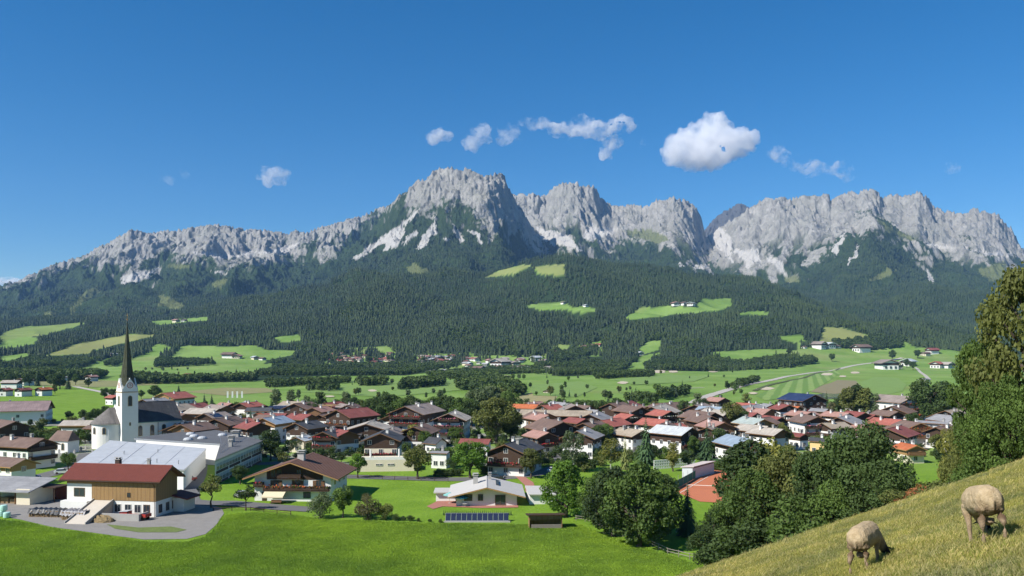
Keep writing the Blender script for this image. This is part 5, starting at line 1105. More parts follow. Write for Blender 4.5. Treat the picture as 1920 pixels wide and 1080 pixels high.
def parasol(px, row, colr, label):
    e = empty('parasol', on_ground(px, row)); m = mat('parasol_' + colr, {'teal': (.20, .42, .40), 'blue': (.02, .26, .42)}[colr], .7, .12); MB().tube((0, 0, 0), (0, 0, 2.5), .03, .03, 6).obj('pole', STEEL, e)
    mb = MB(); n = 8; V = [(0, 0, 2.65)] + [(1.5*math.cos(6.283*i/n), 1.5*math.sin(6.283*i/n), 2.05) for i in range(n)] + [(1.5*math.cos(6.283*i/n), 1.5*math.sin(6.283*i/n), 1.9) for i in range(n)]
    mb.add(V, [(0, 1+i, 1+(i+1) % n) for i in range(n)] + [(1+i, 1+n+i, 1+n+(i+1) % n, 1+(i+1) % n) for i in range(n)]); mb.obj('canopy', m, e); MB().lathe([(.3, 0), (.3, .12), (.05, .15)], 10).obj('base', CONC, e); tag(e, label, 'parasol')
parasol(843, 944, 'teal', 'pale teal parasol at the west corner of the bungalow'); parasol(866, 949, 'blue', 'bright blue parasol on the red terrace')
gt = empty('garden_table', on_ground(872, 950)); tag(gt, 'white garden table under the blue parasol', 'table'); MB().lathe([(0, .74), (.6, .74), (.6, .70), (0, .70)], 14).obj('table_top', FRAME, gt)
for a in range(4): MB().tube((.4*math.cos(a*1.57), .4*math.sin(a*1.57), .7), (.5*math.cos(a*1.57), .5*math.sin(a*1.57), 0), .025, .025, 5).obj('leg', FRAME, gt)
# solar array and its hedge
x0, y0, z0_ = on_ground(835, 979); x1, y1, _ = on_ground(954, 979); sa = empty('solar_array', ((x0+x1)/2, (y0+y1)/2, z0_), math.atan2(y1-y0, x1-x0)); tag(sa, 'row of dark solar panels leaning on the bank below the bungalow', 'solar panels')
wl2 = math.hypot(x1-x0, y1-y0); npn = 12; pw = wl2/npn; M = Matrix.Rotation(R(48), 4, 'X')
for i in range(npn):
    a = -wl2/2 + pw*i; o = MB().box(a+.05, a+pw-.05, 0, 1.75, 0, .07, 0, Matrix.Translation((0, 0, .25)) @ M).obj('solar_panel', SOLAR, sa)
    MB().box(a+.0, a+.05, -.03, 1.78, .01, .11, 0, Matrix.Translation((0, 0, .25)) @ M).box(a+.05, a+pw-.05, -.05, 0, .01, .11, 0, Matrix.Translation((0, 0, .25)) @ M).box(a+.05, a+pw-.05, 1.75, 1.80, .01, .11, 0, Matrix.Translation((0, 0, .25)) @ M).obj('panel_frame', STEEL, o)
MB().box(-wl2/2-.3, wl2/2+.3, -.35, -.05, -.3, .28).obj('plinth', CONC, sa)
# meadow hut
mh = empty('meadow_hut', on_ground(1022, 989), R(3)); tag(mh, 'small open-fronted timber hut at the meadow edge', 'shed')
for k in range(22): MB().box(-3.2+.291*k, -3.2+.291*k+.28, 1.4, 1.46+.01*(k % 2), -.2, 2.5).obj('board', PLK if k % 3 else TIMB2, mh)
for k in range(22): MB().box(-3.2+.291*k, -3.2+.291*k+.28, -1.5, -1.44+.01*(k % 2), 1.9, 2.7).obj('board', PLK if k % 4 else TIMB2, mh)
for k in range(4): MB().box(-2.9, 3.1, -1.52, -1.47, .1+.22*k, .28+.22*k).obj('rail_board', TIMBERGREY, mh)
MB().box(-3.25, -3.19, -1.5, 1.5, -.2, 2.6).box(3.22, 3.28, -1.5, 1.5, -.2, 2.6).obj('side_wall', TIMB2, mh); MB().add([(-3.8, -2.0, 2.95), (3.9, -2.0, 2.95), (3.9, 1.9, 2.5), (-3.8, 1.9, 2.5), (-3.8, -2.0, 2.8), (3.9, -2.0, 2.8), (3.9, 1.9, 2.35), (-3.8, 1.9, 2.35)], [(0, 1, 2, 3), (7, 6, 5, 4), (0, 4, 5, 1), (1, 5, 6, 2), (2, 6, 7, 3), (3, 7, 4, 0)]).obj('roof', WOOD['dark'], mh)
# columned terrace in front of the geranium chalet
tc_ = empty('columned_terrace', on_ground(722, 884), R(6)); tag(tc_, 'cream terrace base with white columns under the geranium chalet', 'terrace'); MB().box(-8.5, 8.5, 0, 9, -.4, 3.4).obj('base_wall', WALL['cream'], tc_)
for xx in (-4.4, 4.0): MB().tube((xx, 3.0, 3.4), (xx, 3.0, 6.2), .28, .26, 10).obj('column', WALL['white'], tc_)
for xx in (-2.2, -1.2, 1.2, 2.2): window(tc_, xx, -.02, 2.0, 0, .8, .45)
MB().box(-8.5, 8.5, .05, .15, 3.42, 4.2).obj('parapet', WALL['white'], tc_); flowers(tc_, -4, 4, .6, 3.95, 'white', 77, 60)
# ------------------------------------------------------------------ tennis court
CLAY = mat('tennis_clay', (.46, .155, .075), .9, .12, .4, fine=3); sheet('tennis_court', [(1333,880),(1455,884),(1425,948),(1312,941),(1256,919)], CLAY, .10, 'orange clay tennis court behind the front trees')
A = Vector(on_ground(1262, 921)); B = Vector(on_ground(1336, 879)); LINE = mat('court_line', (.7, .68, .62), .8, .05)
fe = empty('court_screen', tuple(A)); tag(fe, 'green windscreen fence along the tennis court', 'fence'); d = B-A; GREEN = mat('green_screen', (.03, .17, .12), .8, .2)
n = 9
for i in range(n+1): p = d*(i/n); MB().tube((p.x, p.y, -.2), (p.x, p.y, 3.4), .05, .05, 6).obj('post', STEEL, fe)
for i in range(n):
    p = d*(i/n); q = d*((i+1)/n); MB().add([(p.x, p.y, .1), (q.x, q.y, .1), (q.x, q.y, 2.2), (p.x, p.y, 2.2), (p.x+.03, p.y+.02, .1), (q.x+.03, q.y+.02, .1), (q.x+.03, q.y+.02, 2.2), (p.x+.03, p.y+.02, 2.2)], [(0, 1, 2, 3), (7, 6, 5, 4), (3, 2, 6, 7)]).obj('screen', GREEN, fe)
C_ = Vector(on_ground(1455, 882)); fe2 = empty('court_hedge_screen', tuple(B)); tag(fe2, 'tall green netting at the far end of the tennis court', 'fence'); d2 = C_-B
for i in range(7): p = d2*(i/6); MB().tube((p.x, p.y, -.2), (p.x, p.y, 4.2), .05, .05, 6).obj('post', STEEL, fe2)
for i in range(6): p = d2*(i/6); q = d2*((i+1)/6); MB().add([(p.x, p.y, 0), (q.x, q.y, 0), (q.x, q.y, 3.0), (p.x, p.y, 3.0), (p.x, p.y+.04, 0), (q.x, q.y+.04, 0), (q.x, q.y+.04, 3.0), (p.x, p.y+.04, 3.0)], [(0, 1, 2, 3), (7, 6, 5, 4)]).obj('screen', mat('hedge_green_net', (.045, .10, .03), .9, .35), fe2)
ca = Vector(on_ground(1288, 916)); cb_ = Vector(on_ground(1400, 921)); nt_ = empty('tennis_net', tuple(ca)); tag(nt_, 'white-edged tennis net across the clay court', 'net'); dn = cb_-ca
MB().tube((0, 0, 0), (0, 0, 1.1), .06, .06, 6).obj('post', STEEL, nt_); MB().add([(0, 0, .92), (dn.x, dn.y, .92+dn.z), (dn.x, dn.y, 1.05+dn.z), (0, 0, 1.05), (0, .04, .92), (dn.x, dn.y+.04, .92+dn.z), (dn.x, dn.y+.04, 1.05+dn.z), (0, .04, 1.05)], [(0, 1, 2, 3), (7, 6, 5, 4), (3, 2, 6, 7)]).obj('tape', LINE, nt_)
for (a, b) in (((1275,925),(1345,884)),): 
    p, q = Vector(on_ground(*a)), Vector(on_ground(*b)); t = (q-p).normalized(); s = Vector((-t.y, t.x, 0))*.09; z = Vector((0, 0, .13)); me = np_mesh('court_line', [tuple(v+z) for v in (p-s, p+s, q+s, q-s)], [(0, 1, 2, 3)], [LINE]); tag(link_mesh('court_line', me), 'painted line on the clay court', kind='structure')
ch_ = empty('club_house', tuple(Vector(on_ground(1292, 897))), R(-38)); tag(ch_, 'narrow white club building with pinkish roof beside the tennis court', 'building'); MB().box(-1.6, 1.6, -1.0, 13, -.3, 3.0).obj('wall', mat('pale_grey_panel', (.52, .53, .56), .8, .1), ch_); MB().add([(-2, -1.3, 3.0), (2, -1.3, 3.4), (2, 13.3, 3.4), (-2, 13.3, 3.0), (-2, -1.3, 3.2), (2, -1.3, 3.6), (2, 13.3, 3.6), (-2, 13.3, 3.2)], [(3, 2, 1, 0), (4, 5, 6, 7), (0, 1, 5, 4), (1, 2, 6, 5), (2, 3, 7, 6), (3, 0, 4, 7)]).obj('roof', mat('pinkish_sheet', (.55, .47, .43), .7, .12), ch_)
a = Vector(on_ground(1226, 880)); b = Vector(on_ground(1304, 874)); d = b-a; pw_ = empty('openwork_wall', tuple(a), math.atan2(d.y, d.x)); tag(pw_, 'white openwork wall with rows of small openings north of the club building', 'wall'); L = d.length
for k in range(18):
    x0 = L*k/18; MB().box(x0, x0+L/18*.55, -.1, .1, -.3, 2.4).obj('pier', WALL['white'], pw_)
for z in (0, .8, 1.6, 2.4): MB().box(0, L, -.12, .12, z, z+.28).obj('course', WALL['white'], pw_)
# ------------------------------------------------------------------ building under construction and flags
cs = empty('building_shell', on_ground(618, 800), R(-20)); tag(cs, 'raw timber building shell with pale panels left of the maroon farmhouse', 'building')
cs.location = ((618-960)/FPX*400, 400, 0); MB().box(-4, 4, -4, 4, 0, 5.8).obj('wall', mat('raw_board', (.50, .30, .14), .85, .2), cs); MB().box(-4.5, 4.5, -4.5, 4.5, 5.8, 6.1).obj('slab', CONC, cs)
for xx in (-3.6, -1.2, 1.2, 3.5): MB().box(xx-.1, xx+.1, -3.9, -3.7, 6.1, 8.4).obj('stud', PLK, cs)
MB().box(-4, 4, -4, 4, 8.4, 8.6).obj('roof_frame', PLK, cs)
for i, px in enumerate((425, 434, 443, 452)):
    x_, y_, z_ = on_ground(px, 750); e = empty('flagpole', (x_, y_, z_), R(10)); tag(e, f'white banner flag on a pole at the golf meadow, {ORD[i]} from the west', 'flag', 'white banner flags at the golf meadow'); MB().tube((0, 0, 0), (0, 0, 6.5), .06, .05, 6).obj('pole', STEEL, e); MB().box(.06, 1.25, -.02, .02, 1.6, 6.3).obj('banner', WALL['white'], e)
# play things at the east end
for i, (px, row, colr, hh) in enumerate(((1728, 788, (.6, .42, .05), 4.5), (1737, 786, (.62, .07, .04), 5.5), (1745, 788, (.62, .45, .08), 5))):
    x_, y_, z_ = on_ground(px, row+26); nm = ('yellow', 'red', 'amber')[i]; e = MB(); e.lathe([(1.9, 0), (2.2, hh*.3), (2.0, hh*.7), (1.2, hh*.95), (0, hh)], 12); e.box(-.6, .6, -2.3, -1.9, 0, 1.6, 1); o = e.obj('inflatable_castle', [mat(nm + '_vinyl', colr, .5, .1), GLASS], None, (x_, y_, z_)); tag(o, f'{nm} inflatable play tower by the white marquee hall', 'inflatable', 'inflatables by the marquee')
# ------------------------------------------------------------------ roads, yards, golf course
ASPH = mat('asphalt', (.135, .132, .130), .9, .2, .3, fine=3); GRAV = mat('gravel', (.235, .222, .205), .95, .28, .5, fine=6); PATHM = mat('pale_path', (.42, .39, .34), .95, .2, .4); SAND = mat('bunker_sand', (.50, .43, .31), .95, .15, .4)
def ribbon(name, pts, width, m, dz, label, px=True):
    P = [Vector(on_ground(*p)[:2] + (0,)) for p in pts] if px else [Vector((p[0], p[1], 0)) for p in pts]; Q = []
    for i in range(len(P)-1):
        n = max(2, int((P[i+1]-P[i]).length/ (4 if P[i].y < 400 else 12)))
        p0 = P[max(i-1, 0)]; p3 = P[min(i+2, len(P)-1)]
        for k in range(n):
            t = k/n; Q.append(.5*((2*P[i]) + (-p0+P[i+1])*t + (2*p0-5*P[i]+4*P[i+1]-p3)*t*t + (-p0+3*P[i]-3*P[i+1]+p3)*t**3))
    Q.append(P[-1]); V = []
    for i, q in enumerate(Q):
        t = (Q[min(i+1, len(Q)-1)] - Q[max(i-1, 0)]).normalized(); s = Vector((-t.y, t.x, 0))
        for k in (-1, -.33, .33, 1): c = q + s*width/2*k; V.append((c.x, c.y, gz(c.x, c.y)+dz))
    F = [(i*4+k+1, i*4+k, (i+1)*4+k, (i+1)*4+k+1) for i in range(len(Q)-1) for k in range(3)]
    o = link_mesh(name, np_mesh(name, V, F, [m])); tag(o, label, kind='structure'); return Q
ribbon('road', [(1300,757),(1340,739),(1425,717),(1522,699),(1585,689),(1640,680),(1692,671)], 9, PATHM, .35, 'pale road crossing the golf meadow')
ribbon('path', [(1716,689),(1722,694),(1730,701),(1742,712)], 5, PATHM, .3, 'pale track by the eastern farms')
ribbon('path', [(680,699),(740,697),(800,696),(820,692)], 6, PATHM, .4, 'pale lane on the far side of the golf meadow')
ribbon('path', [(1160,760),(1200,750),(1240,738),(1270,730),(1320,727)], 4, PATHM, .3, 'thin golf path north of the village')
ribbon('path', [(130,722),(160,729),(190,735),(212,741)], 6, PATHM, .2, 'pale lane along the west meadow')
ribbon('street', [(560,893),(650,894),(760,897),(850,899),(930,897),(1000,889),(1050,876),(1100,858)], 6.5, ASPH, .08, 'village street along the meadow fence')
ribbon('street', [(372,868),(368,890),(352,925),(360,942),(430,944),(500,950),(585,956)], 5.5, ASPH, .12, 'lane between barn, school and big chalet')
ribbon('street', [(0,905),(60,897),(110,885),(150,872),(170,850)], 7, ASPH, .10, 'street below the churchyard')
ribbon('street', [(480,870),(560,868),(640,872),(700,868)], 6, ASPH, .07, 'back street behind the big chalet')
ribbon('street', [(880,870),(980,872),(1080,850),(1130,842),(1200,845),(1320,858)], 6, ASPH, .07, 'street past the garden trees')
ribbon('street', [(1560,850),(1650,838),(1720,840),(1760,822),(1790,806)], 7, PATHM, .08, 'pale street at the east end of the village')
ribbon('street', [(480,800),(600,806),(760,802),(900,800),(1120,800),(1300,795),(1500,800),(1640,795),(1760,795)], 8, ASPH, .06, 'main street through the village')
sheet('yard', [(0,938),(60,935),(125,930),(160,925),(330,940),(372,942),(415,952),(420,963),(405,985),(385,1002),(350,1011),(270,1012),(180,1000),(100,989),(40,975),(0,968)], GRAV, .06, 'gravel yard around the barn')
sheet('lawn_strip', [(200,984),(260,990),(320,988),(350,994),(330,999),(260,999),(215,992)], mat('rough_grass', (.13, .17, .05), .95, .4, .6, fine=3), .11, 'strip of rough grass inside the gravel yard')
STRIPE = None
def stripe_mat(name, a, sc):
    m, nt, b = new_mat(name); tc = N(nt, 'ShaderNodeTexCoord'); mp = N(nt, 'ShaderNodeMapping'); mp.inputs['Rotation'].default_value = (0, 0, a); nt.links.new(tc.outputs['Object'], mp.inputs[0])
    w = N(nt, 'ShaderNodeTexWave'); w.inputs['Scale'].default_value = sc; w.inputs['Distortion'].default_value = .6; w.inputs['Detail'].default_value = 1; nt.links.new(mp.outputs[0], w.inputs['Vector'])
    c = mixc(nt, ramp(nt, w.outputs['Fac'], [(.35, 0), (.65, 1)]), (.125, .225, .045), (.215, .31, .085)); c = mixc(nt, ramp(nt, noise(nt, .05, 4), [(.35, .4), (.6, 0)]), c, (.14, .20, .05)); nt.links.new(c, b.inputs['Base Color']); b.inputs['Roughness'].default_value = .95; return m
sheet('fairway', [(1417,743),(1455,724),(1495,708),(1565,693),(1577,700),(1550,717),(1525,733),(1470,748),(1435,751)], stripe_mat('mown_stripes', .35, .028), .25, 'striped mown fairway west of the reed bed', sub=6)
sheet('fairway', [(1612,717),(1640,707),(1685,709),(1700,721),(1692,734),(1660,741),(1635,742),(1620,735)], stripe_mat('mown_stripes_wavy', 1.35, .04), .25, 'striped mown fairway right of the reed bed', sub=6)
sheet('fairway', [(1150,712),(1260,703),(1330,706),(1300,716),(1190,722)], stripe_mat('mown_stripes_far', .9, .02), .4, 'mown fairway north of the garden trees', sub=8)
sheet('fairway', [(990,722),(1090,715),(1120,727),(1080,745),(1000,742)], stripe_mat('mown_stripes_mid', 1.0, .026), .3, 'mown fairway north of the long tan hall', sub=8)
sheet('fairway', [(560,735),(700,716),(860,712),(880,730),(720,745)], stripe_mat('mown_stripes_west', 1.2, .022), .3, 'mown fairway north of the hotels', sub=8)
sheet('reed_bed', [(1520,735),(1545,722),(1570,713),(1605,714),(1612,722),(1600,735),(1560,740)], mat('reed_straw', (.22, .19, .105), .95, .35, .15, fine=1.5), .3, 'dull brown reed bed on the golf meadow', sub=5)
sheet('pond', [(1518,742),(1545,738),(1580,740),(1585,746),(1550,749),(1520,748)], mat('pond_water', (.035, .05, .06), .08, .2, .2, spec=.6), .3, 'dark pond behind the solar-roofed farmhouse', sub=5)
ribbon('brook_bank', [(1415,733),(1445,722),(1480,714),(1510,708),(1535,699),(1575,691)], 5, mat('rough_bank', (.085, .10, .04), .95, .4, .2), .5, 'rough brook bank winding over the golf meadow')
for i, (q, m_, l_) in enumerate((([(0,716),(130,712),(260,716),(300,722),(180,726),(60,722)], (.22, .22, .09), 'dry grass strip'), ([(345,735),(420,727),(500,728),(520,735),(420,742)], (.23, .22, .09), 'tawny rough'), ([(960,748),(1000,735),(1050,737),(1040,752),(985,757)], (.29, .26, .12), 'yellow rough'), ([(860,725),(930,702),(965,705),(930,725),(890,735)], (.24, .22, .11), 'brown rough by the brook'))):
    sheet('rough_meadow', q, mat(f'dry_rough_{i}', m_, .95, .35, .05, fine=.5), .2, f'{l_} on the valley meadow', sub=8)
BK = [(1237,697,11,3),(1262,697,9,2),(1168,718,10,2.5),(1436,729,16,3),(1551,702,11,2.5),(1580,706,7,1.6),(1603,699,9,2),(698,733,8,2),(618,744,9,1.5),(1337,697,8,1.5),(1412,738,8,2),(1180,741,9,1.6),(840,700,7,1.5)]
for i, (a, b, w, h) in enumerate(sorted(BK)):
    o = sheet('sand_bunker', [(a+w*math.cos(t*.5236)*(1+.2*math.sin(t*2+i)), b+h*math.sin(t*.5236)) for t in range(12)], SAND, .45, f'pale sand bunker on the golf meadow, {ORD[i]} from the west', kind='thing', sub=4); tag(o, cat='bunker', group='sand bunkers')
# ------------------------------------------------------------------ fences
def fence(pts, sp, hh, m, label, rails=2, px=True, w=.11):
    P = [Vector(on_ground(*p)) for p in pts]; c = P[0]; e = empty('wooden_fence', tuple(c)); tag(e, label, 'fence'); last = None
    pm = MB().box(-w/2, w/2, -w/2, w/2, -.2, hh).mesh('post', m); tot = 0; pl = []
    for i in range(len(P)-1):
        n = max(1, int((P[i+1]-P[i]).length/sp))
        for k in range(n): pl.append(P[i].lerp(P[i+1], k/n))
    pl.append(P[-1]); pl = [Vector((q.x, q.y, gz(q.x, q.y))) for q in pl]
    for q in pl: link_mesh('post', pm, e, tuple(q-c), rng.uniform(-.2, .2))
    for a, b in zip(pl, pl[1:]):
        for k in range(rails):
            z = Vector((0, 0, hh*(.45+.42*k)+rng.uniform(-.03, .03))); d = (b-a).normalized()*.15; s = Vector((0, -.07, 0))
            MB().tube(a-c+z-d+s, b-c+z+d+s, .055, .055, 5).obj('rail', m, e)
fence([(1080,976),(1097,978),(1125,989),(1150,1000),(1186,1013)], 2.6, 1.15, TIMBERGREY, 'weathered rail fence left of the front trees')
fence([(1218,1023),(1252,1039),(1293,1049),(1330,1051)], 2.3, 1.15, TIMBERGREY, 'weathered rail fence below the front trees at the pasture foot')
fence([(648,896),(740,900),(840,903)], 3.2, 1.1, WOOD['dark'], 'dark rail fence between street and meadow')
fence([(400,958),(470,958),(545,966)], 3.0, .9, WOOD['dark'], 'low dark rail fence in front of the chalet lane')
# ------------------------------------------------------------------ single trees
T = tree
T(396,952,886,'apple','olive','loose young tree standing alone right of the barn',wide=.95); T(461,957,906,'apple','dark','small dark fruit tree left of the big chalet',wide=.95)
T(507,864,803,'round','dark','round dark tree between school and big chalet',wide=.9); T(671,896,848,'round','bright','small fresh green tree at the street before the inn',wide=.95)
T(783,898,835,'round','olive','round brownish street tree left of the bright green one',wide=1.15); T(882,897,824,'broad','bright','big round bright green street tree in the village middle',wide=1.15)
T(772,842,792,'round','gold','tree with yellow-green top below the large hotel',wide=.95); T(796,845,806,'round','green','green tree right of the yellow-topped tree',wide=.9)
T(932,832,740,'broad','olive','tallest dark olive tree in the village centre',wide=1.15,seed=2); T(958,830,765,'round','dark','dark tree leaning against the tallest olive tree',wide=.9)
T(996,897,838,'round','olive','yellow-green street tree in front of the dark-roofed guest house'); T(853,832,800,'round','green','round green tree below the pink-flowered hotel',wide=1.3)
T(600,972,918,'bushy','grey','grey-green fruit tree, the western of the meadow-edge group',wide=.85); T(643,971,905,'round','green','taller green fruit tree in the middle of the meadow-edge group',wide=.8); T(690,974,922,'bushy','brown','brownish bush tree at the east of the meadow-edge group',wide=.95); T(722,974,940,'bushy','olive','low olive bush right of the brownish bush tree',wide=.9)
for i, (px, b, t) in enumerate(((742,976,962),(756,976,966),(770,977,964),(785,978,970),(806,979,972),(826,980,972))): T(px,b,t,'bushy','dark',f'low dark shrub trailing into the meadow, {ORD[i]} from the west',wide=1.2,group='shrubs at the meadow edge',name='shrub')
T(1075,884,805,'loose','grey','feathery grey willow-like tree behind the front trees',wide=1.15,seed=1); T(1061,970,858,'full','bright','full green tree right of the meadow hut',wide=.95,seed=1)
T(1150,1006,868,'full','dark','western dark tree of the front clump above the rail fence',wide=.95,seed=1); T(1197,1026,858,'full','green','middle tree of the front clump above the rail fence',wide=.95,seed=2); T(1238,1008,872,'full','dark','eastern dark tree of the front clump above the rail fence',wide=.80,seed=3); T(1120,985,880,'full','green','smaller green tree at the back of the front clump',wide=.8)
T(1200,1024,985,'bushy','bright','small light bush at the foot of the front clump',wide=.9,name='shrub')
T(1289,1004,900,'spruce','spruce','dark spruce in front of the tennis court',seed=1,wide=1.1); T(1211,872,777,'spruce','spruce','tall slender spruce in the village gardens',seed=2,wide=.95)
T(1172,880,812,'slim','larch','golden larch left of the tall garden spruce',seed=3,wide=1.2); T(1145,890,818,'loose','gold','golden birch beside the golden larch',seed=2); T(1262,884,828,'tall','gold','yellow-green cone-shaped tree by the openwork wall',wide=1.1)
T(1325,868,790,'spruce','spruce','dark spruce right of the pale bluish metal roof',seed=3,wide=1.1); T(1350,862,800,'round','dark','dark round tree beside the spruce at the blue-grey chalet'); T(1300,856,815,'round','green','green garden tree in front of the pale bluish metal roof'); T(1290,880,843,'round','dark','dark garden tree at the end of the openwork wall',wide=1.1)
# front trees behind the pasture edge
def front(px, y, top, h, shape, colr, label, wide, **kw):
    x = (px-960)/FPX*y; zt = CAMZ + (HROW-top)/FPX*y; return tree_at(x, y, h, shape, colr, label, wide=wide, z=zt-h, **kw)
front(1400,112,818,17.5,'tall','dark','tall pointed dark tree, westernmost behind the pasture edge',1.25,seed=1,dens=2.0)
front(1340,104,955,8.0,'full','dark','broad dark tree at the foot of the pointed tree',1.0,seed=2,dens=1.5); front(1408,102,868,14.5,'full','green','full green tree in front of the pointed tree',.80,seed=1,dens=2.0)
front(1468,104,822,17,'full','olive','broad olive green tree in the middle behind the pasture edge',.74,seed=3,dens=2.2); front(1440,116,815,17,'loose','gold','feathery yellow-green birch behind the middle tree',.8,seed=1)
front(1530,98,835,15,'full','dark','dark tree left of the biggest front tree',.76,seed=1,dens=2.0); front(1607,96,772,19.5,'full','dark','biggest dark rowan-like tree behind the pasture edge',.84,seed=3,dens=3.0)
front(1562,92,890,10.5,'full','green','green tree under the biggest front tree on its left',.72,seed=2,dens=2.0); front(1662,88,850,11.5,'full','dark','dark tree under the biggest front tree on its right',.88,seed=1,dens=2.0)
front(1520,92,920,8,'bushy','green','green bush at the pasture edge left of the bare bush',1.2,seed=2); front(1440,98,950,7.5,'bushy','dark','dark bush at the pasture edge below the middle tree',1.3,seed=3); front(1380,102,975,7,'bushy','dark','dark bush low at the pasture edge, westernmost one',1.3,seed=1)
front(1735,74,905,3.6,'bushy','rust','red-leaved bush at the pasture edge, the eastern one',1.5,seed=2,name='shrub'); front(1700,76,912,3.4,'bushy','olive','olive bush at the pasture edge beside the red-leaved bush',1.5,seed=3,name='shrub'); front(1770,66,895,3.6,'bushy','olive','olive bush below the great tree at the pasture edge',1.5,seed=1,name='shrub')
# great trees at the east edge
front(1934,47,482,13.5,'great','olive','great leafy tree rising out of the picture at the east edge',.52,seed=2,dens=1.7); front(1846,50,622,9.5,'great','green','green tree with light leaves left of the great leafy tree',.46,seed=1,dens=1.7); front(1895,44,690,7.5,'great','green','green-leaved tree below the great leafy tree',.60,seed=3,dens=3.0); front(1812,54,775,6.0,'bushy','olive','bushy olive tree at the lower left of the great tree',.55,seed=2,dens=3.0); front(1782,62,812,5.5,'loose','gold','yellowish thin tree left of the great tree group',.8,seed=2,dens=1.0); front(1855,46,770,5.0,'bushy','green','dense olive bush under the great trees',1.0,seed=1,dens=3.0)
# bare bush
bb = empty('bare_bush', ((1665-960)/FPX*78, 78, 0)); bb.location.z = gz(bb.location.x, 78); tag(bb, 'leafless grey bush at the pasture edge', 'shrub'); r_ = random.Random(4); mb = MB()
for i in range(90):
    a = r_.uniform(0, 6.28); q = r_.uniform(.3, 2.2); p = Vector((r_.uniform(-.5, .5), r_.uniform(-.5, .5), 0)); m_ = p + Vector((q*.4*math.cos(a), q*.4*math.sin(a), r_.uniform(1.6, 2.6))); t_ = p + Vector((q*math.cos(a), q*math.sin(a), r_.uniform(3.0, 5.6))); mb.tube(p, m_, .025, .018, 4, 0, False); mb.tube(m_, t_, .018, .008, 3, 0, False)
    for k in range(3): u = m_.lerp(t_, r_.random()); mb.tube(u, u+Vector((r_.uniform(-.5, .5), r_.uniform(-.5, .5), r_.uniform(.3, .9))), .012, .005, 3, 0, False)
tag(mb.obj('twigs', mat('grey_twigs', (.19, .165, .145), .95, .3), bb), kind='stuff')
# village trees: (px, base row, top row, shape, colour)
VT = [(130,790,768,'round','dark'),(155,789,767,'round','dark'),(170,793,770,'round','dark'),(180,790,763,'round','green'),(197,790,760,'round','dark'),(128,882,845,'round','green'),(75,812,790,'round','dark'),(95,842,812,'round','green'),(70,838,806,'round','dark'),(160,832,805,'round','green'),(148,830,803,'round','dark'),
 (291,749,721,'broad','dark'),(265,748,730,'round','dark'),(335,735,720,'spruce','spruce'),(383,760,735,'spruce','spruce'),(397,763,737,'spruce','spruce'),(470,798,765,'spruce','spruce'),(363,800,780,'round','gold'),(345,795,776,'round','dark'),(450,908,868,'round','dark'),(430,800,783,'round','green'),
 (517,766,726,'tall','grey'),(546,768,729,'tall','grey'),(575,770,740,'loose','grey'),(600,778,732,'tall','dark'),(560,792,772,'round','dark'),(648,778,733,'tall','grey'),(660,780,742,'round','dark'),(632,776,748,'round','green'),(585,792,752,'round','dark'),(540,862,822,'loose','green'),(580,850,828,'round','dark'),(556,848,815,'round','dark'),
 (690,790,748,'round','dark'),(700,793,742,'broad','dark'),(715,795,738,'broad','dark'),(730,797,735,'broad','dark'),(745,797,740,'broad','green'),(760,796,738,'broad','dark'),(778,796,745,'round','grey'),(800,795,744,'broad','dark'),(818,796,740,'broad','green'),(835,797,738,'broad','dark'),(852,798,740,'broad','dark'),(868,799,742,'broad','green'),(884,800,748,'broad','dark'),(900,780,722,'broad','grey'),(920,775,720,'broad','grey'),(940,772,722,'broad','olive'),(955,776,728,'broad','green'),
 (1041,776,738,'spruce','spruce'),(1052,776,745,'round','dark'),(1070,782,750,'round','dark'),(1090,784,745,'broad','dark'),(1105,785,748,'broad','green'),(1120,786,746,'broad','dark'),(1140,784,738,'spruce','spruce'),(1155,786,742,'round','dark'),(1168,786,748,'round','green'),(1020,780,752,'round','dark'),(1130,845,790,'round','green'),(1118,850,792,'round','dark'),(1140,850,800,'spruce','blue'),(1100,835,815,'round','dark'),
 (1280,782,749,'round','dark'),(1308,775,735,'tall','grey'),(1318,776,745,'round','dark'),(1372,812,752,'round','olive'),(1385,808,762,'round','dark'),(1400,770,735,'loose','olive'),(1230,790,765,'round','dark'),(1395,782,758,'round','dark'),(1465,830,790,'loose','gold'),(1470,845,795,'round','olive'),(1550,768,732,'spruce','spruce'),(1590,785,722,'tall','olive'),(1605,785,718,'tall','dark'),(1620,786,724,'tall','olive'),(1635,786,732,'loose','grey'),(1575,780,745,'round','dark'),(1560,785,752,'loose','brown'),
 (1745,800,705,'broad','dark'),(1765,798,712,'round','green'),(1730,790,735,'round','dark'),(1710,812,772,'round','dark'),(1660,830,808,'round','green'),(1590,800,780,'round','green'),(1640,850,815,'round','dark'),(1755,850,812,'round','olive'),(1775,845,800,'loose','gold'),(1245,870,835,'round','green'),(1225,866,830,'round','dark'),(1330,830,805,'round','dark'),(640,868,845,'round','dark'),(600,862,840,'round','green'),(905,868,842,'round','dark'),(850,880,850,'bushy','dark'),(760,875,850,'bushy','green'),(495,800,778,'round','green'),
 (20,722,700,'round','dark'),(55,724,698,'broad','dark'),(70,724,695,'spruce','spruce'),(100,728,700,'broad','dark'),(112,730,697,'broad','dark'),(128,730,700,'spruce','spruce'),(142,722,700,'round','green'),(165,727,708,'round','dark'),(30,712,690,'round','green'),(90,715,690,'broad','dark'),(150,712,692,'round','dark'),(180,712,695,'round','green'),(103,738,720,'round','olive'),(196,748,726,'round','dark'),(212,748,728,'round','dark'),
 (1523,682,664,'round','dark'),(1560,678,662,'round','green'),(1673,675,655,'round','dark'),(1700,690,672,'round','dark'),(1712,694,676,'round','green'),(1720,672,655,'round','dark'),(1455,672,652,'spruce','spruce'),(1480,668,650,'round','dark')]
VT.sort()
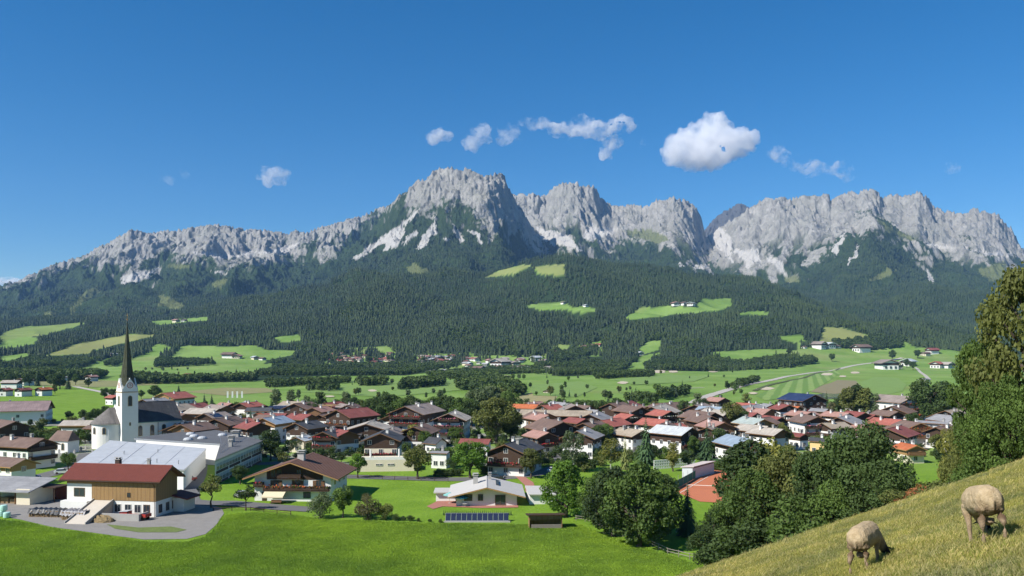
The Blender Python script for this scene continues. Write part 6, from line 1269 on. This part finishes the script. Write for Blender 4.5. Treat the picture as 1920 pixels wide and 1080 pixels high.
CN = {'green': 'green', 'dark': 'dark green', 'bright': 'fresh green', 'olive': 'olive', 'gold': 'yellow-green', 'grey': 'grey-green', 'brown': 'brownish', 'spruce': 'dark', 'blue': 'bluish'}
SN = {'round': 'round tree', 'broad': 'broad tree', 'tall': 'tall slim tree', 'loose': 'feathery tree', 'spruce': 'spruce', 'bushy': 'bush'}
cnt = {}
for (px, b, t, s, c) in VT:
    zone = 'beyond the west meadow' if (b < 752 and px < 260) else 'by the eastern farms' if b < 700 else 'at the village west end' if px < 480 else 'in the village middle' if px < 1000 else 'in the village east half'
    k = (s, c, zone); cnt[k] = cnt.get(k, 0)+1
    tree(px, b, t, s, c, f'{CN[c]} {SN[s]} {zone}, {ORD[cnt[k]-1]} such from the west', group='trees of the village', wide=rng.uniform(.9, 1.15) if s != 'tall' else 1.2, dens=1.0 if b > 790 else .5)
# ------------------------------------------------------------------ young trees on the golf meadow
gt_ = []
while len(gt_) < 120:
    px = rng.uniform(250, 1400); row = 694 + 58*rng.random()**1.3
    if 860 < px < 960 or (px < 480 and row > 735): continue
    x_, y_, z_ = on_ground(px, row); q = float(pn(np.array([x_/130]), np.array([y_/130]), 91)[0])
    if q < -.05: continue
    gt_.append((px, row, x_, y_, z_))
gt_.sort()
for i, (px, row, x_, y_, z_) in enumerate(gt_):
    s = rng.choice(('round', 'round', 'tall', 'round', 'slim')); c = 'spruce' if s == 'slim' else rng.choice(('dark', 'green', 'grey', 'olive'))
    tree_at(x_, y_, rng.uniform(3.5, 8.5), s, c, f'young tree on the golf meadow, {ORD[i]} from the west', group='young trees on the golf meadow', z=z_, dens=.12 if s != 'slim' else 1.0, wide=1.1, seed=1, name='young_tree')
# copses and hedges of the meadow, shrubs between the houses
hp = []; hs = []
def copse(poly, sp, h0, h1):
    P = [on_ground(*p)[:2] for p in poly]; xs = [p[0] for p in P]; ys = [p[1] for p in P]
    X, Y = np.meshgrid(np.arange(min(xs), max(xs), sp), np.arange(min(ys), max(ys), sp)); X = X.ravel()+nrs.uniform(-.5, .5, X.size)*sp; Y = Y.ravel()+nrs.uniform(-.5, .5, Y.size)*sp; k = inpoly(X, Y, P)
    hp.append(np.stack([X[k], Y[k], ground(X[k], Y[k])-.3], 1)); hs.append(nrs.uniform(h0, h1, k.sum()))
for q, a, b in (([(500,722),(560,718),(655,714),(656,718),(560,724),(500,728)],5,9),([(672,720),(720,716),(724,723),(676,725)],6,11),([(575,731),(606,727),(608,733),(578,734)],5,8),([(612,732),(632,726),(634,733),(614,735)],6,10),([(745,728),(770,720),(830,716),(832,724),(780,728),(750,732)],6,11),([(855,730),(880,712),(920,706),(960,722),(985,740),(950,745),(900,740)],6,11),
    ([(1116,709),(1150,704),(1222,701),(1224,706),(1150,710),(1118,712)],5,10),([(1370,728),(1395,718),(1420,712),(1422,716),(1400,724),(1376,731)],5,9),([(1230,748),(1260,740),(1290,735),(1292,742),(1260,748),(1232,752)],5,10),([(1170,755),(1200,748),(1230,752),(1228,758),(1190,760)],5,9),([(230,716),(330,714),(480,710),(480,715),(330,720),(232,721)],6,11),([(230,716),(262,712),(275,717),(240,722)],8,13),
    ([(1560,640),(1640,632),(1690,640),(1690,652),(1600,655),(1565,652)],8,14),([(0,705),(90,700),(200,706),(180,712),(60,716),(0,715)],8,14),([(1025,668),(1090,655),(1120,650),(1120,662),(1050,680)],8,13),([(800,704),(840,700),(900,690),(1000,690),(1000,700),(930,703),(850,712)],5,9),([(620,684),(700,686),(770,684),(860,680),(860,686),(700,693)],7,12)): copse(q, 5.0, a, b)
P_ = np.concatenate(hp); S_ = np.concatenate(hs); k = nrs.uniform(size=len(P_)) < .8; P_, S_ = P_[k], S_[k]
MIDB = make_protos('copse_kind', [far_broad(11), far_broad(12), far_broad(13), far_spruce(14)])
scatter('copse_woodland', P_, S_, np.where(nrs.uniform(size=len(P_)) < .12, 3, nrs.randint(0, 3, len(P_))), MIDB, 'hedgerows and copses strung along the golf meadow', sx=S_*1.15)
# low shrubs in the village
obst = [(o.location.x, o.location.y, 7.5 if o.name.startswith(('chalet', 'hall', 'hotel')) else 9) for o in bpy.data.objects if o.parent is None and o.get('category') in ('house', 'hall', 'church', 'tower', 'school', 'barn')]
P2 = []
for _ in range(5200):
    px = rng.uniform(-40, 1830); row = rng.uniform(757, 885)
    if row > 868 - 25*(px < 300) and not 880 < px < 1130: continue
    if 1250 < px < 1440 and row > 868: continue
    Yv = CAMZ*FPX/(row-HROW); Xv = (px-960)/FPX*Yv
    if 140 < px < 480 and 205 < Yv < 300 and row > 800: continue
    if px < 215 and 735 < row < 785: continue
    if rng.random() > .42: continue
    if any((Xv-a)**2 + (Yv-b)**2 < c*c for a, b, c in obst): continue
    P2.append((Xv, Yv, gz(Xv, Yv)-.15))
P2 = np.array(P2); S2 = nrs.uniform(1.4, 4.6, len(P2))
SHR = make_protos('shrub_kind', [tree_kind('bushy', 'green', 1, .25)[0], tree_kind('bushy', 'dark', 2, .25)[0], tree_kind('bushy', 'olive', 3, .25)[0], tree_kind('round', 'dark', 1, .25)[0]])
scatter('garden_shrubbery', P2, S2, nrs.randint(0, 4, len(P2)), SHR, 'garden hedges and shrubs filling the gaps between the village houses', sx=S2*1.2); print('shrubs', len(P2), 'copse', len(P_))
# clipped hedge above the solar panels, hedges by the street
def hedge(a, b, hh, n, label, shape='slim', colr='spruce'):
    A, B = Vector(on_ground(*a)), Vector(on_ground(*b)); e = empty('hedge', tuple(A)); tag(e, label, 'hedge')
    for i in range(n): p = (B-A)*(i/(n-1)); o = link_mesh('hedge_plant', tree_kind(shape, colr, 1 + i % 3, .3 if shape != 'slim' else 1.0)[0], e, (p.x, p.y, gz(A.x+p.x, A.y+p.y)-A.z), rng.uniform(0, 6)); o.scale = (hh*1.1,)*2 + (hh*rng.uniform(.9, 1.1),)
hedge((832,966), (958,966), 1.3, 34, 'row of clipped dark thuja plants above the solar panels'); hedge((905,889), (980,884), 2.6, 16, 'dark clipped hedge in front of the dark-roofed guest house', 'bushy', 'dark'); hedge((818,893), (862,893), 2.2, 10, 'dark hedge at the street beside the bright green tree', 'bushy', 'dark'); hedge((1100,845), (1140,842), 2.6, 9, 'square green garden hedge by the garden trees', 'bushy', 'green'); hedge((1345,882), (1440,886), 2.8, 16, 'green hedge behind the tennis court', 'bushy', 'green')
# ------------------------------------------------------------------ far hamlets
fhm = {}
def far_house(px, row, wpx, rc, label, group, wallc='white', z=None):
    x_, y_, z_ = on_ground(px, row, lo=900); w = wpx/FPX*y_; k = rc + wallc
    if k not in fhm:
        b = MB(); b.extrude_y([(-.42, -.1), (.42, -.1), (.42, .36), (0, .50), (-.42, .36)], -.5, .5); wme = b.mesh('wall', WALL[wallc]); b = MB()
        for s in (-1, 1): b.add([(0, -.62, .58), (s*.55, -.62, .37), (s*.55, .62, .37), (0, .62, .58), (0, -.62, .54), (s*.55, -.62, .33), (s*.55, .62, .33), (0, .62, .54)], [(0, 1, 2, 3), (7, 6, 5, 4), (0, 4, 5, 1), (1, 5, 6, 2), (2, 6, 7, 3)])
        rme = b.mesh('roof', roof_mat(rc)); b = MB(); b.box(-.44, .44, -.515, .515, .24, .37); cme = b.mesh('timber_cladding', WOOD['dark']); b = MB()
        for xx in (-.26, 0, .26): b.box(xx-.05, xx+.05, -.53, -.49, .05, .18)
        fhm[k] = (wme, rme, cme, b.mesh('window', GLASS))
    e = empty('far_house', (x_, y_, z_), R(rng.choice((-50, -35, -20, 25, 40, 60))) - math.atan2(x_, y_)); e.scale = (w*.86,)*2 + (w*.86*rng.uniform(.85, 1.1),)
    for n_, m_ in zip(('wall', 'roof', 'timber_cladding', 'window'), fhm[k]): link_mesh(n_, m_, e)
    tag(e, label, 'house', group)
RN = {'red': 'red', 'maroon': 'maroon', 'orange': 'orange', 'brown': 'brown', 'greybrown': 'grey-brown', 'lightgrey': 'pale', 'tin': 'white', 'salmon': 'salmon', 'beige': 'beige', 'grey': 'grey'}
def hamlet(desc, spots, group):
    c = {}
    for (px, row, w, rc) in sorted(spots): c[rc] = c.get(rc, 0)+1; far_house(px, row, w, rc, f'{RN[rc]}-roofed house {desc}, {ORD[c[rc]-1]} such roof from the west', group, rng.choice(('white', 'white', 'cream')))
r1 = random.Random(21)
hamlet('in the dense holiday hamlet below the forest', [(r1.uniform(614, 736), r1.uniform(664, 684), r1.uniform(8, 12), r1.choice(('maroon', 'brown', 'greybrown', 'salmon', 'red'))) for _ in range(64)], 'houses of the dense holiday hamlet')
hamlet('in the middle hamlet at the forest foot', [(r1.uniform(784, 885), r1.uniform(672, 690), r1.uniform(10, 17), r1.choice(('tin', 'beige', 'brown', 'lightgrey', 'salmon', 'red'))) for _ in range(26)] + [(772,686,12,'orange'),(783,688,10,'orange'),(645,690,11,'orange'),(522,690,9,'orange')], 'houses of the middle hamlet')
hamlet('in the eastern hamlet at the forest foot', [(r1.uniform(870, 1030), r1.uniform(676, 700), r1.uniform(9, 16), r1.choice(('greybrown', 'beige', 'brown', 'lightgrey', 'salmon'))) for _ in range(32)] + [(938,688,34,'beige'),(965,686,22,'greybrown'),(1005,676,18,'tin'),(897,697,20,'brown'),(832,699,13,'grey'),(675,701,14,'lightgrey'),(960,701,11,'brown')], 'houses of the eastern hamlet')
hamlet('on the forest shelf above the eastern hamlet', [(1040,664,14,'brown'),(1056,662,12,'salmon'),(1068,660,12,'greybrown'),(1082,657,14,'brown'),(1098,655,16,'salmon'),(1112,652,14,'brown'),(1122,650,12,'red'),(1050,668,10,'tin')], 'houses on the forest shelf')
hamlet('among the fields of the eastern farms', [(1535,653,24,'greybrown'),(1554,652,22,'tin'),(1572,652,12,'brown'),(1508,653,9,'brown'),(1615,659,28,'brown'),(1662,692,40,'greybrown'),(1683,691,16,'brown'),(1703,686,26,'tin'),(1735,667,16,'brown'),(1748,663,20,'maroon'),(1757,690,24,'red'),(1772,690,26,'beige'),(1788,690,18,'brown'),(1734,712,16,'grey'),(1200,664,14,'bluegrey')] if False else [(1535,653,24,'greybrown'),(1554,652,22,'tin'),(1572,652,12,'brown'),(1508,653,9,'brown'),(1615,659,28,'brown'),(1662,692,40,'greybrown'),(1683,691,16,'brown'),(1703,686,26,'tin'),(1735,667,16,'brown'),(1748,663,20,'maroon'),(1757,690,24,'red'),(1772,690,26,'beige'),(1788,690,18,'brown'),(1734,716,16,'grey'),(1200,666,14,'tin')], 'eastern farms')
hamlet('on the open western slope', [(430,671,24,'brown'),(445,672,18,'salmon'),(478,674,14,'tin'),(492,675,12,'brown'),(213,668,12,'tin'),(330,604,12,'salmon'),(345,603,10,'brown'),(352,706,14,'red')], 'farms on the western slope')
hamlet('in the high forest clearings', [(1266,573,16,'salmon'),(1282,572,12,'brown'),(1296,573,16,'tin'),(1056,570,9,'greybrown'),(1098,575,10,'tin'),(1025,736,13,'brown')], 'farms in the forest clearings')
# ------------------------------------------------------------------ parked cars
def car(px, row, rz, colr, label):
    e = empty('parked_car', on_ground(px, row), rz); e.location.z += .12; m = mat('car_paint_' + colr, {'white': (.7, .7, .7), 'dark': (.03, .03, .035), 'silver': (.38, .39, .41), 'red': (.32, .03, .03), 'blue': (.04, .08, .2)}[colr], .25, .04, spec=.6)
    b = MB(); b.extrude_y([(-2.1, .32), (2.1, .32), (2.15, .62), (2.0, .80), (1.1, .92), (-1.75, .95), (-2.1, .85)], -.85, .85); b.obj('body', m, e)
    MB().add([(-1.6, -.78, .94), (1.05, -.78, .91), (1.05, .78, .91), (-1.6, .78, .94), (-1.25, -.66, 1.42), (.35, -.66, 1.44), (.35, .66, 1.44), (-1.25, .66, 1.42)], [(0, 1, 5, 4), (1, 2, 6, 5), (2, 3, 7, 6), (3, 0, 4, 7)]).obj('window_band', GLASS, e); MB().box(-1.27, .37, -.67, .67, 1.42, 1.47).obj('roof', m, e)
    for sx in (-1.3, 1.3):
        for sy in (-1, 1): MB().tube((sx, sy*.70, .32), (sx, sy*.88, .32), .32, .32, 12).obj('wheel', WOOD['dark'], e)
    for sy in (-.6, .6): MB().box(2.08, 2.17, sy-.15, sy+.15, .6, .75).obj('headlight', FRAME, e)
    tag(e, label, 'car', 'cars parked in the village')
for q in ((117,889,.4,'white','white car parked below the churchyard'),(1102,851,.1,'dark','dark car parked behind the willow-like tree'),(620,898,.05,'silver','silver car on the street by the dark fence'),(1735,834,.5,'white','white car at the east end street, upper one'),(1718,842,.3,'red','red car at the east end street'),(1690,846,.3,'silver','silver car at the east end street, lower one'),(60,899,.2,'blue','blue car on the street above the sheds'),(455,932,1.2,'silver','silver car beside the school entrance'),(930,900,.0,'dark','dark car on the street above the bungalow'),(1040,886,.4,'white','white car at the bend of the village street'),(355,903,1.3,'red','red car between barn and school')): car(*q)
# ------------------------------------------------------------------ pasture grass
def tuft(seed, n, hmin, hmax, spread, lean, mats):
    r = random.Random(seed); V = []; F = []; MI = []
    for i in range(n):
        a = r.uniform(0, 6.283); q = spread*math.sqrt(r.random()); b = Vector((q*math.cos(a), q*math.sin(a), -.01)); h = r.uniform(hmin, hmax); w = r.uniform(.0017, .0034)*(1+h*2.0)
        d = r.uniform(0, 6.283); l = lean*r.uniform(.3, 1.2)*h; t = Vector((math.cos(d)*l, math.sin(d)*l, 0)); s = Vector((-math.sin(d+1.2), math.cos(d+1.2), 0))*w
        m = b + t*.35 + Vector((0, 0, h*.62)); e = b + t + Vector((0, 0, h*(.95-.25*min(1, lean)))); k = len(V); V += [b-s, b+s, m+s*.75, m-s*.75, e]; F += [(k, k+1, k+2, k+3)]; F += [(k+3, k+2, k+4, k+4)]; mi = r.choices(range(len(mats)), weights=[5, 3, 2][:len(mats)])[0]; MI += [mi, mi]
    me = bpy.data.meshes.new('tuft'); me.from_pydata([tuple(v) for v in V], [], [f if f[2] != f[3] else f[:3] for f in F])
    for m in mats: me.materials.append(m)
    me.polygons.foreach_set('material_index', MI); me.update(); return me
G1 = leaf_mat('grass_olive', (.27, .265, .08), .25, .3, .6, .5); G2 = leaf_mat('grass_straw', (.43, .385, .18), .2, .3, .6, .5); G3 = leaf_mat('grass_green', (.21, .25, .065), .25, .3, .6, .5)
TUF = make_protos('tuft_kind', [tuft(1, 70, .025, .065, .17, .9, [G1, G2, G3]), tuft(2, 70, .02, .06, .18, 1.1, [G1, G3, G2]), tuft(3, 50, .03, .085, .16, 1.0, [G2, G1, G3]), tuft(4, 12, .10, .24, .09, .5, [G2, G2, G1])])
N_ = 56000
u = nrs.uniform(.12, .80, N_); y = 5.0 + 44*nrs.uniform(size=N_)**1.15; x = u*y; z = ground(x, y); pp, rr = project(x, y, z); k = (pp > 1180) & (rr < 1130); x, y, z = x[k], y[k], z[k]
tall = (nrs.uniform(size=len(x)) < .02 + .04*(y > 26)); patch = pn(x/2.3, y/2.3, 95)
pk = np.where(tall, 3, np.where(patch > .25, 2, np.where(patch < -.3, 1, 0))); sc = nrs.uniform(.7, 1.35, len(x))*np.where(y > 20, 1.2, 1.0)
scatter('pasture_grass', np.stack([x, y, z], 1), sc, pk, TUF, 'dry yellowish grass of the pasture slope with pale seed stalks', sx=sc*1.15); print('tufts', len(x))
# ---- lush grass of the valley meadow
MG1 = leaf_mat('meadow_blade', (.185, .310, .028), .3, .3, .15, .035); MG2 = leaf_mat('meadow_blade_light', (.245, .375, .05), .3, .3, .15, .035)
def clump(seed):
    r = np.random.RandomState(seed); n = 60; c = np.stack([r.uniform(-.5, .5, n), r.uniform(-.5, .5, n), np.full(n, .0)], 1); a = r.uniform(0, 6.283, n); w = r.uniform(.018, .045, n); h = r.uniform(.08, .22, n); l = r.normal(0, .08, (n, 2))
    dx = np.stack([np.cos(a)*w, np.sin(a)*w, np.zeros(n)], 1); t = np.stack([l[:,0], l[:,1], h], 1); V = np.stack([c-dx, c+dx, c+dx*.35+t, c-dx*.35+t], 1).reshape(-1, 3); return np_mesh('clump', V, np.arange(4*n).reshape(n, 4), [MG1, MG2], (r.uniform(size=n) < .35).astype(int))
MEA = make_protos('meadow_kind', [clump(1), clump(2), clump(3)])
POLY_M = [(-60,972),(40,980),(110,995),(190,1006),(280,1019),(350,1018),(390,1008),(412,990),(425,966),(470,962),(560,968),(600,975),(800,982),(990,985),(1080,985),(1180,1020),(1290,1056),(1340,1064),(1250,1100),(-60,1100)]
N_ = 80000; pp = nrs.uniform(-60, 1340, N_); y = 112 + 75*nrs.uniform(size=N_); x = (pp-960)/FPX*y; z = ground(x, y); pp, rr = project(x, y, z); k = inpoly(pp, rr, POLY_M) & (z < 3); x, y, z = x[k], y[k], z[k]
sc = nrs.uniform(.7, 1.5, len(x))*(1+.35*pn(x/6, y/6, 97)); scatter('meadow_grass', np.stack([x, y, z-.02], 1), sc, nrs.randint(0, 3, len(x)), MEA, 'lush bright green grass of the valley meadow', sx=nrs.uniform(1.2, 2.2, len(x))); print('meadow', len(x))
# ------------------------------------------------------------------ sheep
def loft(rings, n=14):
    """rings: (centre, radius side, radius up, forward dir) -> V,F closed"""
    V = []; F = []
    for (c, ru, rv, d) in rings:
        c = Vector(c); d = Vector(d).normalized(); s = d.cross(Vector((0, 0, 1))); s = Vector((1, 0, 0)) if s.length < .2 else s.normalized(); up = s.cross(d).normalized()
        for i in range(n): a = 6.28318*i/n; V.append(tuple(c + s*ru*math.cos(a) + up*rv*math.sin(a)))
    for j in range(len(rings)-1):
        for i in range(n): F.append((j*n+i, j*n+(i+1) % n, (j+1)*n+(i+1) % n, (j+1)*n+i))
    V.append(rings[0][0]); V.append(rings[-1][0]); a, b = len(V)-2, len(V)-1
    for i in range(n): F.append(((i+1) % n, i, a)); F.append(((len(rings)-1)*n+i, (len(rings)-1)*n+(i+1) % n, b))
    return V, F
def sheep_mat():
    m, nt, b = new_mat('sheep_wool'); n1 = noise(nt, 9, 5); n2 = noise(nt, 60, 4)
    wool = mixc(nt, ramp(nt, n1, [(.3, 0), (.7, 1)]), (.35, .262, .15), (.50, .395, .25)); wool = mixc(nt, ramp(nt, n2, [(.35, .4), (.6, 0)]), wool, (.27, .19, .115))
    c = mixc(nt, attr(nt, 'dirt_belly'), wool, (.115, .072, .042)); c = mixc(nt, attr(nt, 'legs'), c, (.25, .18, .115)); c = mixc(nt, attr(nt, 'face'), c, (.022, .018, .016))
    nt.links.new(c, b.inputs['Base Color']); b.inputs['Roughness'].default_value = .95; bump(nt, b, n2, .8, .02); return m
SHEEPM = sheep_mat()
def sheep(px, row, y, hd, hh, label, headturn, step=0.0, seed=1):
    """y local forward; rump towards -y. hh: height of the back"""
    x = (px-960)/FPX*y; z = gz(x, y); mb = MB(); s = 1.0
    body = [((0, -.55, .61), .05, .06, (0, 1, 0)), ((0, -.52, .60), .125, .14, (0, 1, 0)), ((0, -.43, .60), .175, .195, (0, 1, 0)), ((0, -.25, .60), .19, .215, (0, 1, 0)), ((0, 0, .585), .20, .215, (0, 1, 0)), ((0, .25, .585), .185, .21, (0, 1, -.05)), ((0, .42, .575), .15, .185, (0, 1, -.2)), ((0, .53, .55), .105, .135, (0, 1, -.5))]
    ht = headturn; neck = [((0, .40, .60), .13, .15, (0, 1, -.5)), ((.03*ht, .56, .48), .11, .13, (.1*ht, 1, -1)), ((.08*ht, .66, .34), .085, .10, (.2*ht, .6, -1)), ((.12*ht, .72, .24), .07, .085, (.2*ht, .6, -1))]
    head = [((.10*ht, .70, .27), .065, .07, (.2*ht, .8, -1)), ((.13*ht, .75, .20), .068, .078, (.2*ht, .7, -1)), ((.16*ht, .80, .12), .055, .062, (.2*ht, .6, -1)), ((.185*ht, .84, .05), .040, .042, (.2*ht, .6, -1)), ((.195*ht, .86, .02), .025, .026, (.2*ht, .6, -1))]
    parts = [body, neck, head]
    for sx in (-1, 1):
        st = step*sx
        parts.append([((sx*.085, -.36, .58), .085, .15, (0, .1, -1)), ((sx*.10, -.38, .46), .078, .118, (0, -.1, -1)), ((sx*.112, -.41+st*.6, .36), .056, .074, (0, -.5, -1)), ((sx*.12, -.47+st, .27), .033, .040, (0, -.5, -1)), ((sx*.12, -.465+st, .16), .025, .027, (0, .15, -1)), ((sx*.12, -.455+st, .06), .025, .027, (0, .1, -1)), ((sx*.12, -.445+st, -.02), .032, .036, (0, .1, -1))])
        parts.append([((sx*.11, .32, .52), .075, .10, (0, .1, -1)), ((sx*.115, .33, .40), .055, .065, (0, 0, -1)), ((sx*.115, .34-st, .26), .034, .038, (0, 0, -1)), ((sx*.115, .35-st, .20), .032, .034, (0, 0, -1)), ((sx*.115, .34-st, .08), .024, .026, (0, 0, -1)), ((sx*.115, .35-st, -.03), .031, .034, (0, 0, -1))])
        parts.append([((.12*ht+sx*.05, .69, .27), .03, .014, (sx, -.15, -.1)), ((.12*ht+sx*.11, .68, .26), .034, .012, (sx, -.15, -.25)), ((.12*ht+sx*.18, .67, .235), .012, .006, (sx, -.15, -.3))])
    parts.append([((0, -.51, .68), .035, .03, (0, -.5, -1)), ((0, -.555, .60), .026, .024, (0, -.1, -1)), ((0, -.56, .50), .018, .016, (0, 0, -1)), ((0, -.555, .46), .010, .010, (0, 0, -1))])      # tail
    parts.append([((0, -.28, .36), .07, .05, (0, 0, -1)), ((0, -.28, .30), .075, .07, (0, 0, -1)), ((0, -.27, .26), .03, .03, (0, 0, -1))])                                        # udder
    gx = (gz(x+.3, y)-gz(x-.3, y))/.6; gy_ = (gz(x, y+.4)-gz(x, y-.4))/.8; k = hh/.82
    fx, fy = -math.sin(hd), math.cos(hd); pitch = math.atan(gx*fx+gy_*fy)*.75; roll = math.atan(gx*math.cos(hd)+gy_*math.sin(hd)); lr = math.tan(roll)*.85
    parts = [p if q < 3 else [((c[0], c[1], c[2] + (c[0]*lr*max(0, min(1, (.5-c[2])/.3)) if abs(c[0]) > .08 and c[1] < .5 else 0)), ru, rv, d) for (c, ru, rv, d) in p] for q, p in enumerate(parts)]
    bm = bmesh.new()
    for rings in parts:
        V, F = loft(rings); vs = [bm.verts.new(v) for v in V]
        for f in F:
            try: bm.faces.new([vs[i] for i in f])
            except ValueError: pass
    bmesh.ops.recalc_face_normals(bm, faces=bm.faces[:]); me = bpy.data.meshes.new('sheep_src'); bm.to_mesh(me); bm.free()
    t = bpy.data.objects.new('sheep_src', me); COL.objects.link(t); rm = t.modifiers.new('skin', 'REMESH'); rm.mode = 'VOXEL'; rm.voxel_size = .012; sm = t.modifiers.new('smooth', 'SMOOTH'); sm.factor = .5; sm.iterations = 5
    dg = bpy.context.evaluated_depsgraph_get(); me2 = bpy.data.meshes.new_from_object(t.evaluated_get(dg)); bpy.data.objects.remove(t)
    co = np.empty(len(me2.vertices)*3, np.float32); me2.vertices.foreach_get('co', co); co = co.reshape(-1, 3); nn = np.empty_like(co).ravel(); me2.vertices.foreach_get('normal', nn); nn = nn.reshape(-1, 3)
    low = sstep(.40, .30, co[:,2]); fore = sstep(.60, .68, co[:,1])*sstep(.36, .30, co[:,2]); wl = (1-low)*(1-fore)
    d = .007*fbm(co[:,0]*13+co[:,2]*7, co[:,1]*13-co[:,2]*9, 3, seed) + .0045*ridged(co[:,0]*38+co[:,2]*17, co[:,1]*38-co[:,2]*21, 2, seed+4)
    co = co + nn*(d*wl)[:,None]; me2.vertices.foreach_set('co', co.ravel())
    hind = sstep(-.25, -.48, co[:,1]); dirt_belly = np.clip(hind*sstep(.66, .46, co[:,2])*(.85+1.1*pn(co[:,0]*11, co[:,2]*8, seed)), 0, 1)*.8*(1-fore)
    belly = .55*sstep(.46, .36, co[:,2])*(1-low); fattr(me2, 'dirt_belly', np.clip(dirt_belly+belly, 0, 1)); fattr(me2, 'legs', low*(1-fore)*.8); fattr(me2, 'face', fore)  # rear dirt plus a browner tone towards the underside of the belly
    me2.polygons.foreach_set('use_smooth', np.ones(len(me2.polygons), bool)); me2.materials.clear(); me2.materials.append(SHEEPM); me2.update(); me2.name = 'sheep'
    o = link_mesh('sheep', me2, None, (x, y, z-.0)); o.scale = (k, k, k)
    o.rotation_mode = 'XYZ'; o.rotation_euler = (Matrix.Rotation(hd, 4, 'Z') @ Matrix.Rotation(pitch, 4, 'X') @ Matrix.Rotation(-roll*.15, 4, 'Y')).to_euler()
    tag(o, label, 'sheep', 'sheep grazing on the pasture'); return o
sheep(1625, 1068, 13.5, R(-38), .80, 'grazing sheep with black ears, the lower one on the pasture slope', 1.0, .06, 1)
sheep(1848, 1022, 11.6, R(-16), .84, 'grazing sheep seen from behind, the higher one near the great trees', 1.6, -.05, 5)
